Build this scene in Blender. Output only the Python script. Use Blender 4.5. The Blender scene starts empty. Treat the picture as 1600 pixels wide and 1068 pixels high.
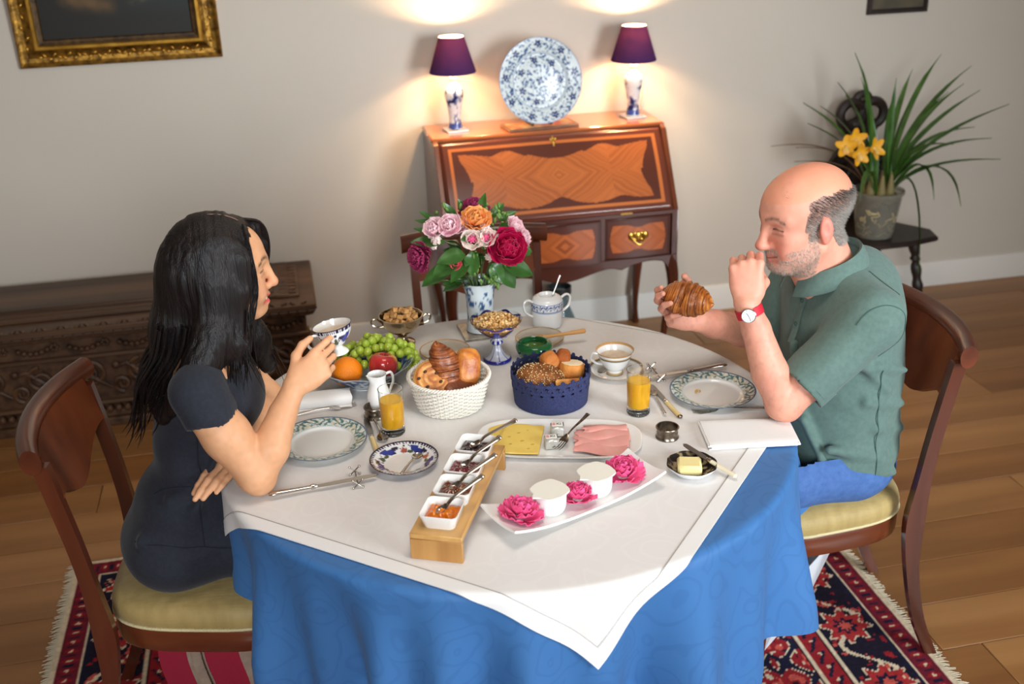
import bpy, math, random
import numpy as np
from mathutils import Vector, Matrix

# ------------------------------------------------------------------ camera, world, light
scene = bpy.context.scene
col = scene.collection
PITCH, ROLL, YAW = math.radians(23.7), math.radians(-1.79), math.radians(11.54)
CAM_LOC = Vector((0, 0, 2.0))
fw = Vector((math.sin(YAW) * math.cos(PITCH), math.cos(YAW) * math.cos(PITCH), -math.sin(PITCH)))
rt = Vector((math.cos(YAW), -math.sin(YAW), 0))
up = rt.cross(fw)
rt2 = rt * math.cos(ROLL) + up * math.sin(ROLL)
up2 = -rt * math.sin(ROLL) + up * math.cos(ROLL)
cd = bpy.data.cameras.new('camera')
cd.sensor_width = 36
cd.lens = 36 * 1725 / 1600
cd.clip_start = 0.05
cd.dof.use_dof = True
cd.dof.focus_distance = 2.55
cd.dof.aperture_fstop = 3.2
cam = bpy.data.objects.new('camera', cd)
col.objects.link(cam)
cam.matrix_world = Matrix(((rt2.x, up2.x, -fw.x, CAM_LOC.x), (rt2.y, up2.y, -fw.y, CAM_LOC.y),
                           (rt2.z, up2.z, -fw.z, CAM_LOC.z), (0, 0, 0, 1)))
scene.camera = cam

world = bpy.data.worlds.new('room_light')
world.use_nodes = True
scene.world = world
world.node_tree.nodes['Background'].inputs[0].default_value = (0.86, 0.93, 1.0, 1)
world.node_tree.nodes['Background'].inputs[1].default_value = 0.15


def area(name, loc, target, size, energy, color):
    d = bpy.data.lights.new(name, 'AREA')
    d.shape = 'RECTANGLE'
    d.size, d.size_y = size
    d.energy = energy
    d.color = color
    o = bpy.data.objects.new(name, d)
    col.objects.link(o)
    o.location = loc
    o.rotation_euler = (Vector(target) - Vector(loc)).to_track_quat('-Z', 'Y').to_euler()
    return o


# daylight: a tall window to the right behind the camera, a smaller one straight behind it; plus a fill light added over the table to brighten it
w1 = area('window_daylight', (2.9, -0.7, 1.7), (0.75, 3.7, 0.95), (1.3, 1.8), 38, (0.86, 0.94, 1.0))
w1.data.spread = math.radians(78)
w2 = area('window_daylight_rear', (-0.5, -1.9, 2.0), (0.6, 2.2, 0.4), (1.6, 1.6), 26, (0.90, 0.95, 1.0))
w2.data.spread = math.radians(80)
w3 = area('overhead_fill', (0.55, 1.75, 2.95), (0.5, 2.2, 0.7), (0.9, 0.9), 18, (1.0, 0.94, 0.86))

vs = scene.view_settings
vs.view_transform = 'Standard'
vs.look = 'None'
vs.exposure = 0.13
vs.gamma = 1.0
vs.use_curve_mapping = False

scene.cycles.max_bounces = 8
scene.cycles.diffuse_bounces = 3
scene.cycles.glossy_bounces = 3
scene.cycles.transmission_bounces = 7

# ------------------------------------------------------------------ helpers
rnd = random.Random(7)
PI = math.pi


def L(c):
    """sRGB 0-255 tuple or hex string to linear RGB"""
    if isinstance(c, str):
        c = [int(c[i:i + 2], 16) for i in (0, 2, 4)]
    o = []
    for v in c[:3]:
        v = v / 255.0
        o.append(v / 12.92 if v <= 0.04045 else ((v + 0.055) / 1.055) ** 2.4)
    return np.array(o)


MATS = {}


def M(name, color=(200, 200, 200), rough=0.5, metal=0.0, spec=0.5, trans=0.0, ior=1.45, noise=None, bump=None,
      attr=False, sss=0.0, sheen=0.0, coat=0.0, alpha=1.0, emit=None):
    """noise=(second colour, scale, (sx,sy,sz)) mixes a second colour; bump=(strength, scale, (sx,sy,sz))"""
    m = bpy.data.materials.new(name)
    m.use_nodes = True
    nt = m.node_tree
    b = nt.nodes['Principled BSDF']
    c = L(color)
    b.inputs['Base Color'].default_value = (*c, 1)
    b.inputs['Roughness'].default_value = rough
    b.inputs['Metallic'].default_value = metal
    b.inputs['Specular IOR Level'].default_value = spec
    b.inputs['Transmission Weight'].default_value = trans
    b.inputs['IOR'].default_value = ior
    b.inputs['Alpha'].default_value = alpha
    b.inputs['Coat Weight'].default_value = coat
    b.inputs['Coat Roughness'].default_value = 0.12
    if sss:
        b.inputs['Subsurface Weight'].default_value = sss
        b.inputs['Subsurface Radius'].default_value = (0.012, 0.005, 0.003)
        b.inputs['Subsurface Scale'].default_value = 1.0
    if sheen:
        b.inputs['Sheen Weight'].default_value = sheen
        b.inputs['Sheen Roughness'].default_value = 0.5
    if emit:
        b.inputs['Emission Color'].default_value = (*L(emit[0]), 1)
        b.inputs['Emission Strength'].default_value = emit[1]
    src = None
    if attr:
        a = nt.nodes.new('ShaderNodeVertexColor')
        a.layer_name = 'Col'
        src = a.outputs[0]
        nt.links.new(src, b.inputs['Base Color'])
    tc = nt.nodes.new('ShaderNodeTexCoord') if (noise or bump) else None

    def tex(scale, st, detail=4):
        mp = nt.nodes.new('ShaderNodeMapping')
        mp.inputs['Scale'].default_value = st
        nt.links.new(tc.outputs['Object'], mp.inputs[0])
        n = nt.nodes.new('ShaderNodeTexNoise')
        n.inputs['Scale'].default_value = scale
        n.inputs['Detail'].default_value = detail
        nt.links.new(mp.outputs[0], n.inputs['Vector'])
        return n.outputs['Fac']
    if noise:
        c2, sc, st = noise
        f = tex(sc, st)
        r = nt.nodes.new('ShaderNodeValToRGB')
        r.color_ramp.elements[0].position = 0.35
        r.color_ramp.elements[1].position = 0.68
        nt.links.new(f, r.inputs[0])
        mx = nt.nodes.new('ShaderNodeMixRGB')
        nt.links.new(r.outputs[0], mx.inputs[0])
        if src:
            nt.links.new(src, mx.inputs[1])
        else:
            mx.inputs[1].default_value = (*c, 1)
        mx.inputs[2].default_value = (*L(c2), 1)
        nt.links.new(mx.outputs[0], b.inputs['Base Color'])
    if bump:
        st_, sc, st = bump
        f = tex(sc, st, 3)
        bn = nt.nodes.new('ShaderNodeBump')
        bn.inputs['Strength'].default_value = st_
        bn.inputs['Distance'].default_value = 0.004
        nt.links.new(f, bn.inputs['Height'])
        nt.links.new(bn.outputs[0], b.inputs['Normal'])
    MATS[name] = m
    return m


def wood(name, c1, c2, axis=0, scale=9.0, stretch=0.07, rough=0.35, coat=0.3, bump=0.05):
    """grain streaks run along the axis"""
    st = [1.0, 1.0, 1.0]
    st[axis] = stretch
    return M(name, c1, rough=rough, coat=coat, noise=(c2, scale, tuple(st)), bump=(bump, scale * 6, tuple(st)))


def glass_mat(name, color=(255, 255, 255), rough=0.0, ior=1.45):
    return M(name, color, rough=rough, trans=1.0, ior=ior)


# ---- shapes: every function returns (V array n x 3, F list)
def A(*p):
    return np.array(p, float)


def join(*shapes):
    V, F, n = [], [], 0
    for v, f in shapes:
        V.append(np.asarray(v, float))
        F += [tuple(i + n for i in q) for q in f]
        n += len(v)
    return np.concatenate(V), F


def rotm(rx=0, ry=0, rz=0):
    return np.array(Matrix.Rotation(rz, 3, 'Z') @ Matrix.Rotation(ry, 3, 'Y') @ Matrix.Rotation(rx, 3, 'X'))


def xf(s, loc=(0, 0, 0), r=(0, 0, 0), sc=1.0):
    v, f = s
    v = np.asarray(v, float) * np.array(sc)
    return v @ rotm(*r).T + np.array(loc), f


def basis(z, xhint=(1, 0, 0)):
    z = np.array(z, float); z /= np.linalg.norm(z)
    x = np.array(xhint, float); x -= z * (x @ z)
    if np.linalg.norm(x) < 1e-6:
        x = np.array((0, 1, 0.)); x -= z * (x @ z)
    x /= np.linalg.norm(x)
    return np.stack([x, np.cross(z, x), z], 1)


def xb(s, B, loc=(0, 0, 0)):
    return np.asarray(s[0]) @ B.T + np.array(loc), s[1]


def box(sx, sy, sz, c=(0, 0, 0), b=0.0):
    """chamfered box, c is its centre"""
    hx, hy, hz = sx / 2, sy / 2, sz / 2
    b = min(b, hx * .98, hy * .98, hz * .98)
    if b <= 0:
        V = np.array([(x, y, z) for x in (-hx, hx) for y in (-hy, hy) for z in (-hz, hz)], float) + np.array(c)
        return V, [(0, 1, 3, 2), (4, 6, 7, 5), (0, 4, 5, 1), (2, 3, 7, 6), (0, 2, 6, 4), (1, 5, 7, 3)]
    V, idx = [], {}
    for i, x in enumerate((-1, 1)):
        for j, y in enumerate((-1, 1)):
            for k, z in enumerate((-1, 1)):
                for a in range(3):
                    p = [x * (hx - b), y * (hy - b), z * (hz - b)]
                    p[a] = (x, y, z)[a] * (hx, hy, hz)[a]
                    idx[i, j, k, a] = len(V)
                    V.append(p)
    F = []
    for a in range(3):
        o1, o2 = [(1, 2), (2, 0), (0, 1)][a]
        for s in (0, 1):
            q = []
            for u, w in ((0, 0), (1, 0), (1, 1), (0, 1)):
                t = [0, 0, 0]; t[a] = s; t[o1] = u; t[o2] = w
                q.append(idx[t[0], t[1], t[2], a])
            F.append(tuple(q if s else q[::-1]))
        for u in (0, 1):
            for w in (0, 1):
                t0 = [0, 0, 0]; t0[o1] = u; t0[o2] = w
                t1 = list(t0); t1[a] = 1
                q = [idx[(*t0, o1)], idx[(*t1, o1)], idx[(*t1, o2)], idx[(*t0, o2)]]
                F.append(tuple(q if (u ^ w) else q[::-1]))
    for i in (0, 1):
        for j in (0, 1):
            for k in (0, 1):
                q = [idx[i, j, k, a] for a in range(3)]
                F.append(tuple(q if (i + j + k) % 2 else q[::-1]))
    return np.array(V) + np.array(c), F


def lathe(prof, n=48, a0=0.0, a1=2 * PI):
    """revolve (r,z) pairs about z"""
    V, F, rows = [], [], []
    full = abs(a1 - a0 - 2 * PI) < 1e-6
    m = n if full else n + 1
    for r, z in prof:
        if r < 1e-7:
            rows.append([len(V)] * m)
            V.append((0, 0, z))
        else:
            rows.append(list(range(len(V), len(V) + m)))
            for i in range(m):
                a = a0 + (a1 - a0) * i / n
                V.append((r * math.cos(a), r * math.sin(a), z))
    for p, q in zip(rows, rows[1:]):
        for i in range(n):
            j = (i + 1) % m
            f = [p[i], p[j], q[j], q[i]]
            f = [x for k, x in enumerate(f) if x not in f[:k]]
            if len(f) > 2:
                F.append(tuple(f))
    return np.array(V, float), F


def smoothprof(pts, sub=4):
    """Catmull-Rom through profile points"""
    P = [np.array(p, float) for p in pts]
    P = [2 * P[0] - P[1]] + P + [2 * P[-1] - P[-2]]
    out = []
    for i in range(1, len(P) - 2):
        for k in range(sub):
            t = k / sub
            a, b, c, d = P[i - 1:i + 3]
            q = .5 * (2 * b + (c - a) * t + (2 * a - 5 * b + 4 * c - d) * t * t + (3 * b - a - 3 * c + d) * t ** 3)
            out.append(tuple(q))
    out.append(tuple(P[-2]))
    return out


def profile(pts, sub=4):
    return [(max(r, 0.0), z) for r, z in smoothprof(pts, sub)]


def tube(path, rad, n=8, caps=True, closed=False, flat=1.0, hint=None):
    """sweep a circle (flattened by flat along its second axis) along a path; rad a number or list"""
    P = [np.array(p, float) for p in path]
    m = len(P)
    R = [rad] * m if np.isscalar(rad) else list(rad)
    T = []
    for i in range(m):
        if closed:
            t = P[(i + 1) % m] - P[i - 1]
        else:
            t = P[min(i + 1, m - 1)] - P[max(i - 1, 0)]
        T.append(t / (np.linalg.norm(t) + 1e-12))
    u = np.array(hint if hint is not None else ((0, 0, 1) if abs(T[0][2]) < .9 else (1, 0, 0)), float)
    V, F = [], []
    for i in range(m):
        u = u - T[i] * (u @ T[i])
        u /= np.linalg.norm(u) + 1e-12
        w = np.cross(T[i], u)
        for k in range(n):
            a = 2 * PI * k / n
            V.append(P[i] + R[i] * (w * math.cos(a) + u * math.sin(a) * flat))
    for i in range(m if closed else m - 1):
        j = (i + 1) % m
        for k in range(n):
            l = (k + 1) % n
            F.append((i * n + k, i * n + l, j * n + l, j * n + k))
    if caps and not closed:
        F.append(tuple(range(n))[::-1])
        F.append(tuple((m - 1) * n + k for k in range(n)))
    return np.array(V), F


def prism(outline, z0, z1, b=0.0):
    """extrude a 2-D outline along z with optional small chamfer by inset towards the centroid"""
    O = np.array(outline, float)
    n = len(O)
    area2 = sum(O[i][0] * O[(i + 1) % n][1] - O[(i + 1) % n][0] * O[i][1] for i in range(n))
    if area2 < 0:
        O = O[::-1]
    def inset(d):
        e = np.roll(O, -1, 0) - O
        e /= np.linalg.norm(e, axis=1)[:, None] + 1e-12
        nr = np.stack([-e[:, 1], e[:, 0]], 1)
        q = nr + np.roll(nr, 1, 0)
        q /= np.maximum((q * q).sum(1)[:, None] / 2, .35)
        return O + q * d
    rings = [(O, z0), (O, z1)] if b <= 0 else [(inset(b), z0), (O, z0 + b), (O, z1 - b), (inset(b), z1)]
    V = np.concatenate([np.c_[o, np.full(n, z)] for o, z in rings])
    F = []
    for r in range(len(rings) - 1):
        for i in range(n):
            j = (i + 1) % n
            F.append((r * n + i, r * n + j, (r + 1) * n + j, (r + 1) * n + i))
    F.append(tuple(range(n))[::-1])
    F.append(tuple((len(rings) - 1) * n + i for i in range(n)))
    return V, F


def loft(rings, caps=True):
    n = len(rings[0])
    V = np.concatenate([np.array(r, float) for r in rings])
    F = []
    for r in range(len(rings) - 1):
        for i in range(n):
            j = (i + 1) % n
            F.append((r * n + i, r * n + j, (r + 1) * n + j, (r + 1) * n + i))
    if caps:
        F.append(tuple(range(n))[::-1])
        F.append(tuple((len(rings) - 1) * n + i for i in range(n)))
    return V, F


def ball(c=(0, 0, 0), r=(1, 1, 1), nu=16, nv=10):
    if np.isscalar(r):
        r = (r, r, r)
    v, f = lathe([(math.sin(PI * i / nv) if 0 < i < nv else 0, -math.cos(PI * i / nv)) for i in range(nv + 1)], nu)
    return v * np.array(r) + np.array(c), f


def sheet(fn, nu, nv, thick=0.0):
    """grid surface fn(u,v) -> xyz with u,v in 0..1; thick closes it into a slab along its normals"""
    V = np.array([fn(i / nu, j / nv) for j in range(nv + 1) for i in range(nu + 1)], float)
    w = nu + 1
    F = [(j * w + i, j * w + i + 1, (j + 1) * w + i + 1, (j + 1) * w + i) for j in range(nv) for i in range(nu)]
    if thick:
        G = V.reshape(nv + 1, nu + 1, 3)
        du = np.gradient(G, axis=1); dv = np.gradient(G, axis=0)
        N = np.cross(du, dv).reshape(-1, 3)
        N /= np.linalg.norm(N, axis=1)[:, None] + 1e-12
        n = len(V)
        V = np.concatenate([V, V - N * thick])
        F2 = [tuple(i + n for i in q)[::-1] for q in F]
        rim = [i for i in range(w)] + [j * w + nu for j in range(1, nv + 1)] + \
              [nv * w + i for i in range(nu - 1, -1, -1)] + [j * w for j in range(nv - 1, 0, -1)]
        F = F + F2 + [(rim[k], rim[k] + n, rim[(k + 1) % len(rim)] + n, rim[(k + 1) % len(rim)]) for k in range(len(rim))]
    return V, F


def mesh_data(name, V, F, mat=None, smooth=True, sharp=38, colors=None):
    me = bpy.data.meshes.new(name)
    V = np.asarray(V, np.float32)
    if isinstance(F, np.ndarray):
        nf, k = F.shape
        me.vertices.add(len(V)); me.loops.add(nf * k); me.polygons.add(nf)
        me.vertices.foreach_set('co', V.ravel())
        me.loops.foreach_set('vertex_index', F.astype(np.int32).ravel())
        me.polygons.foreach_set('loop_start', np.arange(0, nf * k, k, dtype=np.int32))
        me.update(calc_edges=True)
    else:
        me.from_pydata(V.tolist(), [], F)
    if smooth:
        me.polygons.foreach_set('use_smooth', np.ones(len(me.polygons), bool))
        if sharp < 170:
            me.set_sharp_from_angle(angle=math.radians(sharp))
    if colors is not None:
        at = me.color_attributes.new('Col', 'FLOAT_COLOR', 'POINT')
        c = np.ones((len(V), 4), np.float32)
        c[:, :3] = colors
        at.data.foreach_set('color', c.ravel())
    if mat is not None:
        me.materials.append(MATS[mat] if isinstance(mat, str) else mat)
    me.validate()
    return me


def obj(name, shape, mat, parent=None, loc=(0, 0, 0), rot=(0, 0, 0), smooth=True, sharp=38, colors=None, label=None):
    me = shape if isinstance(shape, bpy.types.Mesh) else mesh_data(name, shape[0], shape[1], mat, smooth, sharp, colors)
    o = bpy.data.objects.new(name, me)
    col.objects.link(o)
    o.location = loc
    o.rotation_euler = rot
    if parent is not None:
        o.parent = parent
    if label:
        o['label'] = label
    return o


def thing(name, label, cat, loc=(0, 0, 0), rz=0.0, group=None, rot=None):
    o = bpy.data.objects.new(name, None)
    o.empty_display_size = 0.05
    col.objects.link(o)
    o.location = loc
    o.rotation_euler = rot if rot else (0, 0, rz)
    return tag(o, label, cat, group)


def tag(o, label, cat, group=None, kind=None):
    o['label'] = label
    o['category'] = cat
    if group:
        o['group'] = group
    if kind:
        o['kind'] = kind
    return o


def struct(o):
    o['kind'] = 'structure'
    return o


def copy_tree(o, parent=None):
    c = o.copy()
    col.objects.link(c)
    if parent is not None:
        c.parent = parent
    for ch in list(o.children):
        copy_tree(ch, c)
    return c


def vnoise(P, scale, seed=0):
    """cheap smooth value noise for numpy points, result in 0..1"""
    P = np.asarray(P, float) * scale + seed * 17.31
    I = np.floor(P).astype(np.int64); f = P - I
    f = f * f * (3 - 2 * f)
    def h(i, j, k):
        n = (i * 374761393 + j * 668265263 + k * 2147483647 + seed * 1442695) & 0xffffffff
        n = ((n ^ (n >> 13)) * 1274126177) & 0xffffffff
        n = n ^ (n >> 16)
        return (n & 0xffff) / 65535.0
    r = 0
    for a in (0, 1):
        for b in (0, 1):
            for c in (0, 1):
                w = (f[:, 0] if a else 1 - f[:, 0]) * (f[:, 1] if b else 1 - f[:, 1]) * (f[:, 2] if c else 1 - f[:, 2])
                r = r + w * h(I[:, 0] + a, I[:, 1] + b, I[:, 2] + c)
    return r


def mixc(a, b, t):
    t = np.clip(np.asarray(t, float), 0, 1)[:, None]
    return a * (1 - t) + b * t


def sstep(a, b, x):
    t = np.clip((x - a) / (b - a), 0, 1)
    return t * t * (3 - 2 * t)


class Field:
    """distance field on a grid, blended shape by shape, meshed by surface nets"""

    def __init__(s, lo, hi, h):
        s.lo = np.array(lo, float); s.h = h
        s.n = np.ceil((np.array(hi) - s.lo) / h).astype(int) + 1
        s.d = np.full(tuple(s.n), 1.0, np.float32)

    def _blk(s, lo, hi):
        a = np.clip(np.floor((np.array(lo) - s.lo) / s.h).astype(int), 0, s.n - 1)
        b = np.clip(np.ceil((np.array(hi) - s.lo) / s.h).astype(int) + 1, 1, s.n)
        sl = tuple(slice(int(x), int(y)) for x, y in zip(a, b))
        g = [s.lo[i] + s.h * np.arange(a[i], max(b[i], a[i])) for i in range(3)]
        return sl, g

    def _put(s, sl, q, k, cut):
        d = s.d[sl]
        q = q.astype(np.float32)
        if cut:
            q = -q
            t = np.maximum(k - np.abs(d - q), 0) / k
            s.d[sl] = np.maximum(d, q) + t * t * k * .25
        else:
            t = np.maximum(k - np.abs(d - q), 0) / k
            s.d[sl] = np.minimum(d, q) - t * t * k * .25

    def cone(s, a, b, ra, rb=None, k=.01, cut=False):
        """capsule from a to b with radii ra and rb"""
        rb = ra if rb is None else rb
        a = np.array(a, float); b = np.array(b, float)
        m = max(ra, rb) + k + 3 * s.h
        sl, g = s._blk(np.minimum(a, b) - m, np.maximum(a, b) + m)
        X, Y, Z = g[0][:, None, None] - a[0], g[1][None, :, None] - a[1], g[2][None, None, :] - a[2]
        ab = b - a
        t = np.clip((X * ab[0] + Y * ab[1] + Z * ab[2]) / max(ab @ ab, 1e-12), 0, 1)
        q = np.sqrt((X - t * ab[0]) ** 2 + (Y - t * ab[1]) ** 2 + (Z - t * ab[2]) ** 2) - (ra + (rb - ra) * t)
        s._put(sl, q, k, cut)

    def ell(s, c, r, B=None, k=.01, cut=False):
        """ellipsoid; B columns are its axes"""
        c = np.array(c, float); r = np.array(r, float)
        B = np.eye(3) if B is None else B
        ext = np.sqrt(((B * r) ** 2).sum(1)) + k + 3 * s.h
        sl, g = s._blk(c - ext, c + ext)
        X, Y, Z = g[0][:, None, None] - c[0], g[1][None, :, None] - c[1], g[2][None, None, :] - c[2]
        p = [X * B[0, i] + Y * B[1, i] + Z * B[2, i] for i in range(3)]
        k0 = np.sqrt(sum((p[i] / r[i]) ** 2 for i in range(3)))
        k1 = np.sqrt(sum((p[i] / r[i] ** 2) ** 2 for i in range(3)))
        s._put(sl, k0 * (k0 - 1) / np.maximum(k1, 1e-9), k, cut)

    def chain(s, pts, rad, k=.01):
        for i in range(len(pts) - 1):
            s.cone(pts[i], pts[i + 1], rad[i], rad[i + 1], k)

    def half(s, p, n, k=.004):
        """remove everything on the side of plane p that n points to"""
        p = np.array(p, float); n = np.array(n, float); n /= np.linalg.norm(n)
        g = [s.lo[i] + s.h * np.arange(s.n[i]) for i in range(3)]
        q = ((g[0] - p[0]) * n[0])[:, None, None] + ((g[1] - p[1]) * n[1])[None, :, None] + ((g[2] - p[2]) * n[2])[None, None, :]
        s.d = np.maximum(s.d, q.astype(np.float32))

    def mesh(s, smooth=1):
        d = s.d
        neg = d < 0
        c = [slice(0, -1), slice(1, None)]
        any_ = np.zeros(tuple(s.n - 1), bool); all_ = np.ones(tuple(s.n - 1), bool)
        for i in (0, 1):
            for j in (0, 1):
                for k in (0, 1):
                    q = neg[c[i], c[j], c[k]]
                    any_ |= q; all_ &= q
        act = any_ & ~all_
        I = np.argwhere(act)
        idx = np.full(act.shape, -1, np.int32)
        idx[act] = np.arange(len(I))
        P = np.zeros((len(I), 3)); cnt = np.zeros(len(I))
        D = {}
        for a in (0, 1):
            for b in (0, 1):
                for e in (0, 1):
                    D[a, b, e] = d[I[:, 0] + a, I[:, 1] + b, I[:, 2] + e].astype(float)
        cs = list(D)
        for u in cs:
            for ax in range(3):
                if u[ax] == 0:
                    w = list(u); w[ax] = 1; w = tuple(w)
                    x, y = D[u], D[w]
                    m = (x < 0) != (y < 0)
                    t = np.where(m, x / np.where(m, x - y, 1), 0)
                    q = np.array(u, float) + np.outer(t, np.array(w) - np.array(u))
                    P[m] += q[m]; cnt[m] += 1
        V = s.lo + s.h * (I + P / cnt[:, None])
        Q = []
        for ax in range(3):
            o1, o2 = (ax + 1) % 3, (ax + 2) % 3
            s0 = [slice(None)] * 3; s1 = [slice(None)] * 3
            s0[ax] = slice(0, -1); s1[ax] = slice(1, None)
            ch = neg[tuple(s0)] != neg[tuple(s1)]
            E = np.argwhere(ch)
            E = E[(E[:, o1] > 0) & (E[:, o2] > 0) & (E[:, o1] < s.n[o1] - 1) & (E[:, o2] < s.n[o2] - 1)]
            def cell(p, q):
                z = E.copy(); z[:, o1] -= p; z[:, o2] -= q
                return idx[z[:, 0], z[:, 1], z[:, 2]]
            q = np.stack([cell(1, 1), cell(0, 1), cell(0, 0), cell(1, 0)], 1)
            fl = ~neg[E[:, 0], E[:, 1], E[:, 2]]
            q[fl] = q[fl][:, ::-1]
            Q.append(q)
        Q = np.concatenate(Q)
        Q = Q[(Q >= 0).all(1)]
        for _ in range(smooth):
            S = np.zeros_like(V); N = np.zeros(len(V))
            for a in range(4):
                for b in (1, 3):
                    w = Q[:, (a + b) % 4]
                    for e in range(3):
                        S[:, e] += np.bincount(Q[:, a], V[w, e], len(V))
                    N += np.bincount(Q[:, a], minlength=len(V))
            V = V * .4 + .6 * S / np.maximum(N, 1)[:, None]
        return V, Q

# ------------------------------------------------------------------ materials of the room
M('wall_paint', (208, 198, 184), rough=0.85, noise=((203, 193, 179), 1.2, (1, 1, 1)), bump=(0.05, 60, (1, 1, 1)))
M('skirting_paint', (226, 221, 212), rough=0.6)
for i, (a, b) in enumerate((((164, 116, 68), (134, 90, 50)), ((152, 104, 58), (124, 80, 42)), ((170, 122, 74), (144, 98, 54)))):
    wood('oak_floor_%d' % i, a, b, axis=0, scale=7, stretch=0.09, rough=0.42, coat=0.1, bump=0.06)
M('floor_gap', (52, 34, 20), rough=0.9)
wood('mahogany', (92, 44, 26), (58, 25, 15), axis=2, scale=10, rough=0.25, coat=0.6)
wood('mahogany_x', (112, 56, 32), (70, 32, 19), axis=0, scale=9, rough=0.22, coat=0.6)
wood('mahogany_y', (104, 50, 28), (62, 28, 17), axis=1, scale=9, rough=0.3, coat=0.4)
wood('crotch_veneer', (120, 60, 30), (66, 28, 14), axis=2, scale=6, stretch=0.5, rough=0.45, coat=0.08)
MATS['crotch_veneer'].node_tree.nodes['Principled BSDF'].inputs['Specular IOR Level'].default_value = .15
wood('dark_oak', (98, 70, 48), (52, 34, 22), axis=0, scale=10, rough=0.5, coat=0.1, bump=0.15)
M('dark_oak_carved', (62, 40, 26), rough=0.5, noise=((100, 70, 46), 26, (1, 1, 1)), bump=(0.3, 70, (1, 1, 1)))
wood('black_oak', (48, 34, 27), (26, 18, 14), axis=2, scale=14, rough=0.5, coat=0.1, bump=0.15)
M('gilt', (168, 124, 48), rough=0.38, metal=0.75, noise=((84, 56, 20), 34, (1, 1, 1)), bump=(0.5, 60, (1, 1, 1)))
M('gilt_bright', (214, 164, 66), rough=0.3, metal=0.8, noise=((170, 120, 44), 20, (1, 1, 1)))
M('gilt_dark', (92, 66, 32), rough=0.5, metal=0.4, noise=((50, 34, 18), 40, (1, 1, 1)))
M('brass', (206, 164, 76), rough=0.28, metal=1.0)
M('painted', rough=0.5, attr=True)
M('charger_glaze', rough=0.22, attr=True, spec=0.4)
M('glazed', rough=0.08, attr=True, spec=0.6, coat=0.3)
M('woven', rough=0.95, attr=True, spec=0.1, bump=(0.4, 260, (1, 1, 1)))
M('veneer', rough=0.26, attr=True, coat=0.35)
M('fringe_wool', (190, 176, 150), rough=0.95)
M('white_china', (236, 233, 228), rough=0.12, spec=0.6, coat=0.2)

# ------------------------------------------------------------------ floor, wall, skirting
WALL_Y = 4.585
floor = struct(obj('floor', box(7.6, 7.6, 0.04, (1.0, 0.85, -0.032)), 'floor_gap'))
plank_meshes = {}
rf = random.Random(3)
y = WALL_Y
row = 0
while y > -0.4:
    w = 0.19
    x = -2.4 - rf.random() * 1.6
    while x < 4.4:
        ln = rf.choice((1.3, 1.7, 2.1))
        k = (ln, rf.randrange(3))
        if k not in plank_meshes:
            v, f = box(ln - 0.0025, w - 0.0025, 0.02, (ln / 2, 0, -0.010), 0.0016)
            plank_meshes[k] = mesh_data('plank', v, f, 'oak_floor_%d' % k[1])
        if x + ln > -2.2:
            obj('plank', plank_meshes[k], None, floor, (x, y - w / 2, 0))
        x += ln
    y -= w
    row += 1
struct(obj('wall_back', box(7.4, 0.12, 3.0, (1.0, WALL_Y + 0.06, 1.5)), 'wall_paint'))
struct(obj('wall_left', box(0.12, 7.6, 3.1, (-2.76, 0.85, 1.55)), 'wall_paint'))
struct(obj('wall_right', box(0.12, 7.6, 3.1, (4.76, 0.85, 1.55)), 'wall_paint'))
struct(obj('wall_front', box(7.6, 0.12, 3.1, (1.0, -2.9, 1.55)), 'wall_paint'))
struct(obj('ceiling', box(7.7, 7.7, 0.1, (1.0, 0.85, 3.1)), M('ceiling_paint', (226, 224, 220), rough=.9)))
prof = [(0, 0), (-0.018, 0), (-0.018, 0.085), (-0.014, 0.095), (-0.014, 0.108), (-0.008, 0.12), (0, 0.122)]
sk = [[(x, WALL_Y + a, b) for a, b in prof] for x in (-2.6, 4.6)]
struct(obj('baseboard_back', loft(sk), 'skirting_paint'))

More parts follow.
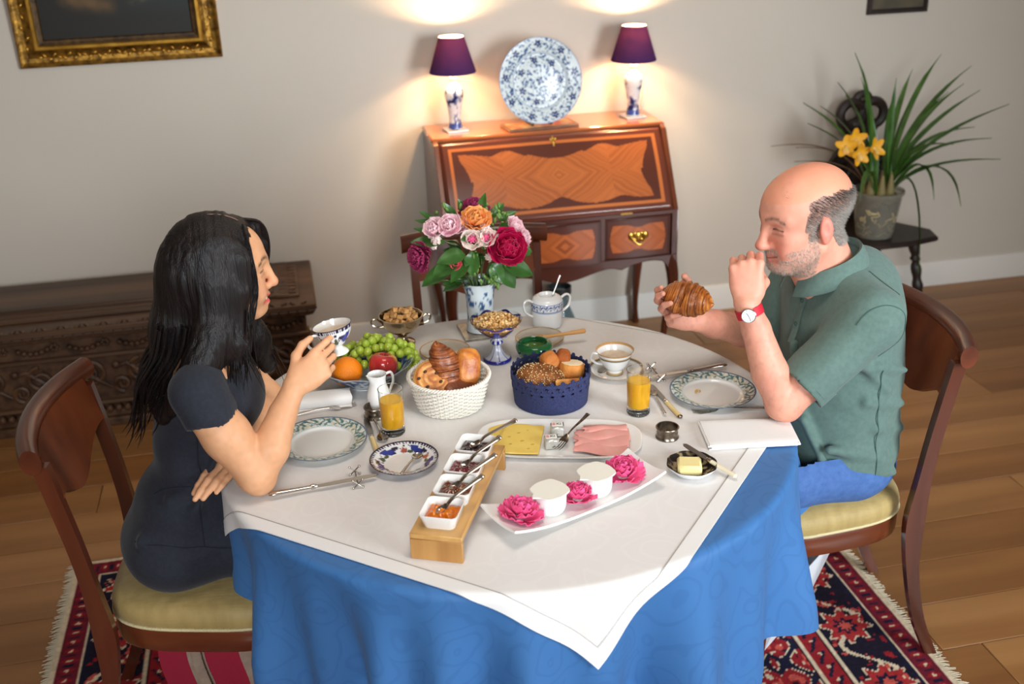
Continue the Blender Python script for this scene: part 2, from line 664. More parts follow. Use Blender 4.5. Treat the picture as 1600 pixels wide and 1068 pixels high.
# ------------------------------------------------------------------ rug
def rug_colors(P, x0, x1, y0, y1):
    x, y = P[:, 0], P[:, 1]
    d = np.minimum.reduce([x - x0, x1 - x, y - y0, y1 - y])
    side = np.minimum(x - x0, x1 - x) < np.minimum(y - y0, y1 - y)
    t = np.where(side, y, x)                       # runs along the border
    red, navy, cream, rose, dark, green = [L(c) for c in ((140, 34, 40), (28, 28, 48), (205, 186, 158), (186, 80, 70), (52, 22, 30), (60, 66, 58))]
    c = np.tile(red, (len(P), 1))
    n1 = vnoise(P * [1, 1, 0], 42, 2); n2 = vnoise(P * [1, 1, 0], 75, 5); n3 = vnoise(P * [1, 1, 0], 19, 9)
    sx, sy = np.abs((x * 3.1) % 1 - .5), np.abs((y * 3.1) % 1 - .5)
    lat = np.abs(np.sin(sx * 17) + np.cos(sy * 15) + 1.1 * (n3 - .5))
    c = mixc(c, navy, lat < .38)
    c = mixc(c, cream, (lat > .38) & (lat < .5))
    c = mixc(c, rose, (lat > 1.3) & (n1 > .5))
    c = mixc(c, dark, (n1 < .28))
    c = mixc(c, cream, (n2 > .80))
    c = mixc(c, navy, (n2 < .17))
    # borders, from the outside in
    def band(a, b, base):
        m = (d >= a) & (d < b)
        c[m] = base
        return m, (d - a) / (b - a)
    m, q = band(0, .012, cream)
    m, q = band(.012, .075, L((104, 30, 44)))
    z = (t * 24) % 1
    c[m & (np.abs(z - .5) + np.abs(q - .5) * .8 < .30)] = red
    c[m & (np.abs(z - .5) + np.abs(q - .5) * .8 < .12)] = cream
    c[m & (np.abs((z + .5) % 1 - .5) < .09) & (np.abs(q - .5) < .22)] = navy
    m, q = band(.075, .083, cream)
    m, q = band(.083, .093, navy)
    m, q = band(.093, .245, L((30, 26, 40)))
    z = (t * 4.2) % 1; r = np.hypot((z - .5) * 1.56, q - .5) * (1 + .22 * np.sin(8 * np.arctan2(q - .5, (z - .5) * 1.56)))
    c[m & (r < .40)] = cream; c[m & (r < .36)] = L((156, 44, 46)); c[m & (r < .19)] = navy; c[m & (r < .11)] = rose
    vine = np.abs(q - .5 - .33 * np.sin(t * 4.2 * 2 * PI + .6))
    c[m & (r > .4) & (vine < .05)] = cream
    c[m & (r > .4) & (vine > .05) & (vine < .16) & (n1 > .56)] = rose
    c[m & (r > .42) & (n2 > .72)] = red
    m, q = band(.245, .256, cream)
    m, q = band(.256, .262, dark)
    m, q = band(.262, .318, red)
    z = (t * 19) % 1
    c[m & (np.abs(q - .5 - .28 * np.sign(z - .5) * (1 - np.abs(z * 2 - 1))) < .1)] = navy
    c[m & (np.hypot((z - .25) * 1.0, q - .5) < .1)] = cream
    m, q = band(.318, .328, cream)
    m, q = band(.328, .338, dark)
    c *= (0.82 + .36 * vnoise(P * [1, 1, 0], 120, 3))[:, None]
    return c


rx0, rx1, ry0, ry1 = -0.775, 1.555, 1.25, 3.13
nx, ny = 420, 330
gx, gy = np.meshgrid(np.linspace(rx0, rx1, nx + 1), np.linspace(ry0, ry1, ny + 1))
P = np.stack([gx.ravel(), gy.ravel(), np.zeros(gx.size)], 1)
cols = rug_colors(P, rx0, rx1, ry0, ry1)
P[:, 2] = 0.0085 + 0.0022 * vnoise(P * [1, 1, 0], 160, 4)
i = np.arange(nx)[None, :] + (nx + 1) * np.arange(ny)[:, None]
Q = np.stack([i, i + 1, i + nx + 2, i + nx + 1], -1).reshape(-1, 4)
rug = thing('persian_rug', 'red and navy patterned wool rug with pale fringe under the breakfast table', 'rug')
obj('pile', mesh_data('pile', P, Q, 'woven', True, 180, cols), None, rug)
obj('backing', box(rx1 - rx0, ry1 - ry0, 0.007, ((rx0 + rx1) / 2, (ry0 + ry1) / 2, 0.0045)), 'fringe_wool', rug)
rf = random.Random(5)
fr = []
for xe, sg in ((rx0, -1), (rx1, 1)):
    yy = ry0
    while yy < ry1:
        ln = rf.uniform(.018, .034)
        a = rf.uniform(-.35, .35)
        fr.append(tube([(xe, yy, .006), (xe + sg * ln * .5, yy + a * ln * .3, .005), (xe + sg * ln, yy + a * ln, .0025)], [.002, .0018, .0012], 4, True))
        yy += .0052
fo = obj('fringe', join(*fr), 'fringe_wool', rug)
fo['kind'] = 'stuff'

# ------------------------------------------------------------------ pictures on the wall
def frame_ring(w, h, prof, y0):
    """mitred frame moulding: prof is (inset, depth) pairs; the outer size is w x h centred on x=z=0"""
    rings = []
    for ins, dep in prof:
        a, b = w / 2 - ins, h / 2 - ins
        rings.append([(-a, y0 - dep, -b), (a, y0 - dep, -b), (a, y0 - dep, b), (-a, y0 - dep, b)])
    return loft(rings, caps=False)


pt = thing('gilt_framed_painting', 'dark old painting in a wide ornate gilt frame on the left wall', 'painting', (-0.566, WALL_Y, 1.62))
pt.rotation_euler = (math.radians(2.0), 0, 0)
W, H = 0.75, 0.61
obj('outer_moulding', frame_ring(W, H, [(0, 0), (0, .028), (.006, .034), (.012, .03)], 0), 'gilt', pt, smooth=False)
ornate = frame_ring(W, H, [(.012, .03), (.02, .026), (.035, .024), (.05, .028), (.064, .036)], 0)
obj('carved_cove', ornate, 'gilt', pt, smooth=False)
obj('inner_bead', frame_ring(W, H, [(.064, .036), (.068, .040), (.078, .040), (.082, .032)], 0), 'gilt_bright', pt, smooth=False)
obj('liner', frame_ring(W, H, [(.082, .032), (.09, .028), (.098, .026), (.102, .018)], 0), 'gilt_dark', pt, smooth=False)
rf = random.Random(8)
leafsh = xf(ball((0, 0, 0), (.011, .004, .0045), 8, 6))
om = mesh_data('gilt_leaf', *leafsh, 'gilt_bright')
for k in range(60):       # raised foliage along the bottom and the side rails
    if k < 34:
        x = -.30 + .60 * k / 33
        p = (x, -.028, -H / 2 + .038 + .009 * math.sin(k * 2.4)); rr = (0, 0.9 * math.sin(k * 1.7), 0)
    else:
        kk = (k - 34) % 13; s = -1 if k < 47 else 1
        p = (s * (W / 2 - .038 - .008 * math.sin(kk * 2.2)), -.028, -H / 2 + .07 + kk * .04); rr = (0, 1.57 + .8 * math.sin(kk * 1.9), 0)
    obj('gilt_leaf', om, None, pt, p, rr)
cw, chh = W - .2, H - .2
n = 70
gx, gz = np.meshgrid(np.linspace(-cw / 2, cw / 2, n + 1), np.linspace(-chh / 2, chh / 2, n + 1))
P = np.stack([gx.ravel(), np.full(gx.size, -.017), gz.ravel()], 1)
u, v = P[:, 0] / cw + .5, P[:, 2] / chh + .5
c = np.tile(L((30, 28, 22)), (len(P), 1))
c = mixc(c, L((34, 42, 40)), sstep(.35, .75, u) * sstep(.12, .4, v))
c = mixc(c, L((104, 78, 46)), np.exp(-((v - .36 + .25 * (u - .15)) / .06) ** 2) * sstep(.1, .25, u) * sstep(.55, .42, u) * (.5 + .7 * vnoise(P, 60, 1)))
c = mixc(c, L((146, 128, 98)), np.exp(-((v - .42) / .03) ** 2 - ((u - .54) / .05) ** 2))
c = mixc(c, L((92, 82, 66)), np.exp(-((v - .34 - .3 * (u - .75)) / .03) ** 2) * sstep(.55, .7, u) * .7 * vnoise(P, 80, 2))
c = mixc(c, L((130, 110, 80)), np.exp(-((u - .9 + .1 * v) / .02) ** 2) * sstep(.3, .5, v) * .6)
c = mixc(c, L((58, 62, 56)), sstep(.55, .9, v) * .8)
i = np.arange(n)[None, :] + (n + 1) * np.arange(n)[:, None]
Q = np.stack([i, i + 1, i + n + 2, i + n + 1], -1).reshape(-1, 4)
obj('canvas', mesh_data('canvas', P, Q, 'painted', True, 180, c), None, pt)

pc = thing('small_framed_picture', 'small picture in a dark beaded frame above the potted orchid', 'picture', (2.715, WALL_Y, 1.50))
obj('frame', frame_ring(.29, .36, [(0, 0), (0, .014), (.004, .018), (.014, .018), (.018, .012), (.022, .012), (.024, .008)], 0), 'black_oak', pc, smooth=False)
obj('print', box(.246, .004, .316, (0, -.009, 0)), M('print_paper', (92, 82, 62), rough=.5, noise=((70, 64, 50), 12, (1, 1, 1))), pc)
bm_ = mesh_data('frame_bead', *ball((0, 0, 0), .0035, 6, 4), 'black_oak')
for k in range(24):
    obj('frame_bead', bm_, None, pc, (-.126 + .252 * k / 23, -.0165, -.171))

# ------------------------------------------------------------------ carved chest
ch = thing('carved_chest', 'long dark oak chest with carved front and panelled lid along the wall', 'chest', (0.06, 4.08, 0))
# local x runs to the left of the right end (negative), y into the wall
XL = -1.75
def slab(x0, x1, y0, y1, z0, z1, b=.006):
    return box(x1 - x0, y1 - y0, z1 - z0, ((x0 + x1) / 2, (y0 + y1) / 2, (z0 + z1) / 2), b)
obj('body', slab(XL + .05, -.045, .055, .49, .05, .40), 'dark_oak_carved', ch)
obj('lid_board', slab(XL, 0.0, -.03, .50, .415, .442), 'dark_oak', ch)
obj('lid_field', slab(XL + .09, -.10, .07, .46, .440, .456, .005), 'dark_oak', ch)
obj('lid_moulding', join(slab(XL + .14, -.19, .13, .44, .454, .474, .008), slab(XL + .11, -.16, .10, .45, .452, .462, .004)), 'dark_oak', ch)
obj('lid_end_panel', join(slab(-.15, -.06, .06, .45, .441, .452, .004)), 'dark_oak', ch)
for k in range(9):
    obj('reed', slab(-.140, -.072, .085 + k * .038, .112 + k * .038, .450, .457, .003), 'dark_oak_carved', ch)
obj('cornice', join(slab(XL + .01, -.01, -.012, .49, .395, .416, .006), slab(XL + .03, -.03, .02, .49, .375, .397, .006)), 'dark_oak', ch)
# pendant leaf edging under the lid
lf = xf(loft([[(-.017, 0, 0), (.017, 0, 0), (.017, .008, 0), (-.017, .008, 0)], [(-.014, -.007, -.012), (.014, -.007, -.012), (.014, .006, -.012), (-.014, .006, -.012)], [(-.002, -.003, -.028), (.002, -.003, -.028), (.002, .003, -.028), (-.002, .003, -.028)]]))
lm = mesh_data('leaf_edging', *lf, 'dark_oak')
for k in range(48):
    obj('leaf_edging', lm, None, ch, (-.02 - k * .036, -.022, .425))
lm2 = mesh_data('carved_leaf', *join(ball((0, 0, 0), (.017, .006, .010), 8, 6), ball((0, -.004, .002), (.005, .005, .011), 6, 5)), 'dark_oak')
for k in range(46):
    obj('carved_leaf', lm2, None, ch, (-.03 - k * .037, .030, .388 if k % 2 else .384), (0, .35 if k % 2 else -.35, 0))
for k in range(44):       # top leaf band on the lid slope
    obj('carved_leaf', lm2, None, ch, (-.05 - k * .038, -.012, .443), (1.2, .5 if k % 2 else -.5, 0))


def scroll(cx, cz, r, turns, s=1, a0=0.0):
    pts, rad = [], []
    n = int(14 * turns)
    for k in range(n + 1):
        t = k / n
        rr = r * (1 - .82 * t)
        a = a0 + s * turns * 2 * PI * t
        pts.append((cx + rr * math.cos(a), .05 - .008 * t, cz + rr * math.sin(a)))
        rad.append(.011 * (1 - .45 * t))
    return tube(pts, rad, 6)


rf = random.Random(11)
for k in range(9):
    x = -.14 - k * .185
    s = 1 if k % 2 else -1
    obj('carved_scroll', scroll(x, .215, .052, 1.6, s, PI / 2), 'dark_oak_carved', ch)
    obj('carved_scroll', scroll(x - .075, .165, .036, 1.4, -s, -PI / 2), 'dark_oak_carved', ch)
    obj('carved_stem', tube([(x + .07, .05, .15), (x + .02, .046, .19), (x - .05, .048, .25), (x - .10, .05, .235)], [.006, .011, .010, .005], 6), 'dark_oak_carved', ch)
    obj('rosette', join(ball((x - .09, .045, .245), (.016, .012, .016), 10, 6), ball((x - .09, .034, .245), .006, 8, 5)), 'dark_oak_carved', ch)
    obj('fruit_swag', join(*[ball((x - .06 + q * .021, .05, .338 - .014 * math.sin(q / 5 * PI)), (.012, .013, .012), 8, 6) for q in range(6)]), 'dark_oak_carved', ch)
    obj('rosette', join(*[ball((x + .072 + .011 * math.cos(q * 1.047), .045, .345 + .011 * math.sin(q * 1.047)), .007, 6, 5) for q in range(6)]), 'dark_oak_carved', ch)
obj('rail', join(slab(XL + .03, -.035, .035, .1, .285, .302, .005), slab(XL + .03, -.035, .03, .1, .088, .105, .005)), 'dark_oak', ch)
obj('corner_pilaster', join(*[lathe(profile([(.0, .105), (.03, .105), (.022, .13), (.03, .17), (.024, .24), (.034, .28), (.0, .285)], 3), 12)]), 'dark_oak_carved', ch, (-.055, .075, 0))
obj('plinth', join(slab(XL + .01, -.015, .015, .49, .0, .035, .006), slab(XL + .02, -.025, .03, .49, .03, .065, .01)), 'dark_oak_carved', ch)
eg = mesh_data('plinth_bead', *ball((0, 0, 0), (.014, .014, .017), 8, 6), 'dark_oak_carved')
for k in range(52):
    obj('plinth_bead', eg, None, ch, (-.04 - k * .033, .028, .072))

# ------------------------------------------------------------------ bureau
bu = thing('bureau_desk', 'slant-front marquetry bureau desk with curved legs against the wall', 'desk', (1.0635, 4.575, 0))
BW = 0.965                        # width; local y is negative towards the room
hw = BW / 2
M('bureau_side', (120, 64, 38), rough=.22, coat=.5, noise=((92, 46, 27), 7, (1, 1, .12)))
M('bureau_dark', (84, 40, 27), rough=.22, coat=.5, noise=((62, 28, 19), 6, (.1, 1, 1)))
M('bureau_top', (168, 98, 56), rough=.18, coat=.6, noise=((140, 76, 42), 5, (.1, 1, 1)))
YF, YT, ZF, ZT = -.478, -.272, .672, .975
side_out = [(0, .44), (0, ZT), (YT - .004, ZT), (YT - .03, ZT - .01), (YF + .004, ZF), (YF, ZF - .006), (YF, .44)]
for s in (-1, 1):
    v, f = prism([(a, b) for a, b in side_out], 0, .02, .002)
    v = np.stack([s * (hw - .02) + s * v[:, 2], v[:, 0], v[:, 1]], 1)
    obj('side_panel', (v, f if s > 0 else [q[::-1] for q in f]), 'bureau_side', bu)
obj('top_board', slab(-hw - .004, hw + .004, YT, 0, ZT - .012, ZT + .008, .007), 'bureau_top', bu)
obj('carcass', slab(-hw + .018, hw - .018, YF + .03, -.005, .46, .66), 'bureau_dark', bu)
obj('back_board', slab(-hw + .018, hw - .018, -.02, -.005, .46, ZT - .01), 'bureau_dark', bu)


def fall_colors(u, v):
    dark, band, mid = L((104, 52, 36)), L((196, 110, 56)), L((88, 44, 32))
    n = len(u)
    c = np.tile(dark, (n, 1))
    e = np.minimum(np.minimum(u, 1 - u) * 2.9, np.minimum(v, 1 - v) * 1.15)   # distance from the edge in board heights
    inner = e > .125
    c[(e > .10) & (e < .145)] = band
    c[e >= .145] = mid
    uu = np.abs(u - .5) * 2
    top = .83 - .13 * np.exp(-(uu / .28) ** 2) - .03 * np.exp(-((uu - .62) / .10) ** 2) + .02 * np.cos((uu - .42) * 20) * (uu > .25) * (uu < .6)
    bot = .17 + .07 * np.exp(-(uu / .10) ** 2) - .025 * np.exp(-((uu - .30) / .12) ** 2) + .035 * np.exp(-((uu - .55) / .09) ** 2)
    lim = .80 - .05 * np.cos((v - .5) * 7.5) + .02 * (v > .5)
    m = (v < top) & (v > bot) & (uu < lim - .25 * np.maximum(0, .05 - np.minimum(top - v, v - bot)))
    # herringbone of light and dark strips meeting on both axes
    ang = np.where(v > .5, 1, -1) * 1.0
    s = (uu * 1.35 + np.abs(v - .5) * 1.5)
    s2 = (uu * 1.35 - np.abs(v - .5) * 1.5)
    w = np.where(uu < .48, s, s2)
    w = w + .02 * np.sin(u * 23 + v * 9) + .012 * np.sin(v * 31 - u * 17)
    strip = np.floor(w * 27)
    tone = (np.sin(strip * 12.9898) * 43758.5453) % 1
    fine = .5 + .5 * np.sin(w * 260 + 4 * np.sin(w * 40))
    a, b = L((200, 112, 58)), L((150, 78, 40))
    cc = mixc(np.tile(a, (n, 1)), np.tile(b, (n, 1)), tone * .55 + fine * .3)
    c[m] = cc[m]
    return c


def board(u0, u1, f3, nu, nv, cfun, name, parent, mat='veneer'):
    gu, gv = np.meshgrid(np.linspace(0, 1, nu + 1), np.linspace(0, 1, nv + 1))
    u, v = gu.ravel(), gv.ravel()
    P = f3(u, v)
    i = np.arange(nu)[None, :] + (nu + 1) * np.arange(nv)[:, None]
    Q = np.stack([i, i + 1, i + nu + 2, i + nu + 1], -1).reshape(-1, 4)
    return obj(name, mesh_data(name, P, Q, mat, True, 180, cfun(u, v)), None, parent)


sl = np.array([0, YT - .012 - YF, ZT - .006 - ZF]); sln = np.linalg.norm(sl); sd = sl / sln; nn = np.array([0, -sd[2], sd[1]])
def fall(u, v):
    x = -hw + .022 + (BW - .044) * u
    base = np.array([0, YF, ZF])
    e = np.minimum(np.minimum(u, 1 - u) * 2.9, np.minimum(v, 1 - v))
    bul = .010 * sstep(0, .04, e) + .010 * np.sin(PI * v) - .004 * np.cos(2 * PI * u)
    return np.stack([x, base[1] + sl[1] * v + nn[1] * bul, base[2] + sl[2] * v + nn[2] * bul], 1)
fp = board(0, 1, fall, 300, 110, fall_colors, 'fall_front', bu)
obj('fall_core', box(BW - .046, .016, sln, (0, 0, 0)), 'bureau_dark', bu, tuple(np.array([0, YF, ZF]) + sl / 2 - nn * .008), (-math.atan2(sl[1], sl[2]), 0, 0))
esc = join(ball((0, 0, 0), (.007, .003, .012), 10, 6), ball((-.008, 0, .010), (.007, .003, .005), 8, 5), ball((.008, 0, .010), (.007, .003, .005), 8, 5), ball((0, 0, -.015), (.004, .003, .006), 8, 5), ball((0, 0, .017), (.004, .003, .006), 8, 5))
pk = fall(np.array([.5]), np.array([.90]))[0]
obj('escutcheon', esc, 'brass', bu, tuple(pk + nn * .002), (-math.atan2(sl[1], sl[2]), 0, 0))
for s in (-1, 1):
    obj('fall_hinge', box(.05, .006, .006, (0, 0, 0), .001), 'brass', bu, (s * .26, YF - .004, ZF - .001))


def drawer_colors(u, v):
    c = np.tile(L((84, 42, 30)), (len(u), 1))
    uu, vv = np.abs(u - .5) * 2, np.abs(v - .5) * 2
    c[(np.maximum(uu * 1.0, vv) > .93)] = L((62, 30, 22))
    m = (uu < .80 + .05 * np.cos(vv * 3)) & (vv < .72 - .16 * np.cos(uu * 3.6) ** 2 * (uu < .6))
    strip = np.floor((uu * .8 + vv * .6) * 9)
    tone = (np.sin(strip * 12.9898) * 43758.5453) % 1
    cc = mixc(np.tile(L((186, 98, 46)), (len(u), 1)), np.tile(L((140, 66, 32)), (len(u), 1)), tone)
    c[m] = cc[m]
    return c


dz0, dz1 = .478, .655
for k, (xa, xb2, yo) in enumerate(((-hw + .03, -.165, 0), (-.155, .155, .006), (.165, hw - .03, 0))):
    dr = obj('drawer', slab(xa, xb2, YF - .002 - yo, YF + .05, dz0 - (.012 if k == 1 else 0), dz1), 'bureau_dark', bu)
    def face(u, v, xa=xa, xb2=xb2, yo=yo, k=k):
        z0 = dz0 - (.012 if k == 1 else 0)
        return np.stack([xa + .006 + (xb2 - xa - .012) * u, np.full(len(u), YF - .0035 - yo) - .006 * np.sin(PI * u), z0 + .006 + (dz1 - z0 - .012) * v], 1)
    board(0, 1, face, 90, 50, drawer_colors, 'drawer_veneer', dr)
    if k != 1:
        xm = (xa + xb2) / 2
        plate_ = join(*[ball((xm + a, YF - .012, .572 + b), (r1, .004, r2), 8, 5) for a, b, r1, r2 in ((-.03, .004, .013, .017), (.03, .004, .013, .017), (0, 0, .016, .02), (-.014, .014, .012, .008), (.014, .014, .012, .008), (-.015, -.012, .012, .008), (.015, -.012, .012, .008))])
        obj('pull_plate', plate_, 'brass', dr)
        obj('bail_pull', tube([(xm - .03 + .06 * t, YF - .02 - .012 * math.sin(PI * t), .574 - .028 * math.sin(PI * t)) for t in np.linspace(0, 1, 12)], .0032, 6), 'brass', dr)
# shaped apron, front frame and legs
def apron_pts():
    top = [(-hw + .002, .67), (hw - .002, .67)]
    xs = np.linspace(hw - .002, -hw + .002, 61)
    bot = []
    for x in xs:
        a = abs(x) / hw
        z = .402 + .04 * sstep(.0, .42, a) - .012 * np.exp(-((a - .50) / .05) ** 2) + .018 * np.exp(-((a - .76) / .16) ** 2) - .07 * sstep(.86, .99, a)
        bot.append((x, float(z)))
    return bot[::-1]
ap = apron_pts()
ao = [(x, .478) for x, z in ap[::-1]]
v, f = prism(ap + [(hw - .002, .480), (-hw + .002, .480)], 0, .03, .003)
v = np.stack([v[:, 0], YF + .024 - v[:, 2], v[:, 1]], 1)
obj('apron', (v, f), 'bureau_dark', bu)
for z in (.663,):
    obj('front_rail', slab(-hw + .004, hw - .004, YF - .002, YF + .03, z - .010, z + .008, .002), 'bureau_dark', bu)
for x in (-hw + .016, -.16, .16, hw - .016):
    obj('drawer_divider', slab(x - .012, x + .012, YF - .003, YF + .03, .47, .66, .002), 'bureau_dark', bu)
for sx in (-1, 1):
    for yf, s2 in ((YF + .022, -1), (-.035, 1)):
        pts, rad = [], []
        for t in np.linspace(0, 1, 14):
            z = .47 * (1 - t)
            off = .018 * math.sin(t * PI * 1.9) * (1 if t < .53 else .8)
            pts.append((sx * (hw - .026 + off * .7), yf + s2 * off, z))
            rad.append(.030 - .017 * min(1, t * 1.25) + .004 * max(0, t - .85) / .15)
        obj('leg', tube(pts, rad, 8, hint=(1, 1, 0)), 'mahogany', bu)

# ------------------------------------------------------------------ things on the bureau
def blue_white(P, ang, scale, dens, seed):
    """blue brushwork on white glaze"""
    n = vnoise(P, scale, seed); n2 = vnoise(P, scale * 2.3, seed + 3); n3 = vnoise(P, scale * .5, seed + 8)
    c = np.tile(L((226, 228, 226)), (len(P), 1))
    t = sstep(dens, dens + .10, n * .62 + n2 * .38)
    c = mixc(c, L((48, 66, 128)), t * (.55 + .45 * n3))
    c = mixc(c, L((28, 36, 88)), sstep(dens + .12, dens + .2, n * .62 + n2 * .38))
    return c


SHADE = bpy.data.materials.new('lamp_shade_fabric')
SHADE.use_nodes = True
nt = SHADE.node_tree
nt.nodes.clear()
o_ = nt.nodes.new('ShaderNodeOutputMaterial')
mx = nt.nodes.new('ShaderNodeMixShader')
df = nt.nodes.new('ShaderNodeBsdfDiffuse'); df.inputs[0].default_value = (*L((58, 42, 88)), 1)
tr = nt.nodes.new('ShaderNodeBsdfTranslucent'); tr.inputs[0].default_value = (*L((150, 92, 150)), 1)
mx.inputs[0].default_value = .035
nt.links.new(df.outputs[0], mx.inputs[1]); nt.links.new(tr.outputs[0], mx.inputs[2]); nt.links.new(mx.outputs[0], o_.inputs[0])
MATS['lamp_shade_fabric'] = SHADE
LIN = bpy.data.materials.new('shade_lining')
LIN.use_nodes = True
nt = LIN.node_tree
nt.nodes.clear()
o_ = nt.nodes.new('ShaderNodeOutputMaterial'); mx = nt.nodes.new('ShaderNodeMixShader')
df = nt.nodes.new('ShaderNodeBsdfDiffuse'); df.inputs[0].default_value = (*L((226, 204, 170)), 1)
tr = nt.nodes.new('ShaderNodeBsdfTranslucent'); tr.inputs[0].default_value = (*L((226, 170, 110)), 1)
mx.inputs[0].default_value = .12
nt.links.new(df.outputs[0], mx.inputs[1]); nt.links.new(tr.outputs[0], mx.inputs[2]); nt.links.new(mx.outputs[0], o_.inputs[0])
MATS['shade_lining'] = LIN
M('bulb_glow', (255, 214, 150), emit=((255, 205, 140), 14))
M('lamp_cord', (206, 200, 188), rough=.6)


def table_lamp(x, y, seed, label, power, hint):
    t = thing('table_lamp', label, 'lamp', (x, y, .983), group='pair of lamps on the bureau')
    obj('base_tile', box(.088, .088, .008, (0, 0, .004), .002), 'white_china', t, rot=(0, 0, .12))
    pr = profile([(0, .008), (.026, .008), (.027, .02), (.024, .05), (.026, .08), (.034, .12), (.039, .145), (.036, .168), (.022, .186), (.014, .198), (.015, .212), (.016, .216), (0, .217)], 5)
    v, f = lathe(pr, 64)
    c = blue_white(v * [1, 1, .8], None, 62, .50, seed)
    c[(v[:, 2] > .183)] = L((224, 222, 214))
    c[(v[:, 2] < .034) & (v[:, 2] > .012)] = L((62, 82, 150))
    obj('vase_body', mesh_data('vase_body', v, f, 'glazed', True, 60, c), None, t)
    obj('bulb_holder', lathe([(0, .214), (.009, .214), (.009, .262), (0, .262)], 16), 'brass', t)
    r0, r1, z0, z1 = .093, .050, .236, .374
    sh = obj('lamp_shade', lathe([(r0, z0), (r0 + .0008, z0 + .001), (r1 + .0008, z1), (r1, z1)], 48), 'lamp_shade_fabric', t)
    obj('lining', lathe([(r0 - .0012, z0 + .001), (r1 - .0012, z1 - .0005)], 48), 'shade_lining', sh)
    for r, z in ((r0, z0), (r1, z1)):
        obj('shade_ring', tube([(r * math.cos(a), r * math.sin(a), z) for a in np.linspace(0, 2 * PI, 40, endpoint=False)], .0013, 5, closed=True), 'lamp_shade_fabric', sh)
    obj('bulb', ball((0, 0, .312), (.014, .014, .044), 14, 10), 'bulb_glow', t)
    for zz, k in ((.290, .38), (.344, .62)):          # a long candle bulb: light near its foot and its tip
        d = bpy.data.lights.new('bulb_light', 'POINT')
        d.energy = power * k; d.color = (1.0, .66, .36); d.shadow_soft_size = .016
        l = bpy.data.objects.new('bulb_light', d); col.objects.link(l); l.parent = t; l.location = (0, -.016, zz)
    return t


lp1 = table_lamp(.698, 4.435, 3, 'blue and white vase lamp with purple shade at the left end of the bureau', 22, 0)
lp2 = table_lamp(1.455, 4.435, 9, 'blue and white vase lamp with purple shade at the right end of the bureau', 26, 0)
obj('power_cord', tube([(1.49 - 1.449, .01, .01), (.055, .012, .06), (.058, .03, .10), (.05, .05, .04), (.07, .09, .002)], .0018, 5), 'lamp_cord', lp2)

tray = thing('painted_tray', 'flat painted wooden tray under the standing blue and white plate', 'tray', (1.04, 4.392, .983), .10)
v, f = box(.30, .125, .010, (0, 0, .005), .002)
obj('tray_base', (v, f), M('tray_wood', (128, 84, 50), rough=.4, noise=((92, 56, 34), 16, (1, 1, 1))), tray)
obj('tray_picture', box(.27, .098, .002, (0, 0, .0108)), M('tray_paint', (196, 168, 120), rough=.4, noise=((168, 70, 46), 20, (1, 1, 1))), tray)
ez = obj('plate_rest', join(box(.012, .09, .012, (-.04, .01, .017), .002), box(.012, .09, .012, (.04, .01, .017), .002), tube([(-.04, .05, .018), (-.04, .062, .10)], .004, 6), tube([(.04, .05, .018), (.04, .062, .10)], .004, 6)), 'dark_oak', tray)

R = .171
pl = thing('charger_plate', 'large round blue and white flower charger standing on the bureau', 'plate', (1.045, 4.375, 1.002))
pr = profile([(0, .012), (.07, .010), (.105, .006), (.118, .014), (.14, .020), (.168, .026), (.171, .025)], 18) + profile([(.171, .023), (.14, .014), (.11, .000), (.07, .002), (0, .004)], 4)
v, f = lathe(pr, 200)
front = np.arange(len(v)) < 201 * 40
r = np.hypot(v[:, 0], v[:, 1]); a = np.arctan2(v[:, 1], v[:, 0])
P = v * [1, 1, 0]
c = np.tile(L((214, 222, 222)), (len(v), 1))
blue, dk = L((52, 86, 132)), L((24, 40, 96))
n = vnoise(P, 130, 4); n2 = vnoise(P, 240, 6)
c = mixc(c, blue, sstep(.54, .62, n * .55 + n2 * .45))
def blossom(cx, cy, rr, k=5, ph=0):
    d = np.hypot(v[:, 0] - cx, v[:, 1] - cy); b = np.arctan2(v[:, 1] - cy, v[:, 0] - cx)
    lim = rr * (.75 + .25 * np.cos(k * (b + ph)))
    c[d < lim * 1.35] = L((214, 222, 222))
    c[d < lim] = dk
    c[d < lim * .3] = L((150, 170, 200))
for q in range(9):
    b = q / 9 * 2 * PI + .2
    blossom(.146 * math.cos(b), .146 * math.sin(b), .017, 5, b)
for q in range(7):
    b = q / 7 * 2 * PI
    blossom(.083 * math.cos(b), .083 * math.sin(b), .016, 5, b)
for q in range(4):
    b = q / 4 * 2 * PI + .5
    blossom(.042 * math.cos(b), .042 * math.sin(b), .008, 6, b)
blossom(0, 0, .019, 4, PI / 8)
c[(r > .109) & (r < .116)] = L((206, 216, 220))
c[(r > .1075) & (r < .109)] = blue
c[r > .1685] = L((110, 130, 170))
obj('plate_body', mesh_data('plate_body', v, f, 'charger_glaze', True, 60, c), None, pl, (0, .02, R * math.cos(.22) - .002), (PI / 2 - .20, 0, 0))

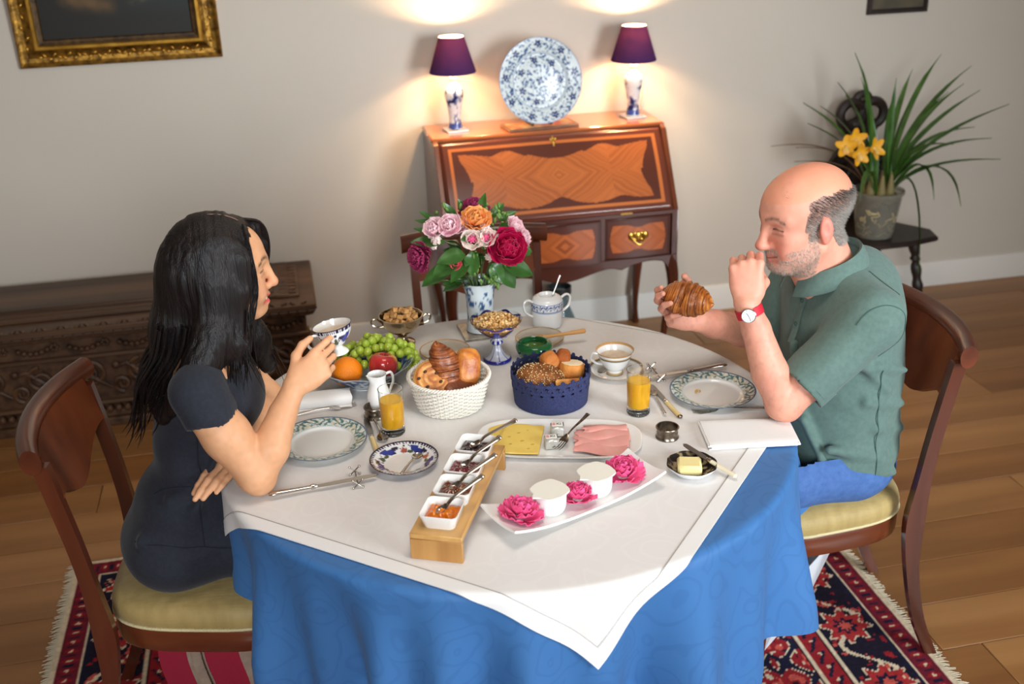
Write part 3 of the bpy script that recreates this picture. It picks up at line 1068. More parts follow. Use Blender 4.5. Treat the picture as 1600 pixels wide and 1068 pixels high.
# ------------------------------------------------------------------ under the bureau
M('bottle_glass', (168, 186, 190), rough=.05, trans=.85, ior=1.3)
bt = thing('glass_carafe', 'tall grey-blue glass carafe with dark collar on the floor under the bureau', 'carafe', (1.13, 4.44, 0))
obj('glass_body', lathe(profile([(0, .004), (.075, .004), (.08, .02), (.072, .09), (.045, .16), (.040, .20), (.046, .235)], 4) + profile([(.042, .235), (.036, .20), (.041, .16), (.068, .09), (.075, .02), (0, .008)], 4), 32), 'bottle_glass', bt)
obj('collar', lathe([(.047, .225), (.052, .225), (.052, .255), (.047, .255), (.047, .225)], 32), M('dark_collar', (40, 44, 44), rough=.4), bt)
cb = thing('cable', 'thin grey lamp cable hanging down the wall under the bureau', 'cable', (0, 0, 0))
obj('cable_run', tube([(1.30, 4.565, .46), (1.24, 4.563, .35), (1.16, 4.560, .22), (1.10, 4.55, .10), (1.04, 4.545, .02), (.9, 4.55, .008), (.72, 4.55, .008)], .0032, 6), M('cable_grey', (150, 144, 134), rough=.6), cb)
# ------------------------------------------------------------------ dining chairs
M('seat_silk', (170, 146, 90), rough=.6, sheen=.15, noise=((156, 132, 78), 40, (1, 1, .1)), bump=(.25, 130, (.2, 1, 1)))
M('seat_braid', (206, 192, 146), rough=.9, bump=(.8, 300, (1, 1, 1)))


def dining_chair(label, loc, rz, group='mahogany dining chairs around the table', seat=True):
    """local x points the way the sitter faces"""
    t = thing('dining_chair', label, 'chair', loc, rz, group)
    # seat cushion: rounded trapezoid, domed
    def outline(s, n=56):
        o = []
        for k in range(n):
            a = 2 * PI * k / n
            ca, sa = math.cos(a), math.sin(a)
            e = .55
            x = math.copysign(abs(ca) ** e, ca) * .215
            y = math.copysign(abs(sa) ** e, sa) * (.205 + .035 * (x / .215))
            o.append((x * s, y * s))
        return o
    rings = []
    for s, z in ((.96, .415), (1.0, .425), (1.012, .445), (.99, .463), (.93, .476), (.8, .484), (.55, .489), (.25, .491)):
        rings.append([(x, y, z) for x, y in outline(s)])
    obj('seat_cushion', loft(rings), 'seat_silk', t, sharp=70)
    obj('braid_edge', tube([(x, y, .424) for x, y in outline(1.006)], .0042, 6, closed=True), 'seat_braid', t)
    rr = [[(x, y, z) for x, y in outline(s)] for s, z in ((.93, .362), (1.0, .362), (1.006, .368), (1.006, .418), (.99, .422), (.93, .422))]
    obj('seat_rail', loft(rr), 'mahogany_x', t, sharp=45)
    for s in (-1, 1):
        # rear stile and leg in one sweeping sabre curve
        P = smoothprof([(-.305, 0), (-.255, .12), (-.220, .27), (-.208, .40), (-.212, .50), (-.226, .64), (-.247, .78), (-.262, .868)], 4)
        def ring(x, z, w, d, y):
            return [(x - d, y - w, z), (x + d, y - w, z), (x + d, y + w, z), (x - d, y + w, z)]
        rg = []
        for k, (x, z) in enumerate(P):
            q = z / .87
            d = .016 + .008 * math.exp(-((z - .42) / .1) ** 2)
            rg.append(ring(x, z, .0125, d, s * (.185 + .012 * q)))
        obj('rear_leg', loft(rg), 'mahogany', t, sharp=50)
        pr = profile([(0, 0), (.010, 0), (.012, .03), (.018, .10), (.022, .2), (.024, .27), (.018, .285), (.025, .295), (.018, .305), (.024, .315), (.020, .33)], 3) + [(.022, .335), (.022, .37), (0, .37)]
        obj('front_leg', lathe(pr, 20), 'mahogany', t, (.175, s * .195, 0))
    # curved crest rail with a rolled top, and the veneered back panel below it
    def bow(y):
        return -.262 - .05 * (1 - (y / .225) ** 2)
    rg = []
    for y in np.linspace(-.232, .232, 25):
        x = bow(y)
        o = []
        for k in range(14):
            a = 2 * PI * k / 14
            rx, rz = .022, .029
            o.append((x - .008 + rx * math.cos(a), y, .893 + rz * math.sin(a)))
        rg.append(o)
    obj('crest_rail', loft(rg), 'mahogany_y', t, sharp=60)
    def panel(u, v):
        y = -.186 + .372 * u
        zt = .888
        zb = .715 - .035 * math.cos((u - .5) * 2 * PI) * 1.0 + .03
        z = zb + (zt - zb) * v
        return (bow(y) + .004 + (.888 - z) * .30 + .012, y, z)
    obj('back_panel', sheet(panel, 24, 6, .014), 'crotch_veneer', t, sharp=50)
    return t


dining_chair('mahogany dining chair the woman sits on', (-.283, 2.325, .0095), -.10)
dining_chair('mahogany dining chair the man sits on', (1.266, 2.325, .0095), PI - .10)
dining_chair('empty mahogany dining chair on the far side behind the flower vase', (.552, 3.010, .0095), -PI / 2 - .02)

# ------------------------------------------------------------------ carved hall chair with the potted orchid
hc = thing('carved_hall_chair', 'small black carved hall chair with turned legs holding the potted orchid', 'chair', (2.525, 4.27, 0))
sp = [(.25, -.13), (.275, -.03), (.19, .10), (.13, .18), (-.13, .18), (-.19, .10), (-.275, -.03), (-.25, -.13), (-.10, -.165), (.10, -.165)]
obj('seat', prism(sp, .395, .42, .007), 'black_oak', hc)
lp = []
for k in range(11):
    z = .39 * k / 10
    lp.append((.017 + .006 * math.cos(k * 2.3), z))
lpr = profile([(0, 0), (.018, 0), (.02, .02), (.016, .05), (.023, .08), (.016, .10), (.024, .13), (.019, .16), (.025, .19), (.018, .22), (.024, .26), (.020, .285), (.014, .295), (.024, .31), (.016, .325), (.024, .35), (.026, .38), (.018, .40), (0, .40)], 3)
for x, y, ax, ay in ((-.16, -.08, -.06, -.05), (.16, -.08, .06, -.05), (-.10, .12, -.04, .05), (.10, .12, .04, .05)):
    v, f = lathe(lpr, 14)
    v = v.copy(); q = 1 - v[:, 2] / .40
    v[:, 0] += x + ax * q; v[:, 1] += y + ay * q
    obj('leg', (v, f), 'black_oak', hc)
# back: a shield board with two round openings and carved scrolls
def ringtube(cx, cz, r, rr, y):
    return tube([(cx + r * math.cos(a), y + (cz) * .12, cz + r * math.sin(a)) for a in np.linspace(0, 2 * PI, 28, endpoint=False)], rr, 8, closed=True)
obj('back_board', join(xf(prism([(-.055, 0), (.055, 0), (.085, .12), (.155, .20), (.165, .27), (.12, .33), (.085, .36), (-.085, .36), (-.12, .33), (-.165, .27), (-.155, .20), (-.085, .12)], -.012, .012, .005), (.03, .18, .415), (PI / 2 - .12, 0, 0))), 'black_oak', hc)
obj('back_crest', join(ringtube(-.02, .90, .055, .022, .13), ringtube(.08, .90, .055, .022, .13), ringtube(.03, .955, .034, .018, .13), ball((.03, .24, .84), (.09, .025, .05), 12, 8)), 'black_oak', hc)
for sx in (-1, 1):
    obj('back_scroll', scroll(sx * .10, .66, .045, 1.4, sx, PI / 2), 'black_oak', hc, (.03, .14, 0))

OX, OY, OZ = 2.515, 4.235, .42
oc = thing('potted_orchid', 'potted yellow orchid with long strap leaves in a clear pot on the carved chair', 'plant', (OX, OY, OZ))
M('pot_plastic', (190, 186, 172), rough=.12, trans=.75, ior=1.2)
obj('pot', lathe([(0, .002), (.077, .002), (.083, .03), (.104, .19), (.106, .194), (.112, .196), (.112, .208), (.107, .210), (.104, .206), (.101, .19), (.080, .03), (.074, .006), (0, .006)], 40), 'pot_plastic', oc)
v, f = lathe(profile([(0, .008), (.072, .008), (.078, .03), (.096, .16), (.096, .178), (.05, .19), (0, .186)], 4), 40)
nn_ = vnoise(v, 40, 3)
obj('bark_soil', mesh_data('bark_soil', v + (vnoise(v, 70, 1)[:, None] - .5) * .012 * [1, 1, 1], f, 'painted', True, 80, mixc(np.tile(L((128, 116, 90)), (len(v), 1)), L((78, 84, 58)), sstep(.4, .6, nn_))), None, oc)
M('orchid_root', (196, 178, 130), rough=.7)
rf = random.Random(4)
for k in range(16):
    a = -PI / 2 + rf.uniform(-1.3, 1.3); z = rf.uniform(.04, .13)
    pts = []
    for q in range(7):
        a += rf.uniform(-.28, .28); z += rf.uniform(-.022, .022)
        z = min(max(z, .02), .17)
        rr_ = .078 + .022 * (z - .03) / .13 + .001
        pts.append((rr_ * math.cos(a), rr_ * math.sin(a), z))
    obj('root', tube(pts, .0028, 5), 'orchid_root', oc)
M('orchid_leaf', (72, 108, 40), rough=.4, coat=.15, noise=((48, 82, 28), 18, (1, 1, 1)))
M('orchid_leaf_dry', (112, 84, 58), rough=.6)
TIPS = [(2.378, 4.3, 1.212), (2.482, 4.42, 1.084), (2.284, 4.25, 1.105), (2.355, 4.3, 1.038), (2.553, 4.25, 1.103), (2.653, 4.3, 1.128),
        (2.845, 4.4, 1.162), (2.966, 4.35, 1.113), (2.839, 4.2, 1.071), (3.075, 4.42, 0.988), (2.837, 4.3, 1.018), (3.071, 4.2, 0.968),
        (3.083, 4.3, 0.797), (3.034, 4.15, 0.742), (3.058, 4.4, 0.827), (2.026, 4.3, 0.844), (2.165, 4.35, 0.754), (2.211, 4.4, 0.996),
        (2.189, 4.2, 1.023), (2.138, 4.2, 0.955), (2.191, 4.4, 0.802), (2.677, 4.1, 0.267), (2.873, 4.15, 0.544), (2.771, 4.2, 0.568),
        (2.795, 4.15, 0.826), (2.351, 4.1, 0.618), (2.618, 4.2, 1.033), (2.233, 4.15, 0.83), (2.634, 4.4, 0.994), (2.487, 4.35, 0.972)]
rf = random.Random(6)
for k, tp in enumerate(TIPS):
    d = np.array(tp) - np.array((OX, OY, OZ))
    ba = math.atan2(d[1], d[0]) + rf.uniform(-.6, .6)
    b0 = np.array((.05 * math.cos(ba), .05 * math.sin(ba) * .8, .19))
    hgt = max(d[2], .30 if d[2] < .35 else d[2] * .9)
    lean = .42 if d[2] > .45 else .5
    m1 = np.array((d[0] * lean * .55, d[1] * lean * .6, .19 + (hgt - .19) * (.62 if d[2] > .45 else 1.15)))
    if d[2] < .2:
        m1 = np.array((d[0] * .75, d[1] * .8, .19 + .26))
    pts = []
    m = 11
    for q in range(m + 1):
        t = q / m
        pts.append((1 - t) ** 2 * b0 + 2 * t * (1 - t) * m1 + t * t * d)
    pts = np.array(pts)
    side = np.cross(d - b0, (0, 0, 1.0)); side[2] = 0
    side = side + np.array((.3, -.2, 0)) * np.linalg.norm(side)
    side /= np.linalg.norm(side) + 1e-9
    wd = 0.0145 if k not in (15, 16, 20) else .004
    V, F = [], []
    for q in range(m + 1):
        t = q / m
        w = wd * (.55 + .45 * math.sin(min(t * 2.2, 1) * PI / 2)) * (1 - t ** 6) ** 1 * (1 if t < .8 else max(.08, 1 - (t - .8) / .22))
        T = pts[min(q + 1, m)] - pts[max(q - 1, 0)]; T /= np.linalg.norm(T)
        nr = np.cross(side, T); nr /= np.linalg.norm(nr) + 1e-9
        V += [pts[q] - side * w + nr * w * .35, pts[q] - nr * .0012, pts[q] + side * w + nr * w * .35, pts[q] - nr * .0028]
    for q in range(m):
        a = q * 4
        F += [(a, a + 1, a + 5, a + 4), (a + 1, a + 2, a + 6, a + 5), (a + 2, a + 3, a + 7, a + 6), (a + 3, a, a + 4, a + 7)]
    F += [(3, 2, 1, 0), (m * 4, m * 4 + 1, m * 4 + 2, m * 4 + 3)]
    obj('leaf', (np.array(V), F), 'orchid_leaf_dry' if k in (15, 16, 20) else 'orchid_leaf', oc, sharp=80)
M('pseudobulb', (116, 108, 62), rough=.6, noise=((140, 118, 80), 20, (1, 1, .2)))
for k in range(7):
    a = k * .9
    obj('pseudobulb', lathe(profile([(0, .17), (.018, .18), (.02, .205), (.012, .25), (.006, .28), (0, .285)], 3), 10), 'pseudobulb', oc, (.055 * math.cos(a), .045 * math.sin(a), 0))
M('orchid_petal', (240, 184, 44), rough=.5, sss=.05, noise=((226, 150, 30), 40, (1, 1, 1)))
M('orchid_lip', (238, 206, 110), rough=.5, noise=((206, 120, 50), 90, (1, 1, 1)))
def petal_shape(l, w, cup=.3, n=6):
    def fn(u, v):
        t = v; wx = w * math.sin(PI * min(1, (.12 + .80 * t))) ** .8
        x = (u - .5) * 2 * wx
        return (x, l * t, cup * (l * .5 * t * t) + .5 * x * x / max(w, 1e-6) * .5)
    return sheet(fn, 4, n, .0008)
pm = mesh_data('petal', *petal_shape(.036, .011), 'orchid_petal', sharp=80)
lm_ = mesh_data('lip', *petal_shape(.022, .010, -.5), 'orchid_lip', sharp=80)
FL = [(2.289, 4.14, .855), (2.338, 4.16, .879), (2.339, 4.12, .828), (2.407, 4.12, .845)]
for k, p in enumerate(FL):
    fo = obj('flower', ball((0, 0, 0), (.007, .007, .009), 8, 6), 'orchid_lip', oc, tuple(np.array(p) - (OX, OY, OZ)), (PI / 2 - .35 + .2 * k % .5, 0, -.35 + .25 * k))
    fo.scale = (1.45,) * 3
    for q in range(5):
        obj('petal', pm, None, fo, (0, 0, 0), (.25, 0, q * 2 * PI / 5 + .1 * k))
    obj('lip', lm_, None, fo, (0, 0, .003), (.5, 0, PI))
obj('flower_stem', tube([(-.02, -.03, .18), (-.10, -.07, .32), (-.17, -.09, .40), (-.21, -.09, .43)], .003, 6), 'orchid_leaf', oc)
# ------------------------------------------------------------------ table and cloths
T = 0.757                          # height of the white cloth's surface
TC = np.array((0.456, 2.306)); TR = 0.664
tb = thing('round_table', 'round pedestal breakfast table hidden under the blue and white cloths', 'table', (TC[0], TC[1], 0))
obj('tabletop', lathe([(0, .722), (TR - .012, .722), (TR - .004, .726), (TR - .002, .738), (TR - .006, .7485), (0, .7485)], 96), 'mahogany_x', tb)
obj('pedestal', lathe(profile([(0, .12), (.08, .12), (.09, .18), (.05, .24), (.045, .4), (.07, .52), (.05, .6), (.09, .70), (.16, .722), (0, .722)], 4), 32), 'mahogany', tb)
for k in range(4):
    a = PI / 4 + k * PI / 2
    obj('foot', tube([(0.05 * math.cos(a), .05 * math.sin(a), .18), (.16 * math.cos(a), .16 * math.sin(a), .17), (.28 * math.cos(a), .28 * math.sin(a), .09), (.36 * math.cos(a), .36 * math.sin(a), .025)], [.035, .03, .024, .022], 10), 'mahogany', tb)


def cloth_mat(name, base, dark, rough, scale, amt):
    """woven damask: scrolling figure a shade off the ground colour"""
    m = M(name, base, rough=rough, sheen=.04, bump=(.08, 700, (1, 1, 1)))
    nt = m.node_tree; b = nt.nodes['Principled BSDF']
    at = nt.nodes.new('ShaderNodeUVMap'); at.uv_map = 'UVMap'
    vo = nt.nodes.new('ShaderNodeTexNoise'); vo.inputs['Scale'].default_value = scale * .8; vo.inputs['Detail'].default_value = 1.5
    nt.links.new(at.outputs[0], vo.inputs['Vector'])
    ad = nt.nodes.new('ShaderNodeMixRGB'); ad.blend_type = 'ADD'; ad.inputs[0].default_value = .22
    nt.links.new(at.outputs[0], ad.inputs[1]); nt.links.new(vo.outputs['Color'], ad.inputs[2])
    v2 = nt.nodes.new('ShaderNodeTexVoronoi'); v2.inputs['Scale'].default_value = scale
    nt.links.new(ad.outputs[0], v2.inputs['Vector'])
    mul = nt.nodes.new('ShaderNodeMath'); mul.operation = 'MULTIPLY'; mul.inputs[1].default_value = 26
    nt.links.new(v2.outputs['Distance'], mul.inputs[0])
    sn = nt.nodes.new('ShaderNodeMath'); sn.operation = 'SINE'; nt.links.new(mul.outputs[0], sn.inputs[0])
    rp = nt.nodes.new('ShaderNodeValToRGB')
    e = rp.color_ramp.elements
    e[0].position = .60; e[0].color = (0, 0, 0, 1); e[1].position = .86; e[1].color = (1, 1, 1, 1)
    nt.links.new(sn.outputs[0], rp.inputs[0])
    mx = nt.nodes.new('ShaderNodeMixRGB'); mx.inputs[1].default_value = (*L(base), 1); mx.inputs[2].default_value = (*L(dark), 1)
    sc = nt.nodes.new('ShaderNodeMath'); sc.operation = 'MULTIPLY'; sc.inputs[1].default_value = amt
    nt.links.new(rp.outputs[0], sc.inputs[0]); nt.links.new(sc.outputs[0], mx.inputs[0])
    nt.links.new(mx.outputs[0], b.inputs['Base Color'])
    return m


cloth_mat('blue_damask', (56, 108, 164), (44, 90, 144), .62, 7.5, .3)
cloth_mat('white_damask', (226, 221, 216), (236, 232, 228), .7, 8.0, .22)
M('white_linen', (234, 231, 227), rough=.75, bump=(.12, 500, (1, 1, 1)))
M('hem_stitch', (150, 142, 134), rough=.9)


def add_uv(o, uv):
    me = o.data
    l = me.uv_layers.new(name='UVMap')
    vi = np.empty(len(me.loops), np.int32); me.loops.foreach_get('vertex_index', vi)
    l.data.foreach_set('uv', np.asarray(uv, np.float32)[vi].ravel())


def over_edge(x, y, z0, r0, ripple, flare):
    """lay flat cloth points over the round table: beyond the edge they hang down"""
    dx, dy = x - TC[0], y - TC[1]
    rho = np.hypot(dx, dy) + 1e-9; th = np.arctan2(dy, dx)
    e = .012
    s = rho - r0
    a = np.clip(s / e, 0, PI / 2)
    drop = np.maximum(s - e * PI / 2, 0)
    rad = np.where(s <= 0, rho, r0 + e * np.sin(a) + flare(th) * drop + ripple(th) * np.minimum(drop * .62, .19))
    z = np.where(s <= 0, z0, z0 - e * (1 - np.cos(a)) - drop)
    return np.stack([TC[0] + rad * np.cos(th), TC[1] + rad * np.sin(th), z], 1)


def solid(V, Q, N, th):
    """thicken a quad grid sheet downward/inward along given per-vertex normals"""
    n = len(V)
    E = np.concatenate([Q[:, [0, 1]], Q[:, [1, 2]], Q[:, [2, 3]], Q[:, [3, 0]]])
    key = np.sort(E, 1); _, inv, cnt = np.unique(key, axis=0, return_inverse=True, return_counts=True)
    B = E[cnt[inv.ravel()] == 1]
    return np.concatenate([V, V - N * th]), np.concatenate([Q, Q[:, ::-1] + n, np.stack([B[:, 1], B[:, 0], B[:, 0] + n, B[:, 1] + n], 1)])


def grid_normals(V, Q):
    fn = np.cross(V[Q[:, 2]] - V[Q[:, 0]], V[Q[:, 3]] - V[Q[:, 1]])
    N = np.zeros_like(V)
    for k in range(4):
        for a in range(3):
            N[:, a] += np.bincount(Q[:, k], fn[:, a], len(V))
    return N / (np.linalg.norm(N, axis=1)[:, None] + 1e-12)


# blue under-cloth: polar grid, deeper in front, deep folds
nr, na = 90, 420
def ripb(th):
    return .15 * np.sin(13 * th + 3.9) + .09 * np.sin(7 * th + 2.1) + .15 * np.sin(25 * th + 1.2 * np.sin(3 * th)) - .06
rr_, aa_ = np.meshgrid(np.linspace(0, 1, nr + 1), np.linspace(0, 2 * PI, na, endpoint=False), indexing='ij')
dth = (aa_ - math.radians(269) + PI) % (2 * PI) - PI
drop_len = .345 + .26 * sstep(.74, .50, np.abs(dth)) + .012 * np.sin(13 * aa_ + 3.9)
rho = (TR + .02 + drop_len) * np.sqrt(rr_) * 1.0
V = over_edge((TC[0] + rho * np.cos(aa_)).ravel(), (TC[1] + rho * np.sin(aa_)).ravel(), T - .0035, TR, ripb, lambda th: .01 + .17 * np.exp(-((th + .45) / .45) ** 2))
I = (np.arange(nr)[:, None] * na + np.arange(na)[None, :])
J = (np.arange(nr)[:, None] * na + (np.arange(na)[None, :] + 1) % na)
Q = np.stack([I, I + na, J + na, J], -1).reshape(-1, 4)
uv = np.stack([(rho * np.cos(aa_)).ravel(), (rho * np.sin(aa_)).ravel()], 1)
V2, Q2 = solid(V, Q, grid_normals(V, Q), .002)
bc = obj('blue_tablecloth', mesh_data('blue_tablecloth', V2, Q2, 'blue_damask', True, 75), None)
tag(bc, 'blue damask tablecloth hanging in folds around the round table', 'tablecloth')
add_uv(bc, np.concatenate([uv, uv]))

# white square overlay, one corner hanging in front
C0 = np.array((.485, 1.446)); e1 = np.array((-.7545, .6563)); e2 = np.array((.6563, .7545)); SL = 1.32
def ripw(th):
    return .15 * np.sin(13 * th + 3.9) + .09 * np.sin(7 * th + 2.1) + .15 * np.sin(25 * th + 1.2 * np.sin(3 * th)) - .045
def overlay(u, v, z0):
    x = C0[0] + e1[0] * u + e2[0] * v; y = C0[1] + e1[1] * u + e2[1] * v
    p = over_edge(x, y, z0, TR + .0045, ripw, lambda th: .03 + .17 * np.exp(-((th + .45) / .45) ** 2))
    on = (np.hypot(x - TC[0], y - TC[1]) < TR)
    return p
n = 190
gu, gv = np.meshgrid(np.linspace(0, SL, n + 1), np.linspace(0, SL, n + 1))
gu, gv = gu.ravel(), gv.ravel()
V = overlay(gu, gv, T)
i = np.arange(n)[None, :] + (n + 1) * np.arange(n)[:, None]
Q = np.stack([i, i + n + 1, i + n + 2, i + 1], -1).reshape(-1, 4)
V2, Q2 = solid(V, Q, grid_normals(V, Q), .0012)
wc = thing('white_tablecloth', 'white damask overlay cloth with a wide hem, one corner hanging in front', 'tablecloth')
cl = obj('cloth_field', mesh_data('cloth_field', V2, Q2, 'white_damask', True, 75), None, wc)
uv = np.stack([gu, gv], 1)
add_uv(cl, np.concatenate([uv, uv]))
for k in range(4):           # the folded hem, a second layer of cloth along each side
    hem = []
    m = 130
    s_, w_ = np.meshgrid(np.linspace(0, SL, m + 1), np.linspace(0, .034, 6)); s_, w_ = s_.ravel(), w_.ravel()
    s_ = np.clip(s_, w_, SL - w_)
    u_, v_ = [(s_, w_), (SL - w_, s_), (SL - s_, SL - w_), (w_, SL - s_)][k]
    P = overlay(u_, v_, T)
    i = np.arange(m)[None, :] + (m + 1) * np.arange(5)[:, None]
    Qh = np.stack([i, i + m + 1, i + m + 2, i + 1], -1).reshape(-1, 4)
    N = grid_normals(P, Qh)
    if N[:, 2].sum() < 0:
        Qh = Qh[:, ::-1]; N = -N
    A_, B_ = solid(P + N * .0011, Qh, N, .001)
    obj('hem', mesh_data('hem', A_, B_, 'white_linen', True, 75), None, wc)
    st = np.linspace(.036, SL - .036, 300); ww = np.full_like(st, .036)
    u_, v_ = [(st, ww), (SL - ww, st), (SL - st, SL - ww), (ww, SL - st)][k]
    P = overlay(u_, v_, T + .0006)
    obj('hem_stitching', tube(P, .0006, 4), 'hem_stitch', wc)

# ------------------------------------------------------------------ china, cutlery and glass
M('silver', (196, 190, 182), rough=.18, metal=1.0)
M('silver_old', (150, 138, 122), rough=.3, metal=1.0, noise=((92, 82, 70), 90, (1, 1, 1)))
M('steel', (150, 148, 146), rough=.32, metal=1.0)
M('ivory', (232, 206, 142), rough=.3, coat=.3, noise=((220, 188, 118), 12, (.2, 1, 1)))
M('bone', (226, 214, 184), rough=.35, coat=.3)
M('gold_line', (196, 152, 84), rough=.3, metal=.8)
glass_mat('clear_glass', (250, 252, 252))
M('coffee_milk', (206, 180, 150), rough=.3, noise=((222, 204, 180), 50, (1, 1, 1)))
M('orange_juice', (255, 196, 24), rough=.25, sss=.25, noise=((254, 184, 16), 30, (1, 1, 1)))


def dinner_plate(label, x, y, D, rot=0.0):
    k = D / .21
    pr = profile([(0, .0045), (.05, .0045), (.066, .0055), (.074, .011), (.09, .0165), (.104, .0195), (.105, .0195)], 6) + [(.1045, .018), (.09, .0145), (.074, .008), (.066, .0005), (.055, .0), (0, .001)]
    v, f = lathe([(r * k, z) for r, z in pr], 180)
    r = np.hypot(v[:, 0], v[:, 1]) / k; a = np.arctan2(v[:, 1], v[:, 0])
    c = np.tile(L((228, 226, 220)), (len(v), 1))
    rim = (r > .074) & (v[:, 2] > .006)
    q = (r - .076) / .027
    g1, g2, cr = L((96, 132, 128)), L((64, 100, 104)), L((206, 198, 170))
    z = (a / (2 * PI) * 9) % 1
    vine = np.abs(q - .5 - .28 * np.sin(z * 2 * PI))
    c[rim] = L((222, 223, 214))
    n1 = vnoise(np.stack([a * 12, q * 3.2, q * 0], 1), 1.6, 3)
    c[rim & (n1 > .60)] = cr
    c[rim & (n1 < .30)] = L((150, 178, 172))
    for ph, qq, l_, w_ in ((.12, .72, .085, .16), (.3, .45, .07, .18), (.42, .2, .08, .15), (.62, .3, .085, .16), (.8, .6, .07, .18), (.93, .85, .06, .12), (.52, .75, .05, .12), (.02, .2, .05, .12)):
        dz = (z - ph + .5) % 1 - .5; dq = q - qq
        rot_ = 1.2 * dz + .0
        e = (dz / l_) ** 2 + ((dq - dz * 2.2 * (1 if qq > .4 else -1)) / w_) ** 2
        c[rim & (e < 1)] = g1
        c[rim & (e < .35)] = g2
    c[rim & (vine < .06)] = g2
    c[(r > .1015) & (v[:, 2] > .012)] = L((84, 104, 128))
    c[(r > .0735) & (r < .0750) & (v[:, 2] > .009)] = L((196, 204, 204))
    t = mesh_data('dinner_plate', v, f, 'glazed', True, 60, c)
    o = obj('dinner_plate', t, None, None, (x, y, T), (0, 0, rot))
    return tag(o, label, 'plate', 'two dinner plates with a green vine rim')


dinner_plate('dinner plate with green vine rim beside the woman\'s forearm', .013, 2.311, .212, .4)
dinner_plate('dinner plate with green vine rim and crumbs beside the man\'s elbow', .977, 2.311, .212, 1.1)
M('crumb', (206, 160, 90), rough=.8)
for k, (a, b) in enumerate(((.945, 2.335), (.951, 2.331), (.940, 2.328))):
    o = obj('bread_crumb', ball((0, 0, .003), (.004, .003, .0025), 7, 5), 'crumb', None, (a, b, T + .0045), (0, 0, k))
    tag(o, 'tiny bread crumb lying on the right-hand dinner plate', 'crumb', 'crumbs on the right-hand plate')


def imari(P, r, a, R, kobalt=True):
    """white saucer with cobalt leaf sprays, dark red flower and a dotted border"""
    c = np.tile(L((232, 231, 230)), (len(P), 1))
    q = r / R
    ink, co, rd, gn = L((42, 34, 62)), L((44, 58, 138)), L((168, 84, 66)), L((74, 84, 58))
    b = (q > .90) & (((a * 30 / PI) % 1) < .55) & (q < .955)
    c[b] = ink
    c[(q > .965)] = ink
    n = vnoise(P * [1, 1, 0], 190, 7)
    c[(q > .58) & (q < .86) & (n > .70)] = ink
    for k in range(5):
        t0 = k * 2 * PI / 5 + .35
        for s, rr0, l_, w_, cc in ((0, .70, .24, .09, co), (.30, .62, .10, .05, gn), (-.28, .76, .12, .05, ink), (.22, .80, .14, .045, co)):
            th = t0 + s
            d = (a - th + PI) % (2 * PI) - PI
            e = (d * rr0 / l_) ** 2 + ((q - rr0 - .55 * d * d) / w_) ** 2
            c[e < 1] = cc
        d = (a - t0 - .62 + PI) % (2 * PI) - PI
        e = np.hypot(d * .66, q - .66) * (1 + .2 * np.sin(9 * np.arctan2(q - .66, d)))
        c[e < .09] = rd if k % 2 == 0 else gn
    return c


def lathe_col(name, prof, seg, cfun, mat, parent=None, **kw):
    v, f = lathe(prof, seg)
    return obj(name, mesh_data(name, v, f, mat, True, 60, cfun(v)), None, parent, **kw)


sau = profile([(0, .004), (.036, .004), (.046, .006), (.062, .013), (.0775, .0185)], 6) + [(.077, .017), (.06, .0105), (.045, .002), (.034, .0), (0, .001)]
o = lathe_col('saucer', sau, 180, lambda v: np.where((v[:, 2:3] < .003) & (np.hypot(v[:, 0:1], v[:, 1:2]) > .04), L((230, 230, 228)), imari(v, np.hypot(v[:, 0], v[:, 1]), np.arctan2(v[:, 1], v[:, 0]), .0775)), 'glazed', None, loc=(.188, 2.172, T), rot=(0, 0, .5))
tag(o, 'saucer with cobalt blue leaf pattern and a teaspoon lying in it', 'saucer')


def spoon_shape(ln, bw, bl, rise=.006, hw=.0035):
    """lies along +x, bowl at x=0 end, thickness upward"""
    def bowl(u, v):
        a = 2 * PI * u; q = v
        x = bl * .5 + bl * .5 * math.cos(a) * q; y = bw * .5 * math.sin(a) * q * (1 - .12 * math.cos(a))
        return (x, y, .0012 + .006 * q * q)
    b = sheet(bowl, 20, 5, .0011)
    P = [(bl * .96, 0, .0075), (bl + ln * .12, 0, .008 + rise * .6), (bl + ln * .5, 0, .004 + rise), (ln * .92, 0, .003 + rise), (ln, 0, .0035 + rise)]
    h = tube(smoothprof(P, 4), [hw * .62] * 5 + [hw * .62 + (hw - hw * .62) * k / 9 for k in range(10)] + [hw * .9, hw * .6], 8, flat=.38)
    return b, h


def spoon(name, label, p0, p1, z, mat='silver', bw=.026, bl=.04, tiltend=0.0, hw=.0045, handle_mat=None, group=None, up=1):
    p0 = np.array(p0, float); p1 = np.array(p1, float)
    d = p1 - p0; ln = float(np.linalg.norm(d))
    t = thing(name, label, 'spoon', (p0[0], p0[1], z), math.atan2(d[1], d[0]), group)
    t.rotation_euler = (0 if up > 0 else PI, -tiltend, math.atan2(d[1], d[0]))
    b, h = spoon_shape(ln, bw, bl, hw=hw)
    obj('bowl', b, mat, t, sharp=80)
    obj('handle', h, handle_mat or mat, t, sharp=80)
    return t


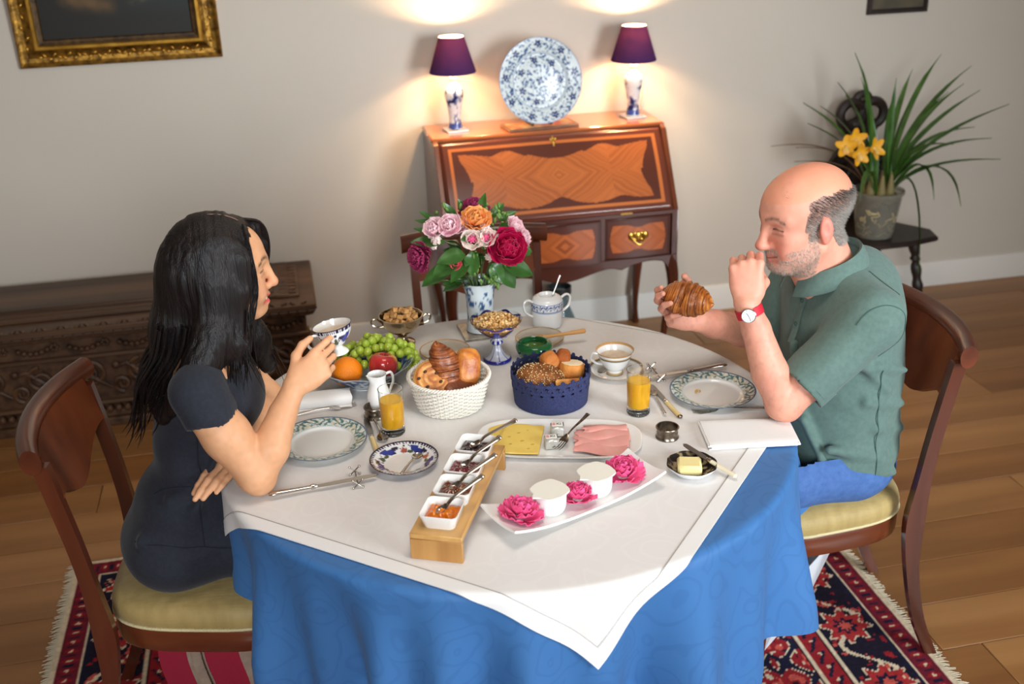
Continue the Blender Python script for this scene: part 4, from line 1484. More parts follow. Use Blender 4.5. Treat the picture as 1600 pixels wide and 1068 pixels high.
def fork(label, p0, p1, z, ln=None, tilt=0.0, mat='silver', group=None):
    """tines at p0"""
    p0 = np.array(p0, float); p1 = np.array(p1, float); d = p1 - p0; ln = float(np.linalg.norm(d))
    t = thing('fork', label, 'fork', (p0[0], p0[1], z), 0, group)
    t.rotation_euler = (0, -tilt, math.atan2(d[1], d[0]))
    k = ln / .19
    for j in range(4):
        y = (j - 1.5) * .0058
        obj('tine', tube([(0, y * 1.05, .006), (.018 * k, y, .0022), (.045 * k, y * .95, .0035)], [.0007, .0013, .0014], 6, flat=.8), mat, t)
    def head(u, v):
        x = .043 * k + .026 * k * v; w = .0108 * (1 - v ** 2.2 * .78)
        return (x, (u - .5) * 2 * w, .0035 + .006 * v * v + .001 * (1 - (2 * u - 1) ** 2))
    obj('head', sheet(head, 6, 6, .0016), mat, t, sharp=80)
    obj('handle', tube(smoothprof([(.067 * k, 0, .0088), (.10 * k, 0, .010), (.15 * k, 0, .006), (.185 * k, 0, .0045), (ln, 0, .005)], 4), [.0024] * 4 + [.0026 + .0004 * q for q in range(11)] + [.0062, .004], 8, flat=.42), mat, t, sharp=80)
    return t


def knife(label, p0, p1, z, handle='ivory', hl=.46, tilt=0.0, roll=0.0, group=None, bw=.0085, z1=None):
    """blade tip at p0, handle end at p1"""
    p0 = np.array(p0, float); p1 = np.array(p1, float); d = p1 - p0; ln = float(np.linalg.norm(d))
    t = thing('table_knife', label, 'knife', (p0[0], p0[1], z), 0, group)
    t.rotation_euler = (roll, -tilt, math.atan2(d[1], d[0]))
    bl = ln * (1 - hl)
    o = [(0.0, bw * .2), (bl * .06, bw * .85), (bl * .2, bw), (bl * .8, bw * .92), (bl, bw * .6), (bl, -bw * .55), (bl * .3, -bw * .7), (bl * .08, -bw * .5)]
    obj('blade', prism(o, .0035, .0052, .0005), 'steel' if handle != 'silver' else 'silver', t)
    obj('bolster', tube([(bl - .004, 0, .0045), (bl + .004, 0, .0045), (bl + .010, 0, .0045)], [.0036, .0062, .0058], 10), 'silver', t)
    if handle == 'silver':
        obj('handle', tube(smoothprof([(bl + .008, 0, .0048), (bl + ln * hl * .4, 0, .0052), (ln - .02, 0, .0062), (ln, 0, .005)], 4), [.0055, .0056, .0058, .006, .0064, .0068, .0072, .0076, .0080, .0082, .008, .0066, .0035], 10, flat=.62), 'silver', t, sharp=80)
    else:
        obj('handle', tube(smoothprof([(bl + .008, 0, .0048), (bl + ln * hl * .4, 0, .0052), (ln - .014, 0, .0056), (ln - .006, 0, .0056)], 4), [.0058] * 4 + [.0062] * 4 + [.0066] * 3 + [.0066, .006], 10, flat=.7), handle, t, sharp=80)
        obj('end_cap', ball((ln - .005, 0, .0056), (.006, .0068, .0048), 10, 6), 'silver_old' if handle == 'ivory' else handle, t)
    return t


spoon('teaspoon', 'silver teaspoon lying in the blue patterned saucer', (.226, 2.190), (.172, 2.094), T + .0075, bw=.024, bl=.034, tiltend=.055)
knife('long silver knife on a jack-shaped rest at the woman\'s place', (.125, 2.124), (-.112, 2.096), T + .008, 'silver', .42, 0.0, bw=.0095)
knife('long silver knife on a jack-shaped rest at the man\'s place', (.838, 2.428), (1.070, 2.446), T + .008, 'silver', .46, 0.0, bw=.0095)
knife('small ivory handled knife beside the woman\'s plate', (.122, 2.415), (.135, 2.215), T, 'ivory', .52)
knife('small ivory handled knife beside the man\'s plate', (.846, 2.405), (.858, 2.213), T, 'ivory', .50)
spoon('dessert_spoon', 'silver spoon lying by the woman\'s juice glass', (.155, 2.282), (.143, 2.392), T, bw=.028, bl=.038)
spoon('dessert_spoon', 'silver spoon lying by the man\'s juice glass', (.836, 2.372), (.826, 2.233), T, bw=.026, bl=.036)
fork('silver fork with its tines past the rolled napkin at the woman\'s place', (.108, 2.494), (-.075, 2.470), T)
fork('silver fork lying between the man\'s plate and his napkin', (.895, 2.236), (1.078, 2.208), T)


def knife_rest(label, a, b):
    a = np.array((*a, T)); b = np.array((*b, T))
    d = b - a; ln = np.linalg.norm(d); rz = math.atan2(d[1], d[0])
    t = thing('knife_rest', label, 'knife rest', tuple(a), rz, 'jack-shaped knife rests')
    hgt = .0115
    obj('bar', tube([(0, 0, hgt), (ln, 0, hgt)], .0018, 6), 'silver_old', t)
    for x in (0, ln):
        for s in (-1, 1):
            obj('cross_arm', join(tube([(x, -.0105 * s, hgt - .0098), (x, 0, hgt), (x, .0105 * s, hgt + .0098)], .0015, 6), ball((x, -.0105 * s, .0030), .0030, 8, 6), ball((x, .0105 * s, hgt + .0098), .0030, 8, 6)), 'silver', t)
    return t


knife_rest('silver jack-shaped knife rest at the woman\'s place', (.076, 2.154), (.078, 2.094))
knife_rest('silver jack-shaped knife rest at the man\'s place', (.878, 2.490), (.880, 2.418))

# cups
def cup_on_saucer():
    x, y = .785, 2.498
    pr = profile([(0, .003), (.04, .003), (.05, .007), (.073, .0175)], 5) + [(.072, .016), (.05, .004), (.038, 0), (0, .001)]
    def cf(v):
        r = np.hypot(v[:, 0], v[:, 1]); c = np.tile(L((232, 230, 226)), (len(v), 1))
        c[(r > .0665) & (r < .069)] = L((62, 70, 60)); c[r > .071] = L((190, 146, 84)); return c
    t = lathe_col('saucer', pr, 96, cf, 'glazed', None, loc=(x, y, T))
    tag(t, 'white saucer with gold and dark rim under the white coffee cup', 'saucer')
    pr = profile([(0, .004), (.018, .004), (.021, .000), (.022, .003), (.018, .009), (.030, .022), (.040, .042), (.0455, .058), (.0500, .066)], 5) + profile([(.0488, .066), (.044, .057), (.037, .040), (.027, .022), (.014, .013), (0, .012)], 4)
    cp = thing('coffee_cup', 'white coffee cup with gold bands standing on its saucer', 'cup', (x - .004, y, T + .004))
    def cc(v):
        r = np.hypot(v[:, 0], v[:, 1]); c = np.tile(L((234, 232, 228)), (len(v), 1))
        z = v[:, 2]
        c[(z > .0605)] = L((186, 140, 84)); c[(z > .047) & (z < .0505) & (r > .041)] = L((60, 68, 56)); c[(z > .051) & (z < .0525) & (r > .041)] = L((190, 150, 88))
        c[(z < .0055) & (r > .018)] = L((194, 158, 100)); return c
    lathe_col('cup_body', pr, 72, cc, 'glazed', cp)
    obj('cup_handle', tube(smoothprof([(-.036, .016, .050), (-.052, .022, .052), (-.057, .025, .036), (-.044, .020, .024), (-.028, .013, .022)], 5), .0032, 8), 'white_china', cp)
    obj('coffee', lathe([(0, .0475), (.0392, .0475), (.037, .040), (0, .040)], 40), 'coffee_milk', cp)
    spoon('teaspoon', 'small silver spoon resting on the coffee cup saucer', (.735, 2.478), (.800, 2.552), T + .010, bw=.024, bl=.034, tiltend=.06)


cup_on_saucer()


def juice_glass(label, x, y):
    t = thing('juice_glass', label, 'glass', (x, y, T), 0, 'two glasses of orange juice')
    h, r1, r0 = .116, .0300, .0262
    prof = [(0, 0), (r0 - .001, 0), (r0 + .0005, .002), (r0 + .0008, .016), (r0 + .0004, .019), (r1, h), (r1 - .0006, h + .0006), (r1 - .0014, h), (r0 - .0012, .021), (0, .019)]
    obj('tumbler', lathe(prof, 48), 'clear_glass', t)
    fac = [xf(ball((0, 0, 0), (.0032, .0018, .0032), 6, 4), (r0 * math.cos(a) * 1.015, r0 * math.sin(a) * 1.015, zz), (0, 0, a + PI / 2)) for zz in (.005, .012) for a in np.linspace(0, 2 * PI, 22, endpoint=False) + zz * 12]
    o = obj('cut_facets', join(*fac), 'clear_glass', t); o['kind'] = 'stuff'
    def rr(z):
        return r0 - .0014 + (r1 - r0 - .0002) * (z - .021) / (h - .021)
    obj('juice', lathe([(0, .0188), (rr(.0215) + .0003, .0205), (rr(.088) + .0003, .088), (0, .0875)], 48), 'orange_juice', t)


juice_glass('glass of orange juice beside the white milk jug', .182, 2.330)
juice_glass('glass of orange juice in front of the coffee cup', .771, 2.273)

# milk jug
mj = thing('milk_jug', 'small white china milk jug behind the woman\'s juice glass', 'jug', (.163, 2.462, T))
v, f = lathe(profile([(0, .002), (.021, .002), (.024, .006), (.029, .026), (.028, .044), (.0215, .066), (.0205, .082), (.0235, .096)], 5) + profile([(.0222, .096), (.019, .082), (.020, .066), (.026, .044), (.027, .026), (0, .008)], 5), 40)
sp_ = np.exp(-((np.arctan2(v[:, 1], v[:, 0]) + PI * .82 + PI) % (2 * PI) - PI) ** 2 / .12) * sstep(.07, .098, v[:, 2])
v = v * (1 + .42 * sp_[:, None] * [1, 1, 0]); v[:, 2] += .006 * sp_
obj('jug_body', (v, f), 'white_china', mj, sharp=70)
obj('jug_handle', tube(smoothprof([(.020, .012, .088), (.036, .022, .086), (.040, .024, .062), (.028, .016, .036)], 5), .0035, 8), 'white_china', mj)


def napkin_ring(label, x, y):
    t = thing('napkin_ring', label, 'napkin ring', (x, y, T), 0, 'silver napkin rings')
    pr = [(.0235, 0), (.026, 0), (.0268, .002), (.026, .004), (.0245, .006), (.0245, .012), (.0252, .0145), (.0245, .017), (.0245, .023), (.026, .025), (.0268, .027), (.026, .029), (.0235, .029), (.0235, 0)]
    obj('band', lathe(pr, 48), 'silver_old', t)
    o = obj('milled_edge', join(*[ball((.0262 * math.cos(a), .0262 * math.sin(a), zz), .0013, 5, 4) for zz in (.002, .027) for a in np.linspace(0, 2 * PI, 60, endpoint=False)]), 'silver_old', t)
    o['kind'] = 'stuff'


napkin_ring('silver napkin ring behind the woman\'s juice glass', .148, 2.424)
napkin_ring('silver napkin ring between the ham platter and the man\'s napkin', .797, 2.138)

# napkins
def fold_layer(pts, z0, z1, r, sag, seed):
    """rounded slab through four plan corners"""
    P = np.array(pts, float)
    def fn(u, v):
        a = P[0] * (1 - u) + P[1] * u; b = P[3] * (1 - u) + P[2] * u
        q = a * (1 - v) + b * v
        e = min(u, 1 - u, v, 1 - v)
        return (q[0], q[1], z1 - r * max(0, 1 - e / .05) ** 2 + sag * math.sin(seed + 5 * u + 3 * v) * .5)
    return sheet(fn, 26, 14, z1 - z0)
nk = thing('folded_napkin', 'white linen napkin folded flat under the man\'s elbow', 'napkin', (0, 0, 0))
base = np.array([(.868, 2.052), (1.070, 2.022), (1.092, 2.128), (.888, 2.168)])
for k in range(4):
    off = np.array((.004 * math.sin(k * 2.1), .003 * math.cos(k * 3.3)))
    obj('fold', fold_layer(base + off * (1 if k < 3 else 0), T + .0008 + k * .0036, T + .0046 + k * .0036, .0012, .0012, k), 'white_linen', nk, sharp=60)
nl = thing('rolled_napkin', 'white linen napkin folded into a thick roll beside the woman\'s plate', 'napkin', (0, 0, 0))
rg = []
for x in np.linspace(-.125, .098, 22):
    o = []
    for q in range(20):
        a = 2 * PI * q / 20
        o.append((x + .002 * math.sin(3 * a), 2.523 + (.030 + .001 * math.sin(x * 60)) * math.copysign(abs(math.cos(a)) ** .7, math.cos(a)), T + .0165 + .016 * math.copysign(abs(math.sin(a)) ** .8, math.sin(a))))
    rg.append(o)
obj('roll', loft(rg), 'white_linen', nl, sharp=60)
obj('flap', fold_layer([(-.125, 2.494), (.097, 2.488), (.098, 2.53), (-.125, 2.53)], T + .0005, T + .006, .001, .001, 1), 'white_linen', nl, sharp=60)
# ------------------------------------------------------------------ jam stand
wood('bamboo', (206, 158, 92), (182, 130, 68), axis=0, scale=22, stretch=.05, rough=.38, coat=.2)
wood('bamboo_end', (192, 142, 80), (166, 114, 58), axis=2, scale=22, stretch=.05, rough=.4, coat=.2)
JA = math.atan2(.907, .42)
js = thing('jam_stand', 'low bamboo serving stand holding the four square jam dishes', 'stand', (.2025, 1.784, T), JA)
obj('top_board', box(.370, .105, .012, (.185, 0, .052), .0015), 'bamboo', js)
obj('front_panel', box(.012, .105, .046, (.006, 0, .023), .001), 'bamboo_end', js)
obj('rear_panel', box(.012, .105, .046, (.364, 0, .023), .001), 'bamboo_end', js)
DZ = T + .058
dish_me = None
def sq_ring(h, z, r=.012, n=5):
    o = []
    for cx, cy, a0 in ((1, 1, 0), (-1, 1, PI / 2), (-1, -1, PI), (1, -1, 3 * PI / 2)):
        for k in range(n):
            a = a0 + PI / 2 * k / (n - 1)
            o.append((cx * (h - r) + r * math.cos(a), cy * (h - r) + r * math.sin(a), z))
    return o
dish_rings = [sq_ring(.024, .001), sq_ring(.0305, .0), sq_ring(.0318, .002), sq_ring(.0385, .0285), sq_ring(.0388, .030), sq_ring(.0375, .0305), sq_ring(.0362, .0295), sq_ring(.0290, .006), sq_ring(.026, .004), sq_ring(.012, .004, .006)]
dish_me = mesh_data('jam_dish', *loft(dish_rings), 'white_china', True, 50)
JAMS = [('dark blackberry jam', (40, 26, 30), (70, 44, 48), 'rearmost'), ('deep red berry jam', (96, 32, 40), (130, 52, 58), 'second from the rear'),
        ('brown pear jam', (124, 62, 28), (96, 44, 20), 'third from the rear'), ('orange apricot jam', (236, 130, 22), (206, 92, 12), 'nearest the camera')]
pos = [(.335, 2.072), (.298, 1.991), (.264, 1.912), (.225, 1.833)]
ends = [(.442, 2.086), (.393, 2.024), (.368, 1.952), (.326, 1.876)]
for k, ((jn, c1, c2, pl_), p, en) in enumerate(zip(JAMS, pos, ends)):
    d = thing('jam_dish', 'square white dish of %s, %s on the bamboo stand' % (jn, pl_), 'dish', (p[0], p[1], DZ), JA, 'jam dishes on the bamboo stand')
    obj('dish', dish_me, None, d)
    n = 30
    def jam(u, v, k=k):
        x, y = (u - .5) * .062, (v - .5) * .062
        e = max(abs(u - .5), abs(v - .5)) * 2
        q = vnoise(np.array([[x, y, 0]]), 110, k)[0] * .6 + vnoise(np.array([[x, y, 0]]), 240, k + 4)[0] * .4
        lump = .006 * (1 - e ** 2)
        return (x * (1 - .12 * (1 - e)), y * (1 - .12 * (1 - e)), .0165 + lump + .013 * (q - .45) * (1 - e ** 6))
    m = M('jam_%d' % k, c1, rough=.12, spec=.7, noise=(c2, 60, (1, 1, 1)), coat=.4)
    obj('jam', sheet(jam, n, n, .006), m, d, sharp=80)
    pa = np.array(p) + (np.array(p) - en) * .10
    dv = np.array(en) - pa
    spoon('jam_spoon', 'silver jam spoon standing in the %s' % jn, tuple(pa), en, DZ + .016, bw=.020, bl=.030, tiltend=math.atan2(.045, np.linalg.norm(dv)), hw=.0085, group='jam spoons')

# ------------------------------------------------------------------ platter with cheese, ham and wrapped portions
pp = thing('serving_platter', 'long oval white platter carrying cheese slices and ham', 'platter', (.549, 2.180, T), math.atan2(-.106, .366))
def capsule(a, b, z, n=14, sq=.55):
    o = []
    for k in range(4 * n):
        t = 2 * PI * k / (4 * n)
        c, s = math.cos(t), math.sin(t)
        o.append((math.copysign(abs(c) ** sq, c) * a, math.copysign(abs(s) ** (sq + .1), s) * b, z))
    return o
rg = [capsule(.15, .062, .0), capsule(.165, .074, .0005), capsule(.19, .094, .011), capsule(.1905, .0945, .0122), capsule(.188, .092, .0125), capsule(.164, .073, .0045), capsule(.15, .062, .0035), capsule(.08, .03, .0032)]
obj('platter_body', loft(rg), 'white_china', pp, sharp=70)
PZ = T + .0045
M('cheese', (240, 206, 106), rough=.45, sss=.1, noise=((234, 196, 92), 20, (1, 1, 1)))
M('cheese_hole', (206, 162, 66), rough=.5)
def slice_(pts, z, th, wav, seed, nu=16, nv=14):
    P = np.array(pts, float)
    def fn(u, v):
        q = (P[0] * (1 - u) + P[1] * u) * (1 - v) + (P[3] * (1 - u) + P[2] * u) * v
        return (q[0], q[1], z + th + wav * (math.sin(seed + 6 * u + 4 * v) + math.sin(seed * 2 + 9 * v)) * .5)
    return sheet(fn, nu, nv, th)
chs = [[(.378, 2.168), (.462, 2.145), (.500, 2.268), (.408, 2.300)], [(.390, 2.152), (.486, 2.122), (.530, 2.246), (.446, 2.276)]]
for k, c in enumerate(chs):
    t = thing('cheese_slice', ['slice of yellow cheese underneath, nearest the end of the platter', 'slice of yellow cheese with small holes lying on top of another'][k], 'cheese', (0, 0, 0), 0, 'cheese slices on the platter')
    obj('slice', slice_(c, PZ + .0015 + k * .0034, .003, .0006, k), 'cheese', t)
    if k == 1:
        for u, v in ((.3, .3), (.55, .42), (.7, .62), (.4, .7), (.82, .3), (.2, .55), (.6, .8), (.75, .15)):
            P = np.array(c); q = (P[0] * (1 - u) + P[1] * u) * (1 - v) + (P[3] * (1 - u) + P[2] * u) * v
            obj('hole', ball((q[0], q[1], PZ + .0080), (.0035 + .002 * ((u * 7) % 1), .0028, .0004), 10, 5), 'cheese_hole', t)
M('ham', (222, 142, 132), rough=.32, sss=.15, spec=.6, noise=((232, 168, 156), 14, (1, .25, 1)))
hamq = [[(.568, 2.112), (.668, 2.058), (.704, 2.130), (.590, 2.160)], [(.578, 2.126), (.690, 2.092), (.714, 2.165), (.586, 2.180)], [(.582, 2.150), (.704, 2.126), (.716, 2.182), (.598, 2.204)], [(.604, 2.178), (.708, 2.160), (.714, 2.192), (.622, 2.212)]]
rf = random.Random(2)
for k, c in enumerate(hamq):
    t = thing('ham_slice', ['front slice of folded pink ham on the platter', 'second slice of folded pink ham from the front', 'third slice of folded pink ham from the front', 'rear slice of folded pink ham on the platter'][k], 'ham', (0, 0, 0), 0, 'ham slices on the platter')
    P = np.array(c, float)
    def fn(u, v, P=P, k=k):
        q = (P[0] * (1 - u) + P[1] * u) * (1 - v) + (P[3] * (1 - u) + P[2] * u) * v
        w = .003 * math.sin(u * 9 + k) * (1 - u) + .0015 * math.sin(v * 7 + 2 * k)
        fold = .005 * math.sin(PI * min(1, v * 1.1)) ** .6
        return (q[0] - (.006 * math.sin(v * 11 + k) if u < .06 else 0), q[1] + w * .8, PZ + .006 + k * .0026 + fold + .0016 * math.sin(u * 7 + k * 2))
    obj('slice', sheet(fn, 18, 12, .0022), 'ham', t, sharp=80)
M('foil', (206, 204, 196), rough=.3, metal=.55, bump=(.4, 160, (1, 1, 1)))
M('packet_label', (236, 232, 222), rough=.4)
M('ink_dark', (48, 50, 66), rough=.6)
M('ink_red', (222, 150, 140), rough=.6)
def text_obj(s, size, mat, parent, loc, rot):
    cu = bpy.data.curves.new('lettering', 'FONT')
    cu.body = s; cu.size = size; cu.extrude = .0002; cu.align_x = 'CENTER'; cu.align_y = 'CENTER'
    cu.materials.append(MATS[mat])
    tmp = bpy.data.objects.new('lettering', cu); col.objects.link(tmp)
    bpy.context.view_layer.update()
    me = bpy.data.meshes.new_from_object(tmp.evaluated_get(bpy.context.evaluated_depsgraph_get()))
    bpy.data.objects.remove(tmp)
    if not me.materials:
        me.materials.append(MATS[mat])
    return obj('lettering', me, None, parent, loc, rot)
for k, (x, y, rz, lab) in enumerate(((.553, 2.212, -.20, 'wrapped cheese portion in silver foil, the rear one of two on the platter'), (.525, 2.158, -.12, 'wrapped cheese portion in silver foil, the front one of two on the platter'))):
    t = thing('wrapped_portion', lab, 'cheese portion', (x, y, PZ), rz, 'foil wrapped portions on the platter')
    obj('foil_block', box(.032, .032, .024, (0, 0, .0122), .003), 'foil', t)
    obj('label_print', box(.026, .018, .0006, (0, .003, .0246), .0002), 'packet_label', t)
    obj('label_mark', box(.007, .012, .0004, (-.008, .003, .0250), .0001), 'ink_red', t)
    obj('label_bar', box(.0014, .019, .0006, (.0145, .003, .0248), .0001), 'ink_dark', t)
    text_obj('KI', .013, 'ink_dark', t, (.0035, .003, .0252), (0, 0, 0))
fork('old silver serving fork leaning on the ham', (.528, 2.128), (.634, 2.226), PZ + .004, tilt=.20, mat='silver_old')

# ------------------------------------------------------------------ yoghurt dish with camellias
yd = thing('curved_dish', 'long boat-shaped white dish with two yoghurts and pink flowers', 'dish', (.514, 1.909, T), math.atan2(.066 + .09, .392))
YR = math.atan2(.156, .392)
def boat(u, v):
    x = (u - .5) * .385; s = (v - .5) * 2
    w = .052 + .010 * (abs(u - .5) * 2) ** 2
    return (x + .012 * s * 0, s * w, .0065 + .030 * (abs(u - .5) * 2) ** 2.4 + .008 * s * s)
obj('dish_body', sheet(boat, 40, 12, .005), 'white_china', yd, sharp=70)
for s in (-1, 1):
    obj('dish_foot', box(.045, .06, .006, (s * .085, 0, .003), .0015), 'white_china', yd)
M('yoghurt_plastic', (240, 238, 234), rough=.25, spec=.5)
M('foil_lid', (238, 232, 218), rough=.35)
def local_boat(x, y):
    c, s = math.cos(YR), math.sin(YR)
    return (.514 + c * x - s * y, 1.909 + s * x + c * y)
for k, (lx, lab) in enumerate(((-.062, 'white yoghurt pot, the front-left of two in the curved dish'), (.058, 'white yoghurt pot, the rear-right of two in the curved dish'))):
    x, y = local_boat(lx, .004)
    t = thing('yoghurt_pot', lab, 'yoghurt', (x, y, T + .0075), YR + .9, 'yoghurt pots in the curved dish')
    obj('pot', lathe(profile([(0, .001), (.02, .0), (.028, .004), (.0335, .018), (.0345, .05)], 5) + [(.0335, .05), (0, .05)], 40), 'yoghurt_plastic', t)
    rim = []
    for q in range(48):
        a = 2 * PI * q / 48
        r = .0375 + .004 * abs(math.cos(2 * a)) ** 6 + .010 * math.exp(-((a - PI * .75) / .16) ** 2)
        rim.append((r * math.cos(a), r * math.sin(a)))
    obj('rim', prism(rim, .0485, .0515, .0008), 'yoghurt_plastic', t)
    obj('lid', prism([(a * .985, b * .985) for a, b in rim], .0517, .0523), 'foil_lid', t)
M('camellia_pink', (250, 112, 164), rough=.55, sss=.1, noise=((246, 88, 146), 30, (1, 1, 1)))
def curl_petal(l, w, cup, ruf, seed):
    def fn(u, v):
        wx = w * (math.sin(PI * (.10 + .68 * v)) ** .7)
        x = (u - .5) * 2 * wx
        return (x, l * v, cup * l * v * v + .30 * x * x / w + ruf * math.sin(seed + u * 11) * v * v)
    return sheet(fn, 6, 5, .0006)
CP = [mesh_data('petal', *curl_petal(.030, .017, .35, .0035, s), 'camellia_pink', sharp=80) for s in (0, 1.7, 3.1)]
def petal_flower(name, label, cat, x, y, z, scale, rings, seed, group, meshes, rot=(0, 0, 0), parent=None, center=None):
    rf = random.Random(seed)
    if parent is None:
        t = thing(name, label, cat, (x, y, z), 0, group)
        t.rotation_euler = rot
    else:
        t = obj(name, ball((0, 0, 0), .004, 8, 5), center or meshes[0].materials[0].name, parent, (x, y, z), rot)
    t.scale = (scale,) * 3
    for j, (n, tilt, r, zz, ps) in enumerate(rings):
        for k in range(n):
            a = 2 * PI * k / n + j * .7 + rf.uniform(-.2, .2)
            o = obj('petal', rf.choice(meshes), None, t, (r * math.cos(a + PI / 2), r * math.sin(a + PI / 2), zz), (tilt + rf.uniform(-.15, .15), rf.uniform(-.15, .15), a))
            o.scale = (ps,) * 3
    return t
CAM_R = [(8, .05, .012, .003, 1.15), (7, .35, .010, .008, 1.05), (7, .65, .007, .012, .95), (6, .95, .004, .016, .8), (5, 1.25, .002, .018, .65)]
for k, (lx, ly, lab) in enumerate(((-.140, 0, 'pink camellia bloom at the left end of the curved dish'), (.004, -.004, 'pink camellia bloom between the two yoghurt pots'), (.130, .002, 'pink camellia bloom at the right end of the curved dish'))):
    x, y = local_boat(lx, ly)
    petal_flower('camellia', lab, 'flower', x, y, T + .012 + (.010 if k != 1 else .002), 1.0 if k != 1 else .86, CAM_R if k == 0 else [(n, min(1.45, t_ + .18 * (i > 0)), r, z_, p) for i, (n, t_, r, z_, p) in enumerate(CAM_R)], 3 + k, 'camellias in the curved dish', CP, (0, (.16, 0, -.14)[k], .4 * k))

# ------------------------------------------------------------------ butter dish
bd = thing('butter_dish', 'small round dark patterned dish holding the butter', 'dish', (.795, 1.975, T))
def bcol(v):
    c = np.tile(L((226, 226, 226)), (len(v), 1))
    up_ = np.arange(len(v)) < 31 * 90
    n = vnoise(v, 140, 3)
    d = mixc(np.tile(L((46, 38, 32)), (len(v), 1)), L((150, 130, 96)), sstep(.62, .75, n))
    c[up_] = d[up_]
    return c
v, f = lathe(profile([(0, .005), (.03, .005), (.044, .011), (.0535, .021), (.055, .0225)], 7) + profile([(.055, .0215), (.048, .012), (.032, .0), (0, .0)], 4), 90)
a = np.arctan2(v[:, 1], v[:, 0]); r = np.hypot(v[:, 0], v[:, 1])
k_ = 1 + .02 * np.cos(8 * a) * sstep(.03, .055, r)
v2 = v * np.stack([k_, k_, np.ones_like(k_)], 1)
cc_ = np.tile(L((224, 226, 228)), (len(v), 1))
inner = np.arange(len(v)) < (6 * 4 + 4) * 90
n = vnoise(v, 130, 3)
dd = mixc(np.tile(L((44, 38, 34)), (len(v), 1)), L((158, 138, 104)), sstep(.60, .74, n))
cc_[inner] = dd[inner]
obj('dish_body', mesh_data('dish_body', v2, f, 'glazed', True, 70, cc_), None, bd)
M('butter', (242, 224, 158), rough=.4, sss=.15, bump=(.3, 40, (.1, 1, 1)))
bt_ = obj('butter_block', None or (lambda s: s)(sheet(lambda u, v: (0, 0, 0), 1, 1)) if False else box(.052, .050, .026, (0, 0, .013), .005), 'butter', None, (.786, 1.966, T + .007), (0, 0, -.30))
tag(bt_, 'pale yellow block of butter in the dark dish', 'butter')
knife('butter knife with pale bone handle lying across the butter dish', (.800, 2.048), (.873, 1.912), T + .0255, 'bone', .52, -.125, bw=.009)

# ------------------------------------------------------------------ fruit bowl
M('orange_peel', (250, 140, 16), rough=.38, spec=.5, bump=(.5, 420, (1, 1, 1)), noise=((246, 128, 8), 8, (1, 1, 1)))
fb = thing('fruit_bowl', 'scalloped blue and white porcelain bowl piled with fruit', 'bowl', (.145, 2.628, T))
v, f = lathe(profile([(0, .006), (.04, .006), (.055, .010), (.085, .028), (.112, .052), (.1215, .058)], 6) + profile([(.1215, .056), (.108, .045), (.08, .020), (.055, .002), (.05, 0), (0, .001)], 5), 200)
a = np.arctan2(v[:, 1], v[:, 0]); r = np.hypot(v[:, 0], v[:, 1])
sc_ = 1 + .035 * np.abs(np.sin(6 * a)) * sstep(.05, .12, r)
v = v * np.stack([sc_, sc_, 1 + .10 * np.abs(np.sin(6 * a)) * sstep(.05, .12, r)], 1)
c = np.tile(L((206, 214, 216)), (len(v), 1))
q = (a * 12 / PI) % 1
n = vnoise(v, 90, 5); st = np.abs(np.sin(a * 24 + r * 160))
c = mixc(c, L((52, 78, 120)), (sstep(.44, .54, n) * (r > .055)))
c[(st < .22) & (r > .06) & (r < .11)] = L((150, 168, 188))
c[(r > .1195)] = L((176, 190, 204))
obj('bowl_body', mesh_data('bowl_body', v, f, 'glazed', True, 70, c), None, fb)
og = thing('orange', 'large ripe orange in front in the fruit bowl', 'fruit', (.0965, 2.592, T + .012))
v, f = ball((0, 0, .040), (.0395, .0395, .038), 40, 24)
obj('peel', (v, f), 'orange_peel', og)
obj('stem_end', ball((.012, .018, .0755), (.003, .003, .0014), 8, 5), M('stem_green', (120, 124, 60), rough=.7), og)
apl = thing('apple', 'red apple with a yellow patch in the fruit bowl', 'fruit', (.183, 2.592, T + .016))
v, f = lathe(profile([(.0, .010), (.012, .004), (.024, .008), (.035, .028), (.0375, .046), (.031, .064), (.016, .070), (.006, .064), (0, .060)], 6), 48)
n = vnoise(v * [1, 1, .15], 120, 2)
c = mixc(np.tile(L((176, 32, 44)), (len(v), 1)), L((206, 70, 60)), n)
yel = sstep(.55, .95, (v[:, 0] * .8 + v[:, 1] * .15) / .037 + (v[:, 2] - .05) * 18)
c = mixc(c, L((232, 184, 80)), yel)
obj('skin', mesh_data('skin', v, f, 'glazed', True, 80, c), None, apl, rot=(-.12, .18, 0))
obj('stalk', tube([(0, 0, .060), (.002, .001, .072), (.005, .002, .081)], [.0012, .0011, .0016], 6), 'dark_oak', apl, rot=(-.12, .18, 0))
M('grape_skin', (164, 186, 62), rough=.22, sss=.35, spec=.6, coat=.2, noise=((146, 166, 48), 30, (1, 1, 1)))
M('grape_stem', (120, 108, 52), rough=.7)
gb = thing('grape_bunch', 'bunch of green grapes at the back of the fruit bowl', 'grapes', (.17, 2.67, T + .03))
gm = mesh_data('grape', *ball((0, 0, 0), (.0112, .0112, .0128), 18, 12), 'grape_skin')
rf = random.Random(21)
cent = []
tries = 0
while len(cent) < 74 and tries < 20000:
    tries += 1
    x = rf.uniform(-.088, .112); yy = rf.uniform(-.058, .060)
    z0 = .070 * math.sqrt(max(0, 1 - ((x - .005) / .115) ** 2 - (yy / .075) ** 2))
    z = rf.uniform(max(-.004, z0 - .035), z0) + .002
    p = np.array((x, yy, z))
    wp = p + np.array((.17, 2.67, T + .03))
    if np.linalg.norm(wp - (.0965, 2.592, T + .052)) < .050 or np.linalg.norm(wp - (.183, 2.592, T + .055)) < .046:
        continue
    if all(np.linalg.norm(p - q) > .0185 for q in cent):
        cent.append(p)
for p in cent:
    obj('grape', gm, None, gb, tuple(p), (rf.uniform(-1, 1), rf.uniform(-1, 1), rf.uniform(0, 3)))
